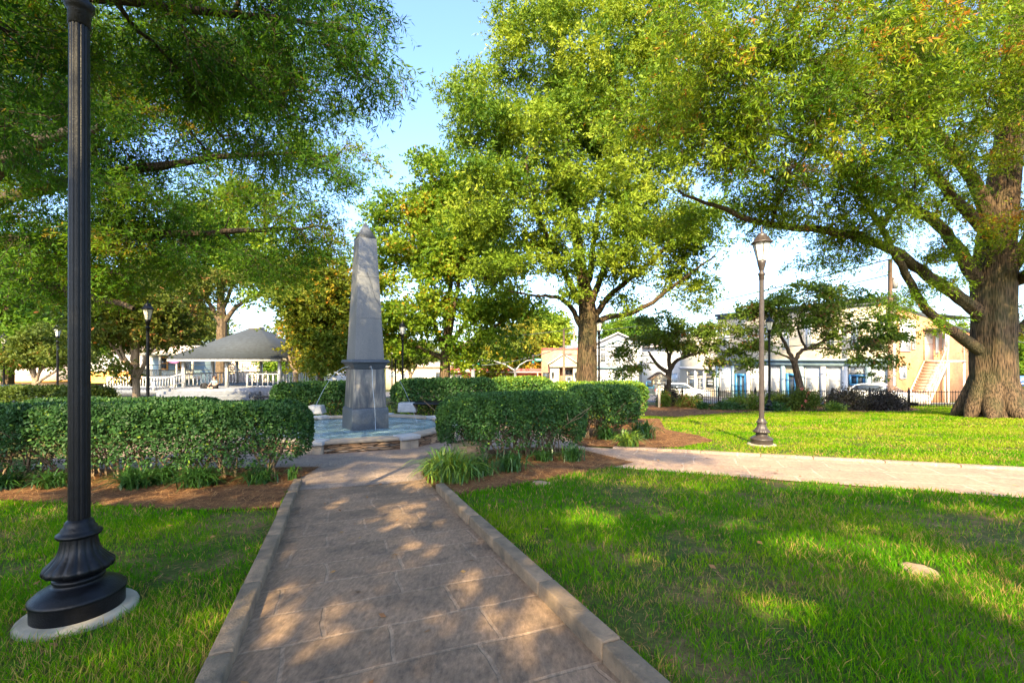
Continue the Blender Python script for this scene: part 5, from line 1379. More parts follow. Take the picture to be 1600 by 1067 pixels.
# dogwoods in front of the shops
B12 = GX(1251, 26)
tree("dogwood_tree", "wide flat-layered dogwood in front of the blue shop doors", B12,
     [(B12 - Vector((0, 0, .1)), .26), (P(1252, 625, 26), .22), (P(1249, 600, 26), .2), (P(1243, 575, 26), .17), (P(1240, 562, 26), .14)],
     [line((1241, 566, 26, .13), (1230, 545, 26, .10), (1222, 528, 26, .08), (1205, 512, 26, .04)), line((1242, 568, 26, .13), (1247, 553, 26, .11), (1260, 545, 26, .09), (1300, 528, 26, .07), (1345, 510, 26, .03)), line((1260, 545, 26, .06), (1300, 545, 25.5, .05), (1340, 548, 25.5, .02)), line((1260, 545, 26, .07), (1248, 520, 26, .06), (1250, 490, 26, .03)), line((1241, 562, 26, .06), (1180, 540, 25.6, .04), (1150, 530, 25.5, .02))],
     [blob(1265, 455, 26, 1.9, 1.6, 0.56), blob(1310, 465, 26, 1.6, 1.6, 0.50), blob(1190, 490, 26, 1.8, 1.6, 0.60), blob(1240, 485, 26, 2.2, 1.8, 0.60), blob(1310, 500, 26, 2.2, 1.8, 0.60), blob(1365, 520, 26, 1.5, 1.5, 0.64), blob(1170, 525, 26, 1.5, 1.5, 0.60), blob(1215, 515, 25.6, 1.6, 1.5, .25, .7), blob(1330, 540, 25.6, 1.8, 1.5, .25, .8), blob(1375, 560, 25.8, 1.1, 1.2, .35), blob(1150, 560, 25.8, .9, 1, .3, .7), blob(1385, 590, 25.8, .5, .6, .3, .35), blob(1280, 525, 25.6, 1.6, 1.4, .2, .5), blob(1165, 580, 25.6, .5, .5, .25, .3), blob(1340, 565, 25.6, .9, .9, .15, .4)],
     400, 0, M['bark_dark'], M['leaf_dogwood'], 112, step=.5, att_from=3, twigs=5, leaves=6, tlen=.4, L=.16, W=.095, droop=.35, spread=.26, clump=.5, flat=.35, group="trees of the square", tint_mean=.6, up=.8)
B13 = GX(1043, 29)
tree("dogwood_tree", "smaller dogwood with a low fork behind the little notice box", B13,
     [(B13 - Vector((0, 0, .1)), .26), (P(1043, 610, 29), .23), (P(1044, 590, 29), .2), (P(1046, 578, 29), .17)],
     [line((1044, 582, 29, .15), (1030, 573, 29, .12), (1020, 560, 29, .09), (1013, 548, 29, .05)), line((1047, 580, 29, .15), (1055, 565, 29, .12), (1075, 556, 29, .09), (1110, 548, 29, .04)), line((1046, 576, 29, .12), (1048, 550, 29, .09), (1068, 535, 29, .04)), line((1046, 576, 29, .1), (1042, 545, 29, .07), (1030, 515, 29, .03))],
     [blob(1040, 500, 29, 1.6, 1.5, 0.60), blob(1080, 505, 29, 1.6, 1.6, 0.60), blob(1010, 525, 29, 1.7, 1.6, 0.60), blob(1050, 530, 29, 1.9, 1.6, 0.60), blob(1095, 535, 29, 1.6, 1.5, 0.60), blob(985, 550, 29, 1.1, 1.3, .45), blob(1085, 565, 28.6, 1.6, 1.3, .22, .7), blob(975, 575, 28.8, .8, 1, .4), blob(1000, 570, 28.8, .8, .9, .35), blob(1125, 550, 28.6, 1.2, 1.2, .3), blob(1110, 520, 29, 1.3, 1.4, .3), blob(1120, 580, 28.6, .6, .8, .2, .4)],
     240, 0, M['bark_dark'], M['leaf_dogwood'], 113, step=.5, att_from=2, twigs=5, leaves=6, tlen=.4, L=.17, W=.10, droop=.35, spread=.26, clump=.5, flat=.35, group="trees of the square", tint_mean=.6, up=.8)
# unseen oaks added behind the camera, crowns shaped to cast the wanted dapples
def plain_tree(name, label, base, h, r, n, leafm, seed, L, W, tw=6, lv=8, group="trees beyond the square", low=.35, bark='bark_grey', tint_mean=.42, clump=.9, tl=.6, sp=.5, rz=None, autumn=0, r0=None):
    rng = np.random.default_rng(seed); b = Vector(base); r0 = r0 or h * .028
    bl = []
    for i in range(9):
        a = i * 2.4 + rng.uniform(0, 1); q = r * rng.uniform(.35, .62); z = h * rng.uniform(low + .15, .85)
        s = r * rng.uniform(.42, .58) * (1.05 - .35 * z / h)
        bl.append(((b.x + q * math.cos(a), b.y + q * math.sin(a), b.z + z), s, s, s * .62, 1))
    bl.append(((b.x, b.y, b.z + h * .86), r * .5, r * .5, h * .13, 1))
    tr = [(b - Vector((0, 0, .2)), r0 * 1.25), (b + Vector((0, 0, h * .12)), r0), (b + Vector((r * .03, 0, h * .35)), r0 * .8), (b + Vector((-r * .03, 0, h * .65)), r0 * .45), (b + Vector((0, 0, h * .9)), r0 * .12)]
    return tree(name, label, b, tr, [], bl, n, 0, M[bark], M[leafm], seed, step=h / 14, att_from=2, twigs=tw, leaves=lv, tlen=tl, L=L, W=W, spread=sp, clump=clump, group=group, tint_mean=tint_mean, autumn=autumn)
LIT = [(613, 790, 44, 7), (632, 811, 26, 8), (655, 867, 26, 10), (563, 884, 17, 7), (792, 915, 22, 14), (667, 945, 20, 13), (564, 948, 30, 8), (812, 962, 28, 18), (470, 868, 16, 5), (462, 800, 12, 7), (500, 792, 16, 5), (655, 757, 26, 5), (418, 960, 24, 9), (735, 898, 16, 6), (600, 1035, 22, 9), (690, 1000, 14, 8), (515, 1020, 22, 10),
       (905, 800, 60, 13), (935, 822, 32, 8), (838, 852, 16, 12), (1030, 797, 22, 8), (1140, 815, 62, 10), (1225, 850, 44, 12), (1310, 846, 110, 14), (1450, 890, 130, 26), (1545, 930, 80, 34), (1390, 826, 70, 8), (1540, 800, 90, 10), (1060, 1000, 26, 16), (1000, 870, 22, 8), (1190, 930, 26, 9), (1330, 985, 30, 12), (900, 930, 16, 8), (1460, 1030, 40, 18),
       (270, 775, 60, 9), (420, 788, 34, 7), (30, 782, 50, 9), (228, 1010, 32, 14), (90, 797, 46, 7), (300, 815, 30, 7), (390, 860, 14, 8), (250, 900, 16, 9), (30, 860, 26, 8)]
lit = [(G(x, y), G(x - rx, y), G(x, y + ry)) for x, y, rx, ry in LIT]
rng = np.random.default_rng(31); tg = [[], []]
for _ in range(5200):
    x, y = rng.uniform(-6.5, 9.0), rng.uniform(0.6, 6.6)
    # the far edge of the shade follows the near side of the cross path
    if x > 1.2 and y > 6.25 - 0.22 * (x - 1.2): continue
    skip = False
    for c, ex, ey in lit:
        if ((x - c.x) / (abs(ex.x - c.x) + .12)) ** 2 + ((y - c.y) / (abs(ey.y - c.y) + .12)) ** 2 < 1: skip = True; break
    if skip: continue
    zz = rng.uniform(5.8, 8.6)
    p = Vector((x, y, zg(x, y))) + SUN_DIR * (zz / SUN_DIR.z)
    tg[0 if p.x < -0.9 else 1].append(tuple(p))
def shade_tree(label, base, tgt, seed):  # added crown: leaf points are wanted shade traced back towards the sun
    b = Vector(base); k = rng.permutation(len(tgt))[:1500]
    tree("oak_tree", label, b, [(b - Vector((0, 0, .2)), .45), (b + Vector((0, 0, .8)), .36), (b + Vector((0, 0, 2.6)), .32), (b + Vector((0, 0, 5.4)), .2), (b + Vector((0, 0, 8)), .06)], [], [(tuple(b), 1, 1, 1, 1)], 10, 0, M['bark_grey'], M['leaf_near'], seed,
         step=1.0, att_from=2, twigs=3, leaves=6, tlen=.17, L=.13, W=.075, spread=.085, droop=.1, targets=[tgt[i] for i in k], group="trees of the square", tip=.005)
shade_tree("unseen shade oak added behind the viewpoint to the left, crown shaped to dapple the ground", (-4.2, -6.5, zg(-4.2, -6.5)), tg[0], 122)
shade_tree("unseen shade oak added behind the viewpoint to the right, crown shaped to dapple the ground", (3.4, -6.8, zg(3.4, -6.8)), tg[1], 121)
# trees beyond the square
far = [("pine_tree", "rounded light-green tree left of the brick bank's utility pole", (852, 90), 15.5, 5.2, 420, 'leaf_mid', .55, .38, .45, .6),
       ("maple_tree", "yellowing tree behind the left end of the red shops", (775, 84), 10, 7.5, 420, 'leaf_yellow', .5, .34, .30, .3),
       ("maple_tree", "orange-tinged tree behind the traffic signal arm", (812, 86), 12.5, 6.5, 420, 'leaf_yellow', .5, .34, .30, .38),
       ("maple_tree", "green tree between the red shops and the brick bank", (838, 100), 12.5, 4.5, 260, 'leaf_olive', .5, .34, .30, .8),
       ("pine_tree", "bright green tree rising behind the white gabled shop roof", (986, 100), 15.4, 6.5, 420, 'leaf_maple', .5, .36, .6, .4),
       ("maple_tree", "green tree behind the obelisk's right lamp posts", (655, 100), 10, 5, 220, 'leaf_olive', .5, .34, .30, .7),
       ("maple_tree", "sunny tree seen just left of the right oak's trunk", (1495, 50), 7.2, 3.4, 460, 'leaf_maple', .3, .2, .15, .6),
       ("maple_tree", "sunny tree seen just right of the right oak's trunk", (1605, 46), 6.2, 3.0, 420, 'leaf_maple', .28, .19, .15, .5),
       ("maple_tree", "golden tree between the small tree and the maple right of the obelisk", (612, 95), 11, 4.5, 200, 'leaf_yellow', .5, .34, .3, .4),
       ("oak_tree", "broad green tree behind the leftmost lamp post", (12, 36), 13, 6.0, 620, 'leaf_maple', .32, .16, .12, .3),
       ("oak_tree", "dark green tree behind the orange-roofed house", (105, 62), 18, 8.0, 520, 'leaf_olive', .42, .22, .25, .35),
       ("oak_tree", "dark green tree behind the porch house", (235, 74), 22, 9.0, 520, 'leaf_olive', .5, .26, .25, .4),
       ("oak_tree", "tall green tree filling the gap above the pavilion's left side", (265, 58), 19, 6.5, 420, 'leaf_olive', .42, .22, .25, .55),
       ("oak_tree", "green tree behind the yellow maple right of the pavilion", (500, 62), 12.0, 4.2, 330, 'leaf_olive', .42, .24, .25, .7),
       ("oak_tree", "small rounded tree behind the pavilion's right corner", (452, 46), 5.5, 2.2, 160, 'leaf_maple', .26, .16, .15, .3)]
for i, (nm, lab, (px, Y), h, r, n, lm, L, W, low, tm) in enumerate(far):
    plain_tree(nm, lab, GX(px, Y), h, r, n, lm, 140 + i, L, W, low=low, tint_mean=tm, tw=5, lv=6, tl=.9, sp=.7, clump=1.0 if Y > 55 else .7)
# dead twig cluster caught in the right oak
rng = np.random.default_rng(77); mb = MB(); c0 = np.array(P(1395 - 150, 262, 11.2))
for i in range(26):
    e = c0 + rng.normal(size=3) * np.array([.45, .4, .22]) + np.array([0, 0, -.12]); m_ = (c0 + e) / 2 + rng.normal(size=3) * .08
    mb.tube([c0 + rng.normal(size=3) * .06, m_, e], [.010, .006, .003], 4, cap=False)
    for j in range(3):
        e2_ = m_ + rng.normal(size=3) * .2; mb.tube([m_, (m_ + e2_) / 2 + rng.normal(size=3) * .02, e2_], [.004, .003, .002], 3, cap=False)
mb.v = [x - c0 for x in mb.v]
o = mb.build("dead_branch", M['dead_twig'], smooth=True); o.location = c0
tag(o, "bare pinkish dead branch cluster hanging in the right oak's leaves", "branch")
# ------------------------------------------------------------------ buildings
class Facade:
    """a building whose front runs from (pxL at depth YL) to (pxR at depth YR); local x along it, y inwards, z up"""
    def __init__(s, name, label, pxL, YL, pxR, YR, cat="building", group=None, base=None):
        s.a = Vector(((pxL - 800) / FPX * YL, YL)); s.b = Vector(((pxR - 800) / FPX * YR, YR))
        s.u = (s.b - s.a); s.w = s.u.length; s.u.normalize()
        mid = (s.a + s.b) / 2
        s.zb = zg(mid.x, mid.y) if base is None else base
        s.root = thing(name, label, cat, (s.a.x, s.a.y, s.zb), math.atan2(s.u.y, s.u.x), group)
    def x(s, px):
        k = (px - 800) / FPX      # a.x + t u.x = k (a.y + t u.y)
        return (k * s.a.y - s.a.x) / (s.u.x - k * s.u.y)
    def z(s, px, py):
        Y = s.a.y + s.x(px) * s.u.y
        return EYE - (py - HOR) / FPX * Y - s.zb
    def part(s, name, m, fn, parent=None, bevel=0):
        mb = MB(); fn(mb); return mb.build(name, m, parent or s.root, bevel=bevel)
    def rect(s, x0, x1, z0, z1, y0, y1):
        return lambda mb: mb.box(x0, x1, y0, y1, z0, z1)
    def window(s, px0, py0, px1, py1, frame='white_paint', pane='glass', nx=2, nz=2, fw=0.07, name="window", proud=0.05, abs_=None):
        if abs_: x0, x1, z0, z1 = abs_
        else:
            x0, x1 = s.x(px0), s.x(px1); c = (px0 + px1) / 2
            z0, z1 = s.z(c, py1), s.z(c, py0)
        mb = MB()
        mb.box(x0, x0 + fw, -proud, 0.02, z0, z1).box(x1 - fw, x1, -proud, 0.02, z0, z1).box(x0 + fw, x1 - fw, -proud, 0.02, z0, z0 + fw).box(x0 + fw, x1 - fw, -proud, 0.02, z1 - fw, z1)
        for i in range(1, nx):
            c = x0 + (x1 - x0) * i / nx; mb.box(c - fw * .3, c + fw * .3, -proud * .8, 0.015, z0 + fw, z1 - fw)
        for i in range(1, nz):
            c = z0 + (z1 - z0) * i / nz; mb.box(x0 + fw, x1 - fw, -proud * .6, 0.01, c - fw * .3, c + fw * .3)
        w = mb.build(name, M[frame], s.root)
        MB().box(x0 + fw * .5, x1 - fw * .5, -0.022, -0.006, z0 + fw * .5, z1 - fw * .5).build("pane", M[pane], w)
        return w
# --- white corner shop building with blue doors
f = Facade("shop_building", "long cream two-storey corner shop with blue doors and a brick side", 1121, 45, 1397, 32, group="shops and houses round the square", base=-1.9)
H_ = 6.06 - f.zb; W_ = f.w; D_ = 14.0
f.part("wall", M['white_brick'], lambda mb: mb.box(0, W_, 0.0, 0.35, -1.5, H_ - 0.25))
ct = 1.47 - f.zb
f.part("cornice", M['dark_trim'], lambda mb: mb.box(-.15, W_ + .12, -.22, .4, H_ - .25, H_).box(-.1, W_ + .08, -.12, -.0, H_ - .50, H_ - .33))
f.part("shopfront_cornice", M['teal_grey'], lambda mb: mb.box(-.05, W_ + .05, -.38, -.003, ct - .02, ct + .14).box(0, W_, -.22, -.004, ct - .42, ct - .05))
for a, b in ((1118, 1124), (1145, 1148), (1168, 1173), (1191, 1204), (1222, 1228), (1247, 1257), (1284, 1292), (1318, 1326), (1354, 1362), (1388, 1397)):
    x0, x1 = max(0, f.x(a)), min(W_, f.x(b)); f.part("pilaster", M['white_paint'] if a in (1168, 1191, 1284, 1318) else M['teal_grey'], f.rect(x0, x1, -1, ct - .43, -.2, -.002))
for a, b, y0, y1 in ((1125, 1144, 572, 612), (1174, 1190, 572, 612), (1205, 1221, 572, 612), (1258, 1283, 572, 612), (1293, 1317, 572, 616), (1327, 1353, 572, 583), (1363, 1387, 573, 600)):
    f.window(a, y0, b, y1, 'white_paint', 'blind', 1, 2 if y1 > 600 else 1, .08, "shop_window", .08)
for a, b, y0, y1 in ((1149, 1167, 584, 624), (1229, 1246, 583, 624)):
    dr = f.window(a, y0, b, y1, 'blue_paint', 'glass', 2 if a == 1149 else 1, 1, .22, "door", .10); dr["label"] = "blue glazed shop door"
f.window(1327, 585, 1353, 603, 'blue_paint', 'glass', 2, 1, .16, "shop_window", .10)
for a in (1134, 1165, 1196, 1228, 1262, 1298, 1336, 1376):
    f.window(a - 5, 508 if a < 1260 else 502, a + 6, 546, 'white_paint', 'glass_pale', 2, 2, .07)
# brick side wall with the outside stair
su = Vector((-f.u.y, f.u.x)); corner = f.b
f2 = Facade.__new__(Facade); f2.a = corner.copy(); f2.b = corner + su * D_; f2.u = su; f2.w = D_; f2.zb = f.zb
f2.root = f.root
class SideParts:
    """local frame of the side wall expressed in the building's own frame: side x -> local y, outwards -> local +x"""
    @staticmethod
    def box(mb, x0, x1, y0, y1, z0, z1): mb.box(W_ + y0, W_ + y1, x0, x1, z0, z1)
sx = f2.x; sz = lambda px, py: EYE - (py - HOR) / FPX * (corner.y + sx(px) * su.y) - f.zb
zA, zB = sz(1404, 480), 3.5 - f.zb
mb = MB(); mb.poly([(W_ - .3, 0.352, -1.5), (W_ - .3, D_, -1.5), (W_ - .3, D_, zB), (W_ - .3, 0.352, zA), (W_ + .03, 0.352, -1.5), (W_ + .03, D_, -1.5), (W_ + .03, D_, zB), (W_ + .03, 0.352, zA)],
        [[0, 1, 2, 3], [7, 6, 5, 4], [0, 4, 5, 1], [3, 2, 6, 7], [1, 5, 6, 2], [0, 3, 7, 4]]); mb.build("side_wall", M['brick_tan'], f.root)
mb = MB(); mb.poly([(W_ - .35, 0.36, zA + .002), (W_ - .35, D_, zB + .002), (W_ + .1, D_, zB + .002), (W_ + .1, 0.36, zA + .002), (W_ - .35, 0.36, zA + .14), (W_ - .35, D_, zB + .14), (W_ + .1, D_, zB + .14), (W_ + .1, 0.36, zA + .14)],
        [[3, 2, 1, 0], [4, 5, 6, 7], [0, 1, 5, 4], [1, 2, 6, 5], [2, 3, 7, 6], [3, 0, 4, 7]]); mb.build("coping", M['dark_trim'], f.root)
MB().box(.0, W_ - .302, .4, D_, H_ - 1.0, H_ - .9).build("roof", M['dark_trim'], f.root)
MB().box(0.0, .3, .352, D_, -1.5, H_ - .6).build("side_wall", M['white_brick'], f.root)
def side_win(p0, p1, y0, y1, name="window", pane='blind', nz=5, fr='white_paint'):
    x0, x1 = sx(p0), sx(p1); z0, z1 = sz(p0, y1), sz(p0, y0); m_ = MB(); S = SideParts.box; fw = .07
    S(m_, x0, x0 + fw, .031, .10, z0, z1); S(m_, x1 - fw, x1, .031, .10, z0, z1); S(m_, x0 + fw, x1 - fw, .031, .10, z0, z0 + fw); S(m_, x0 + fw, x1 - fw, .031, .10, z1 - fw, z1)
    for i in range(1, nz): c = z0 + (z1 - z0) * i / nz; S(m_, x0 + fw, x1 - fw, .031, .085, c - .025, c + .025)
    w = m_.build(name, M[fr], f.root); m2 = MB(); S(m2, x0 + .03, x1 - .03, .034, .055, z0 + .03, z1 - .03); m2.build("pane", M[pane], w)
side_win(1404, 1421, 498, 549); side_win(1423, 1428, 500, 546, nz=1); side_win(1460, 1464, 515, 553, nz=1); side_win(1471, 1476, 517, 555, nz=1)
side_win(1442, 1457, 512, 563, "upstairs_door", 'stair_wood', 2, 'brick'); side_win(1404, 1414, 572, 592, nz=2, pane='glass_pale')
xt, xb = sx(1441), sx(1410); zt, zbm = sz(1441, 563), zg(31, 33) - f.zb
st = MB(); n_ = 15
for i in range(n_):
    a = i / n_; x = xt + (xb - xt) * a; z = zt + (zbm - zt) * (i + 1) / n_
    SideParts.box(st, x + (xb - xt) / n_ - .02, x, .15, 1.4, z - .04, z)
    SideParts.box(st, x + (xb - xt) / n_ - .0, x + (xb - xt) / n_ + .025, .15, 1.4, z - .19, z - .042)
st.build("stair", M['stair_wood'], f.root)
rl = MB()
for yy in (.12, 1.43):
    for dz in (-.18, .0):
        rl.tube([(W_ + yy, xt, zt + dz - .05), (W_ + yy, xb, zbm + dz + .05)], .05, 4)
for yy in (1.43,): 
    rl.tube([(W_ + yy, xt, zt + .95), (W_ + yy, xb, zbm + .95)], .03, 5)
    for i in range(6): a = i / 5; rl.tube([(W_ + yy, xt + (xb - xt) * a, zt + (zbm - zt) * a), (W_ + yy, xt + (xb - xt) * a, zt + (zbm - zt) * a + .95)], .025, 4)
rl.build("stair_rail", M['stair_wood'], f.root)
ld = MB(); SideParts.box(ld, xt + .01, xt + 2.8, .035, 1.5, zt - .14, zt); ld.build("landing", M['stair_wood'], f.root)
for x_, y_ in ((xt + .15, 1.42), (xt + 2.7, 1.42), (xt + 2.7, .3)):
    m_ = MB(); SideParts.box(m_, x_ - .06, x_ + .06, y_ - .06, y_ + .06, -1.0, zt - .142); SideParts.box(m_, x_ - .05, x_ + .05, y_ - .05, y_ + .05, zt + .002, zt + 2.2); m_.build("post", M['stair_wood'], f.root)
m_ = MB(); SideParts.box(m_, xt, xt + 2.85, .035, 1.6, zt + 2.21, zt + 2.34); m_.build("porch_roof", M['dark_trim'], f.root)

GB = "shops and houses round the square"
# --- small cream shop
f = Facade("shop_building", "narrow cream shop with a green door and a dark wall sign", 1063, 49.2, 1119.2, 45.05, group=GB)
top = f.z(1090, 524); f.part("wall", M['cream_paint'], f.rect(0, f.w - .02, -1, top, 0, 8)); f.part("parapet", M['white_paint'], f.rect(-.05, f.w - .02, top + .002, top + .25, -.1, 8.1))
for a, b in ((1074, 1085), (1089, 1099), (1103, 1117)): f.window(a, 580, b, 588, 'white_paint', 'glass', 1, 1, .06)
f.window(1074, 591, 1085, 608, 'white_paint', 'glass', 1, 1, .06, "shop_window")
d_ = f.window(1089, 590, 1099, 620, 'white_paint', 'glass', 2, 4, .08, "door"); d_["label"] = "grey-green glazed shop door"
sg = f.window(1104, 590, 1117, 605, 'dark_trim', 'dark_trim', 1, 1, .05, "wall_sign", .07)
x0, x1 = f.x(1107), f.x(1114); z0 = f.z(1110, 598)
m_ = MB()
for r_, cnt in ((.16, 7), (-.12, 5)):
    for i in range(cnt):
        c = x0 + (x1 - x0) * (i + .5) / cnt; m_.box(c - .03, c + .03, -.095, -.075, z0 + r_ - .07, z0 + r_ + .07)
m_.build("lettering", M['white_mark'], sg)
for a, b in ((1085.5, 1088.5), (1099.5, 1102.5), (1117.2, 1119)): f.part("pilaster", M['white_paint'], f.rect(f.x(a), f.x(b), -.5, f.z(1090, 576), -.12, -.002))
f.part("cornice", M['white_paint'], f.rect(0, f.w - .03, f.z(1090, 577), f.z(1090, 573), -.25, -.003))
# --- pale building behind the left dogwood
f = Facade("shop_building", "pale building with a pinkish roof seen through the smaller dogwood", 1003, 58, 1064, 53, group=GB)
top = f.z(1030, 541); f.part("wall", M['white_paint'], f.rect(0, f.w, -1, top, 0, 9))
m_ = MB().poly([(-.3, -.4, top), (f.w + .3, -.4, top), (f.w + .3, 9, top + 1.6), (-.3, 9, top + 1.6), (-.3, -.4, top - .15), (f.w + .3, -.4, top - .15), (f.w + .3, 9, top + 1.4), (-.3, 9, top + 1.4)], [[0, 1, 2, 3], [7, 6, 5, 4], [4, 5, 1, 0], [5, 6, 2, 1], [6, 7, 3, 2], [7, 4, 0, 3]]); m_.build("roof", M['roof_pale'], f.root)
f.window(1010, 596, 1022, 606, 'blue_paint', 'glass', 1, 1, .1); f.window(1028, 580, 1038, 604, 'white_paint', 'glass_pale', 2, 2, .1); f.window(1045, 582, 1060, 604, 'white_paint', 'glass_pale', 2, 2, .1)
# --- white gabled shop
f = Facade("shop_building", "white classical gabled shop just right of the central oak trunk", 923, 63, 1010, 61, group=GB)
zt_, ze = f.z(967, 521), f.z(967, 541); W_ = f.w
f.part("wall", M['siding_white'], lambda mb: mb.prism_y([(0, -1), (W_, -1), (W_, ze), (W_ / 2, zt_ - .1), (0, ze)], 0, 12))
def rake(mb, x0, z0, x1, z1, t, y0, y1):
    mb.poly([(x0, y0, z0), (x1, y0, z1), (x1, y0, z1 + t), (x0, y0, z0 + t), (x0, y1, z0), (x1, y1, z1), (x1, y1, z1 + t), (x0, y1, z0 + t)], [[0, 1, 2, 3], [7, 6, 5, 4], [0, 4, 5, 1], [1, 5, 6, 2], [2, 6, 7, 3], [3, 7, 4, 0]])
f.part("roof", M['white_paint'], lambda mb: (rake(mb, -.35, ze - .12, W_ / 2, zt_ - .02, .2, -.4, 12.2), rake(mb, W_ + .35, ze - .12, W_ / 2, zt_ - .02, .2, -.4, 12.2)))
f.part("pediment_trim", M['teal_grey'], lambda mb: (rake(mb, .9, ze - .3, W_ / 2, zt_ - 1.0, .14, -.14, -.003), rake(mb, W_ - .9, ze - .3, W_ / 2, zt_ - 1.0, .14, -.14, -.003)))
f.part("band", M['teal_grey'], f.rect(-.05, W_ + .05, f.z(967, 576), f.z(967, 573), -.28, -.003))
for a in (930, 949, 956, 972, 990, 1006): f.part("pilaster", M['white_paint'], f.rect(f.x(a), f.x(a) + .45, f.z(967, 572.8), ze - .05, -.1, -.002))
for a, b in ((938, 946), (962, 969), (982, 989)): f.window(a, 551, b, 566, 'white_paint', 'glass', 3, 3, .06, "window"); f.window(a, 544, b, 548, 'white_paint', 'glass', 3, 1, .05, "window")
for a, b in ((933, 938), (939, 947), (949, 958)): f.window(a, 578, b, 592, 'white_paint', 'blind', 2, 2, .06, "shop_window"); f.window(a, 592.2, b, 606, 'white_paint', 'glass', 2, 2, .06, "shop_window")
f.window(975, 595, 998, 606, 'blue_paint', 'glass', 3, 1, .12, "shop_window"); f.window(966, 577, 973, 606, 'blue_paint', 'blind', 1, 2, .12, "door")
# --- brick bank with portico
f = Facade("bank_building", "orange brick building with a white columned portico", 846, 76, 937, 75, group=GB)
top = f.z(880, 546); W_ = f.w; f.part("wall", M['brick'], f.rect(0, W_, -1, top, 0, 11)); f.part("coping", M['red_wall'], f.rect(-.1, W_ + .1, top + .002, top + .22, -.12, 11.1))
f.window(848, 582, 859, 594, 'dark_trim', 'glass', 2, 1, .08)
x0, x1 = f.x(857), f.x(905); ze, za = f.z(880, 571.5), f.z(880, 553); xm = (x0 + x1) / 2
f.part("pediment", M['cream_paint'], lambda mb: mb.prism_y([(x0 + .3, ze + .25), (x1 - .3, ze + .25), (xm, za - .3)], -1.7, -.01))
f.part("portico_roof", M['cream_paint'], lambda mb: (rake(mb, x0 - .1, ze + .1, xm, za - .15, .28, -1.9, -.02), rake(mb, x1 + .1, ze + .1, xm, za - .15, .28, -1.9, -.02)))
f.part("entablature", M['cream_paint'], f.rect(x0 + .2, x1 - .2, ze - .25, ze + .24, -1.8, -.012))
for a, b in ((860, 874), (895, 903)):
    f.part("portico_wall", M['cream_paint'], f.rect(f.x(a), f.x(b), -1, ze - .26, -1.5, -1.1)); 
f.part("portico_wall", M['brick_tan'], f.rect(f.x(861), f.x(862.5), -1, ze - .26, -1.09, -.012)); f.part("portico_wall", M['brick_tan'], f.rect(f.x(901), f.x(902.5), -1, ze - .26, -1.09, -.012))
f.window(883, 577, 895, 586, 'white_paint', 'glass', 2, 1, .1); f.window(884, 588, 894, 608, 'white_paint', 'glass', 1, 1, .22, "door", .1)
for a in (864, 899): f.part("wall_lamp", M['dark_trim'], lambda mb: mb.lathe([(0, f.z(a, 590)), (.14, f.z(a, 589)), (.2, f.z(a, 583)), (.26, f.z(a, 582.5)), (0, f.z(a, 580))], 8, f.x(a), -1.75).box(f.x(a) - .03, f.x(a) + .03, -1.75, -1.5, f.z(a, 584.5), f.z(a, 584)))
# --- red shops
f = Facade("shop_building", "low row of red shops with a cream fascia beyond the maple trunk", 699, 84, 846, 80, group=GB)
f.part("wall", M['red_wall'], f.rect(0, f.w, -1, f.z(780, 582), 0, 10)); f.part("fascia", M['cream_paint'], f.rect(-.3, f.w + .3, f.z(780, 582) + .002, f.z(780, 580), -1.2, 10))
f.part("roof", M['red_wall'], f.rect(-.3, f.w + .3, f.z(780, 580) + .002, f.z(780, 576), -.9, 10))
f.window(703, 585, 711, 596, 'white_paint', 'glass', 2, 2, .2); f.window(713, 585, 724, 597, 'white_paint', 'glass', 3, 2, .25); f.window(758, 586, 768, 592, 'white_paint', 'blind', 1, 1, .1); f.window(748, 585, 754, 594, 'orange_roof', 'glass_pale', 1, 1, .2, "shop_window"); f.window(778, 586, 792, 597, 'white_paint', 'glass_pale', 3, 1, .15, "shop_window")
f.part("end_panel", M['white_paint'], f.rect(.0, f.x(712), -.5, f.z(705, 583), -.035, -.003)); f.part("end_post", M['cream_paint'], f.rect(f.x(841), f.x(842.5), -.5, f.z(840, 582), -1.15, -1.0)); f.part("shop_sign", M['white_mark'], f.rect(f.x(724), f.x(737), f.z(730, 580), f.z(730, 577), -1.3, -1.21))
f.part("vent", M['cream_paint'], lambda mb: mb.lathe([(1.0, f.z(827, 575.8)), (1.0, f.z(827, 574)), (.7, f.z(827, 572.5)), (0, f.z(827, 572))], 12, f.x(827), 3))
# --- low white buildings
f = Facade("shop_building", "low white building with a pale roof behind the three lamp posts", 603, 84, 698, 82, group=GB)
f.part("wall", M['cream_paint'], f.rect(0, f.w, -1, f.z(650, 573), 0, 10)); f.part("roof", M['roof_pale'], lambda mb: rake(mb, 0, 0, 1, 0, .1, 0, 1) if False else mb.poly([(-.4, -.6, f.z(650, 573) + .003), (f.w + .4, -.6, f.z(650, 573) + .003), (f.w + .4, 9, f.z(650, 566)), (-.4, 9, f.z(650, 566)), (-.4, 10, f.z(650, 573) + .003), (f.w + .4, 10, f.z(650, 573) + .003)], [[0, 1, 2, 3], [3, 2, 5, 4], [0, 3, 4], [1, 5, 2], [0, 4, 5, 1]]))
f.window(681, 582, 692, 594, 'dark_trim', 'glass', 1, 3, .1); f.window(628, 583, 634, 598, 'white_paint', 'glass', 1, 2, .1, "door"); f.window(608, 581, 616, 590, 'white_paint', 'glass_pale', 2, 1, .1); f.window(645, 583, 660, 592, 'white_paint', 'glass_pale', 3, 1, .1)
f = Facade("shop_building", "pinkish-white building between the pavilion and the obelisk", 462, 72, 545, 74, group=GB)
f.part("wall", M['white_paint'], f.rect(0, f.w, -1, f.z(500, 566), 0, 9)); f.part("coping", M['roof_pale'], f.rect(-.2, f.w + .2, f.z(500, 566) + .002, f.z(500, 563), -.3, 9.1))
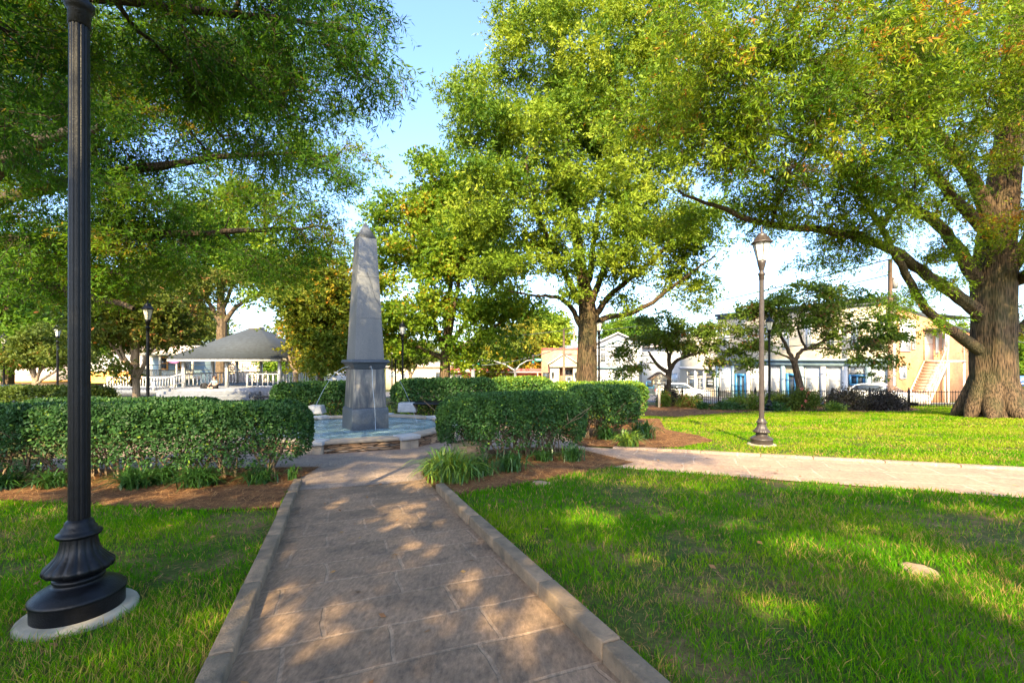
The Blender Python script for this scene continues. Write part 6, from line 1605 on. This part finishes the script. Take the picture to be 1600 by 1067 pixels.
f.window(508, 580, 526, 590, 'white_paint', 'glass_pale', 3, 1, .1); f.window(480, 580, 492, 592, 'white_paint', 'glass_pale', 2, 2, .1)
f = Facade("house", "beige-sided building seen straight through the pavilion", 352, 62, 446, 62, group=GB)
f.part("wall", M['siding_cream'], f.rect(0, f.w, -1.5, f.z(400, 552), 0, 9)); f.part("foundation", M['roof_pale'], f.rect(-.02, f.w + .02, -1.5, f.z(400, 587), -.2, -.003)); f.part("roof", M['roof_pale'], f.rect(-.4, f.w + .4, f.z(400, 552) + .002, f.z(400, 548), -.5, 9.3))
f.window(392, 562, 404, 568, 'stair_wood', 'glass', 2, 1, .1)
# --- houses on the left
def house(label, pxL, YL, pxR, YR, ytop, yridge, wallm, roofm, wins, porch=None, lower=None):
    f = Facade("house", label, pxL, YL, pxR, YR, group=GB); c = (pxL + pxR) / 2
    t = f.z(c, ytop); rdg = f.z(c, yridge); W = f.w
    f.part("wall", M[wallm], f.rect(0, W, -1.5, t, 0, 8))
    f.part("roof", M[roofm], lambda mb: mb.poly([(-.5, -.6, t + .003), (W + .5, -.6, t + .003), (W + .5, 8.6, t + .003), (-.5, 8.6, t + .003), (.6, 4, rdg), (W - .6, 4, rdg)], [[0, 1, 5, 4], [1, 2, 5], [2, 3, 4, 5], [3, 0, 4], [3, 2, 1, 0]]))
    for w in wins: f.window(*w)
    return f
f = house("house with an orange lower roof between the left lamp posts and the small tree", 106, 52, 238, 53, 548, 520, 'white_paint', 'roof_pale',
      [(128, 556, 137, 572, 'white_paint', 'glass_pale', 2, 2, .1), (170, 556, 179, 574, 'white_paint', 'glass_pale', 2, 2, .1), (184, 560, 187, 578, 'teal_grey', 'glass', 1, 1, .06), (205, 556, 214, 574, 'white_paint', 'glass_pale', 2, 2, .1)])
f.part("lower_roof", M['orange_roof'], lambda mb: mb.poly([(f.x(110), -2.2, f.z(180, 596)), (f.x(235), -2.2, f.z(180, 596)), (f.x(228), -.01, f.z(180, 580)), (f.x(117), -.01, f.z(180, 580)), (f.x(110), -2.2, f.z(180, 597.5)), (f.x(235), -2.2, f.z(180, 597.5)), (f.x(228), -.01, f.z(180, 597.5)), (f.x(117), -.01, f.z(180, 597.5))], [[0, 1, 2, 3], [4, 5, 1, 0], [5, 6, 2, 1], [7, 4, 0, 3], [7, 6, 5, 4]]))
for a in (118, 140, 162, 184, 206, 228): f.part("post", M['white_paint'], f.rect(f.x(a) - .08, f.x(a) + .08, -.5, f.z(180, 597.6), -2.0, -1.84))
f = house("small house with a steep pale roof at the far left", 12, 46, 104, 48, 595, 553, 'cream_paint', 'roof_pale', [(20, 598, 28, 612, 'white_paint', 'glass', 2, 1, .1), (50, 598, 62, 612, 'white_paint', 'glass', 2, 1, .1)])
f.part("dormer", M['cream_paint'], lambda mb: mb.prism_y([(f.x(33), f.z(50, 590)), (f.x(48), f.z(50, 590)), (f.x(48), f.z(50, 580)), (f.x(40.5), f.z(50, 574)), (f.x(33), f.z(50, 580))], 0.3, 3)); f.part("fascia", M['orange_roof'], f.rect(-.4, f.w + .4, f.z(50, 597), f.z(50, 594.5), -.7, -.61))
f = house("grey porch house with yellow window trim left of the pavilion", 238, 50, 313, 51, 556, 538, 'teal_grey', 'roof_pale', [(249, 557, 263, 578, 'orange_roof', 'glass', 1, 2, .16), (290, 558, 296, 577, 'white_paint', 'glass', 2, 2, .08), (277, 560, 284, 577, 'orange_roof', 'glass', 1, 1, .12)])
f.part("porch_floor", M['cream_paint'], f.rect(0, f.w, f.z(270, 593), f.z(270, 587), -1.8, -.01)); f.part("porch_roof", M['cream_paint'], f.rect(-.2, f.w + .2, f.z(270, 556) + .0, f.z(270, 552), -2.0, -.62))
m_ = MB()
for i in range(34): x = f.w * (i + .5) / 34; m_.box(x - .03, x + .03, -1.72, -1.66, f.z(270, 586.9), f.z(270, 579))
m_.box(0, f.w, -1.75, -1.63, f.z(270, 579), f.z(270, 578)); m_.build("porch_rail", M['cream_paint'], f.root)
for x in (0.05, f.w * .33, f.w * .66, f.w - .05): f.part("porch_post", M['cream_paint'], f.rect(x - .09, x + .09, f.z(270, 587) + .002, f.z(270, 556) - .002, -1.8, -1.62))

# ------------------------------------------------------------------ pavilion
YF = 33.0
gl, gr = GX(287, YF), GX(437, YF)
gw = gr.x - gl.x; zd = P(350, 605, YF).z; zdeck = zd
pv = thing("pavilion", "open white-posted pavilion with a grey shingle hip roof", "pavilion", (gl.x, YF, zdeck), 0)
ze = P(350, 560, YF).z - zdeck; zt = P(350, 512, YF + 3.2).z - zdeck; gd = 6.4
MB().poly([(-.8, -.8, ze), (gw + .5, -.8, ze), (gw + .5, gd + .6, ze), (-.8, gd + .6, ze), (gw / 2 - .25, gd / 2 - .2, zt), (gw / 2 + .25, gd / 2 - .2, zt), (gw / 2 + .25, gd / 2 + .2, zt), (gw / 2 - .25, gd / 2 + .2, zt)],
          [[0, 1, 5, 4], [1, 2, 6, 5], [2, 3, 7, 6], [3, 0, 4, 7], [4, 5, 6, 7], [3, 2, 1, 0]]).build("roof", M['roof_shingle'], pv)
MB().box(gw / 2 - .45, gw / 2 + .45, gd / 2 - .45, gd / 2 + .45, zt - .12, zt + .1).build("roof_cap", M['roof_pale'], pv, bevel=.08)
MB().box(-.7, gw + .4, -.7, -.55, ze - .22, ze - .004).box(-.7, gw + .4, gd + .4, gd + .5, ze - .22, ze - .004).box(-.7, -.6, -.549, gd + .39, ze - .22, ze - .004).box(gw + .3, gw + .4, -.549, gd + .39, ze - .22, ze - .004).build("eave_beam", M['white_paint'], pv)
posts = [(0, 0), (gw * .45, 0), (gw, 0), (0, gd), (gw * .3, gd), (gw * .62, gd), (gw, gd), (0, gd / 2), (gw, gd / 2)]
for x, y in posts: MB().box(x - .09, x + .09, y - .09, y + .09, 0.002, ze - .005).build("post", M['white_paint'], pv)
MB().box(-.5, gw + .5, -1.9, gd + .5, -1.5, -.001).build("deck", M['deck'], pv)
def railing(p0, p1, z0, z1, n, par, m='white_paint', name="railing"):
    mb = MB(); p0 = Vector(p0); p1 = Vector(p1)
    for i in range(n + 1):
        q = p0.lerp(p1, i / n); w = .035 if i not in (0, n) else .06
        mb.box(q.x - w, q.x + w, q.y - .02, q.y + .02, q.z + z0, q.z + z1 - .06)
    for z in (z0 + .06, z1):
        mb.tube([(p0.x, p0.y, p0.z + z), (p1.x, p1.y, p1.z + z)], .045, 4)
    return mb.build(name, M[m], par)
railing((.12, gd, 0), (gw - .12, gd, 0), .0, .95, 30, pv); railing((0, .12, 0), (0, gd - .12, 0), .0, .95, 14, pv); railing((gw, .12, 0), (gw, gd - .12, 0), .0, .95, 14, pv)
railing((gw * .66, 0.0, 0), (gw - .1, 0, 0), 0, .95, 6, pv)
stp = MB()
for i in range(5): stp.box(.2, gw - .3, -1.9 - .32 * (i + 1), -1.901 - .32 * i, -1.5, -.17 * (i + 1))
stp.build("steps", M['step'], pv)
# lower ramp deck with its railing to the left
rmp = thing("ramp_railing", "white picket railing running down the ramp left of the pavilion", "railing", GX(168, 31), 0)
o_ = rmp.location
def lp(px, py, Y): return P(px, py, Y) - o_
railing(lp(168, 606, 31), lp(206, 606, 31), 0, .72, 9, rmp, name="rail"); railing(lp(206, 606, 31), lp(272, 606, 31), 0, .72, 15, rmp, name="rail")
railing(lp(240, 611, 30), lp(288, 598, 32), 0, .65, 11, rmp, name="rail")
q0, q1 = lp(166, 609, 31), lp(275, 609, 31); MB().box(q0.x, q1.x, .2, 2.2, q0.z - .35, q0.z + .05).build("ramp_deck", M['deck'], rmp)

# ------------------------------------------------------------------ person sitting cross-legged, bag, chairs, tables
def skin_mesh(name, joints, edges, m, parent, sub=1):
    me = bpy.data.meshes.new(name); me.from_pydata([j[:3] for j in joints], edges, [])
    o = bpy.data.objects.new(name, me); COL.objects.link(o); o.parent = parent
    sk = o.modifiers.new("skin", 'SKIN'); 
    if not me.skin_vertices: me.attributes  # layer appears with the modifier
    bpy.context.view_layer.update()
    if len(me.skin_vertices) == 0:
        bm = bmesh.new(); bm.from_mesh(me); bm.verts.layers.skin.verify(); bm.to_mesh(me); bm.free()
    for i, j in enumerate(joints):
        sv = me.skin_vertices[0].data[i]; sv.radius = (j[3], j[4] if len(j) > 4 else j[3]); sv.use_root = (i == 0)
    s = o.modifiers.new("sub", 'SUBSURF'); s.levels = sub; s.render_levels = sub + 1
    me.materials.append(m); return o
ps = P(335, 606.5, YF - 1.45); ps.z = zdeck
pr = thing("person", "person sitting cross-legged on the pavilion steps in a grey-blue top and black trousers", "person", ps, R(-8))
J = [(0, .02, .13, .15, .12), (0, .03, .30, .14, .10), (0, .02, .46, .17, .10), (0, 0, .56, .06), (0, -.02, .68, .085, .10), (0, -.01, .76, .07, .08),
     (-.18, 0, .50, .055), (-.27, -.06, .31, .045), (-.22, -.25, .22, .035), (-.19, -.31, .21, .03), (.18, 0, .50, .055), (.27, -.06, .31, .045), (.22, -.25, .22, .035), (.19, -.31, .21, .03),
     (-.12, -.02, .11, .095), (-.40, -.26, .16, .07), (-.12, -.40, .06, .05), (.02, -.40, .05, .04), (.12, -.02, .11, .095), (.40, -.26, .16, .07), (.12, -.36, .06, .05), (-.02, -.36, .10, .04)]
E = [(0, 1), (1, 2), (2, 3), (3, 4), (4, 5), (2, 6), (6, 7), (7, 8), (8, 9), (2, 10), (10, 11), (11, 12), (12, 13), (0, 14), (14, 15), (15, 16), (16, 17), (0, 18), (18, 19), (19, 20), (20, 21)]
skin_mesh("body", J, E, M['skin'], pr)
JT = [(0, .03, .2, .165, .135), (0, .03, .33, .155, .12), (0, .02, .47, .185, .115), (-.19, 0, .50, .066), (-.27, -.06, .33, .058), (.19, 0, .50, .066), (.27, -.06, .33, .058)]
skin_mesh("shirt", JT, [(0, 1), (1, 2), (2, 3), (3, 4), (2, 5), (5, 6)], M['cloth_grey'], pr)
JL = [(0, .02, .13, .17, .14), (-.13, -.03, .12, .11), (-.41, -.27, .16, .083), (-.15, -.40, .07, .062), (.13, -.03, .12, .11), (.41, -.27, .16, .083), (.15, -.36, .07, .062)]
skin_mesh("trousers", JL, [(0, 1), (1, 2), (2, 3), (0, 4), (4, 5), (5, 6)], M['cloth_black'], pr)
hm = MB().lathe([(.0, .86), (.06, .85), (.098, .80), (.108, .73), (.10, .68), (.085, .66)], 14, 0, .02); hm.build("hair", M['hair'], pr, smooth=True)
bg = P(319, 606.5, YF - 1.4); bg.z = zdeck
bag = thing("backpack", "black bag set down left of the seated person", "bag", bg, .3)
MB().lathe([(0, 0), (.2, .005), (.26, .08), (.25, .22), (.17, .34), (.05, .4), (0, .4)], 12).build("bag_body", M['cloth_black'], bag, smooth=True)
MB().tube([(-.12, -.2, .1), (-.13, -.3, .2), (-.08, -.2, .34)], .02, 5).build("strap", M['cloth_black'], bag)

def patio_chair(loc, rz, label, group="black metal patio chairs"):
    t = thing("patio_chair", label, "chair", loc, rz, group)
    m_ = MB()
    for i in range(9): x = -.2 + .05 * i; m_.tube([(x, -.2, .44), (x, .2, .44)], .008, 4)
    m_.tube([(-.22, -.22, .44), (.22, -.22, .44), (.22, .22, .44), (-.22, .22, .44), (-.22, -.22, .44)], .013, 5); m_.build("seat", M['iron'], t)
    m_ = MB()
    for i in range(9): x = -.2 + .05 * i; m_.tube([(x, .22, .48), (x, .30, .86)], .008, 4)
    m_.tube([(-.22, .22, .44), (-.22, .31, .88), (.22, .31, .88), (.22, .22, .44)], .014, 5); m_.build("backrest", M['iron'], t)
    for x in (-.22, .22):
        for y in (-.22, .22): MB().tube([(x, y, .44), (x * 1.1, y * 1.15, 0)], .013, 5).build("leg", M['iron'], t)
        MB().tube([(x, .26, .66), (x * 1.15, -.1, .66), (x * 1.1, -.22, .45)], .012, 5).build("armrest", M['iron'], t)
    return t
patio_chair(GX(400, 27.5), R(70), "black patio chair in front of the pavilion steps")
patio_chair(GX(420, 26.5), R(-100), "black patio chair half hidden by the dark hedge left of the pool")
def patio_table(loc, label, r=.55, h=.72):
    t = thing("patio_table", label, "table", loc, 0, "black metal patio tables")
    MB().lathe([(0, h - .02), (r, h - .02), (r, h + .012), (0, h + .012)], 24).build("table_top", M['iron'], t)
    for k in range(4): a = k * math.pi / 2 + .4; MB().tube([(r * .7 * math.cos(a), r * .7 * math.sin(a), h - .02), (r * .2 * math.cos(a), r * .2 * math.sin(a), h * .5), (r * .75 * math.cos(a), r * .75 * math.sin(a), 0)], .016, 5).build("leg", M['iron'], t)
    return t
patio_table(GX(411, 27.0), "black patio table between the chairs in front of the pavilion", .5, .7)
patio_table(GX(674, 16.0), "black round table behind the pool's right side, by the pale stone block", .85, .9)
patio_chair(GX(612, 16.1), R(0), "black slatted chair standing directly right of the obelisk behind the pool")

# ------------------------------------------------------------------ notice box on its post
nb = GX(1030, 27.5); nbx = thing("notice_box", "small cream roofed notice box on a white post beneath the left dogwood", "notice box", nb, R(8))
zt_ = P(1030, 583, 27.5).z - nb.z; zb_ = P(1030, 601, 27.5).z - nb.z
MB().box(-.06, .06, -.05, .07, -.1, zb_).build("post", M['cream_paint'], nbx)
MB().box(-.42, .42, -.12, .2, zb_ + .002, zb_ + .34).build("box", M['cream_paint'], nbx)
MB().prism_y([(-.52, zb_ + .342), (.52, zb_ + .342), (0, zt_)], -.2, .28).build("gable", M['cream_paint'], nbx)
m_ = MB(); rake(m_, -.62, zb_ + .30, 0, zt_ + .02, .05, -.26, .34); rake(m_, .62, zb_ + .30, 0, zt_ + .02, .05, -.26, .34); m_.build("roof", M['wood_pole'], nbx)
for r_ in (0, 1):
    bd = MB().box(-.40, .40, -.15, -.121, zb_ + .03 + .16 * r_, zb_ + .155 + .16 * r_).build("sign_board", M['white_paint'], nbx)
    m_ = MB()
    for i in range(9):
        if (i + r_) % 9 == 4: continue
        x = -.34 + .085 * i; m_.box(x - .025, x + .022, -.158, -.151, zb_ + .055 + .16 * r_, zb_ + .13 + .16 * r_)
    m_.build("lettering", M['dark_trim'], bd)

# ------------------------------------------------------------------ iron fence along the street
fp = [GX(1066, 30.2), GX(1180, 29.8), GX(1300, 29.0), GX(1420, 27.8), GX(1530, 26.6), GX(1640, 25.5)]
fn = thing("iron_fence", "long black iron picket fence between lawn and street on the right", "fence", fp[0], 0)
b0 = fp[0]
for a, b in zip(fp[:-1], fp[1:]):
    L = (b - a).length; m_ = MB(); n = int(L / .125)
    for i in range(n):
        q = a.lerp(b, (i + .5) / n) - b0; m_.box(q.x - .011, q.x + .011, q.y - .011, q.y + .011, q.z + .06, q.z + 1.05)
    for z in (.14, .95): m_.tube([tuple(a - b0 + Vector((0, 0, z))), tuple(b - b0 + Vector((0, 0, z)))], .02, 4)
    m_.build("picket_panel", M['iron'], fn)
    k = max(1, round(L / 2.2))
    for i in range(k):
        q = a.lerp(b, i / k) - b0; m_ = MB().box(q.x - .035, q.x + .035, q.y - .035, q.y + .035, q.z - .1, q.z + 1.15).lathe([(.0, q.z + 1.15), (.045, q.z + 1.18), (.03, q.z + 1.22), (0, q.z + 1.24)], 6, q.x, q.y); m_.build("post", M['iron'], fn)
fn2 = [GX(30, 19), GX(-60, 18.5)]

# ------------------------------------------------------------------ vehicles
def vehicle(name, label, loc, rz, paint, kind='car', group="cars parked round the square"):
    t = thing(name, label, "car" if kind == 'car' else "van", loc, rz, group)
    if kind == 'car':
        body = [(-2.2, .35), (2.2, .35), (2.25, .6), (2.15, .8), (1.2, .92), (-1.35, .95), (-2.1, .92), (-2.25, .7)]
        cab = [(-1.75, .93), (1.05, .90), (.35, 1.38), (-.1, 1.44), (-.9, 1.43), (-1.3, 1.33)]
        gls = [(-1.52, .97), (.85, .95), (.27, 1.33), (-.1, 1.38), (-.88, 1.37), (-1.2, 1.28)]; w = .88; wh = .32; ax = 1.35
    else:
        body = [(-2.5, .4), (2.5, .4), (2.55, .9), (2.3, 1.15), (1.7, 1.2), (-2.5, 1.2)]
        cab = [(-2.5, 1.2), (1.75, 1.2), (1.05, 2.0), (.8, 2.08), (-2.4, 2.08), (-2.52, 1.9)]
        gls = [(-2.3, 1.28), (1.5, 1.28), (.95, 1.9), (-2.3, 1.9)]; w = .95; wh = .36; ax = 1.55
    MB().prism_y(body, -w, w).build("body", paint, t, bevel=.06)
    MB().prism_y(cab, -w + .12, w - .12).build("cabin", paint, t, bevel=.05)
    for s in (-1, 1):
        y = s * (w - .12); g_ = MB().prism_y(gls, min(y, y + s * .008), max(y, y + s * .008)); g_.build("window", M['glass'], t)
    x0 = cab[1][0]; x1, z1 = cab[2]; z0 = cab[1][1]
    e = MB(); e.poly([(x0 - .06 + .02, -w + .25, z0 + .06), (x0 - .06 + .02, w - .25, z0 + .06), (x1 + .06 + .02, w - .3, z1 - .05), (x1 + .06 + .02, -w + .3, z1 - .05)], [[0, 1, 2, 3]]); e.build("windscreen", M['glass'], t)
    for sx_ in (-1, 1):
        for sy in (-1, 1):
            wl = MB(); ang = np.linspace(0, 2 * np.pi, 20, endpoint=False)
            wl.prism_y([(sx_ * ax + wh * math.cos(a), wh + wh * math.sin(a)) for a in ang], min(sy * (w - .2), sy * (w + .01)), max(sy * (w - .2), sy * (w + .01)))
            tw = wl.build("wheel", M['rubber'], t)
            wl = MB().prism_y([(sx_ * ax + wh * .6 * math.cos(a), wh + wh * .6 * math.sin(a)) for a in ang], min(sy * (w + .01), sy * (w + .02)), max(sy * (w + .01), sy * (w + .02))); wl.build("rim", M['grey_metal'], tw)
    for sy in (-1, 1):
        MB().box(body[3][0] - .1, body[3][0] + .1, sy * .6 - .15, sy * .6 + .15, .62, .76).build("headlight", M['frost'], t); MB().box(body[-1][0] - .03, body[-1][0] + .08, sy * .65 - .12, sy * .65 + .12, .68, .84).build("taillight", M['red_light'], t)
    return t
c = GX(872, 35); vehicle("parked_car", "blue sedan with a pale sunlit roof in front of the brick portico", c, R(8), M['car_blue'])
c = GX(24, 26); vehicle("parked_car", "dark car behind the hedge at the far left edge", c, R(4), M['car_dark'])
c = GX(1378, 30.6); vehicle("parked_car", "white car parked in front of the corner shop's right end", c, R(-60), M['car_white'])
c = GX(1066, 40); vehicle("parked_car", "silver-white car seen between the notice box and the cream shop", c, R(-20), M['car_white'])
c = GX(790, 70); vehicle("parked_car", "dark car in front of the red shops", c, R(3), M['car_dark'])

# ------------------------------------------------------------------ poles, signals, signs, wires
def pole(name, label, cat, px, Y, ytop, r, m, yb=None, arm=None, group=None):
    g = GX(px, Y); t = thing(name, label, cat, g, 0, group); h = P(px, ytop, Y).z - g.z
    MB().tube([(0, 0, -.2), (0, 0, h * .5), (0, 0, h)], [r, r * .9, r * .75], 10).build("shaft", m, t, smooth=True)
    return t, h
UP = "utility poles carrying the street wires"
tp1, h1 = pole("utility_pole", "brown utility pole in front of the brick portico", "utility pole", 881, 60, 514, .17, M['wood_pole'], group=UP)
MB().box(-.05, 1.1, -.06, .06, h1 * .60, h1 * .60 + .12).build("crossarm", M['dark_trim'], tp1)
tp2, h2 = pole("utility_pole", "thin pale pole just right of the brown utility pole", "utility pole", 897, 80, 513, .15, M['stair_wood'], group=UP)
tp3, h3 = pole("utility_pole", "utility pole in front of the corner shop's right corner", "utility pole", 1391, 29.6, 405, .16, M['wood_pole'], group=UP)
MB().lathe([(0, h3 - 1.9), (.16, h3 - 1.9), (.18, h3 - 1.5), (.16, h3 - 1.2), (0, h3 - 1.15)], 12, .3, 0).build("transformer", M['grey_metal'], tp3, smooth=True)
tp4, h4 = pole("signal_pole", "thick grey signal pole right of the bright maple trunk", "signal pole", 739, 58, 558, .28, M['grey_metal'])
MB().tube([(0, 0, h4 - .4), (-.8, 0, h4 - .38), (-1.4, 0, h4 - .36)], .06, 6).build("arm", M['grey_metal'], tp4)
sgn = MB().box(-1.55, -.35, -.05, -.02, h4 - .72, h4 - .42).build("street_sign", M['green_sign'], tp4)
m_ = MB()
for i, w in enumerate((.10, .07, .12, .08, .12, .06)): x = -1.35 + .155 * i; m_.box(x, x + w, -.058, -.051, h4 - .64, h4 - .50)
m_.build("lettering", M['white_mark'], sgn)
tp5, h5 = pole("signal_pole", "grey signal pole with two curved arms in front of the red shops", "signal pole", 805, 62, 575, .22, M['grey_metal'])
zc_ = P(805, 577, 62).z - tp5.location.z
def armpts(px1, py1):
    e = P(px1, py1, 62) - tp5.location
    return [(0, 0, zc_ - .2), (e.x * .25, 0, zc_ - .2 + (e.z - zc_ + .2) * .55), (e.x * .6, 0, zc_ - .2 + (e.z - zc_ + .2) * .92), (e.x, 0, e.z)], e
pa, eL = armpts(747, 562); MB().tube(pa, [.12, .1, .08, .06], 6).build("arm", M['grey_metal'], tp5, smooth=True)
pb, eR = armpts(836, 562); MB().tube(pb, [.12, .1, .08, .06], 6).build("arm", M['grey_metal'], tp5, smooth=True)
def signal(e, side):
    m_ = MB().box(e.x - .2, e.x + .2, -.35, -.05, e.z - .75, e.z + .45); s = m_.build("signal_head", M['dark_trim'], tp5, bevel=.03)
    for k, mm in enumerate(('red_light', 'stair_wood', 'green_sign')):
        MB().lathe([(0, 0), (.12, 0), (.13, .03), (0, .05)], 12).build("lens", M[mm], s).matrix_local = Matrix.Translation((e.x, -.35, e.z + .28 - .37 * k)) @ Matrix.Rotation(R(90), 4, 'X')
signal(P(833, 560.5, 62) - tp5.location, 1); signal(P(748, 563, 62) - tp5.location, 1)
sgn = MB().box(eR.x + .0, eR.x + .95, -.09, -.065, eR.z - .22, eR.z + .16).build("street_sign", M['green_sign'], tp5)
m_ = MB()
for i, w in enumerate((.10, .08, .10, .12)): x = eR.x + .12 + .19 * i; m_.box(x, x + w, -.098, -.091, eR.z - .12, eR.z + .06)
m_.build("lettering", M['white_mark'], sgn)
# pink oval sign on a post, blue banner sign
g = GX(276, 42); t = thing("oval_sign", "pink and white oval sign on a white post before the porch house", "sign", g, 0)
hh = P(273, 562, 42).z - g.z; MB().box(-.04, .04, -.04, .04, 0, hh).build("post", M['white_paint'], t)
m_ = MB().lathe([(0, -.05), (.55, -.05), (.55, .05), (0, .05)], 24); m_.v = [v * np.array([1, .62, 1]) for v in m_.v]; o = m_.build("board", M['pink'], t); o.rotation_euler = (R(90), 0, 0); o.location = (-.15, -.1, hh)
m_ = MB()
for x0, x1, z in ((-.38, .30, .10), (-.30, .22, -.12)): m_.box(x0 - .15, x1 - .15, -.165, -.155, hh + z - .035, hh + z + .035)
m_.build("lettering", M['white_mark'], t)
g = GX(1597, 36); t = thing("banner_sign", "blue banner sign with white script at the right edge, behind the oak", "sign", g, R(-25))
za, zb2 = P(1597, 587, 36).z - g.z, P(1597, 603, 36).z - g.z
MB().box(-.9, 1.6, -.03, .03, zb2, za).build("board", M['blue_sign'], t)
for x in (-.8, 1.5): MB().box(x - .04, x + .04, .03, .1, -.1, za).build("post", M['grey_metal'], t)
m_ = MB(); xx = np.linspace(-.6, 1.3, 60); zc2 = (za + zb2) / 2 + .12
m_.tube([(x, -.045, zc2 + .10 * math.sin(x * 17) * (1 - .3 * math.sin(x * 3))) for x in xx], .018, 4); m_.box(-.6, .9, -.045, -.033, zb2 + .14, zb2 + .2); m_.build("lettering", M['white_mark'], t)
def wire(label, a, b, sag, r=.014):
    m_ = MB(); a = Vector(a); b = Vector(b); n = 24
    pts = [a.lerp(b, i / n) - a - Vector((0, 0, sag * 4 * (i / n) * (1 - i / n))) for i in range(n + 1)]
    m_.tube(pts, r * 1.7, 4); o = m_.build("power_line", M['dark_trim']); o.location = a; tag(o, label, "power line", "overhead wires along the street")
top3 = tp3.location + Vector((0, 0, h3)); top1 = tp1.location + Vector((0, 0, h1))
far_l = P(300, 560, 62)
wire("highest wire, rising from the brick portico's pole to the corner shop's pole", top1, top3, .5, .02)
wire("wire just under the highest one, ending at the corner shop's pole", top1 - Vector((0, 0, .7)), top3 - Vector((0, 0, 1.0)), .6, .018)
wire("thick wire crossing in front of the white gabled shop", top1 - Vector((0, 0, 2.4)), top3 - Vector((0, 0, 3.6)), .7, .03)
wire("lowest wire passing in front of the white gabled shop's upper windows", top1 - Vector((0, 0, 3.4)), top3 - Vector((0, 0, 5.0)), .6, .02)
wire("wire leaving the brick portico's pole to the left over the red shops", top1 - Vector((0, 0, .2)), P(560, 530, 70), .6, .018)
wire("drooping thick wire from the brick portico's pole to the signal pole", top1 - Vector((0, 0, 2.3)), P(739, 572, 58), .5, .035)
wire("wire passing behind the pavilion posts on the left", P(-80, 568, 44), P(470, 575, 52), .4, .02)
wire("thin wire just above the one behind the pavilion", P(-80, 562, 44), P(470, 566, 52), .4, .016)
wire("wire leaving the corner shop's pole towards the right oak", top3 - Vector((0, 0, 3.0)), P(1750, 560, 24), .4, .018)
print("objects", len(bpy.data.objects))
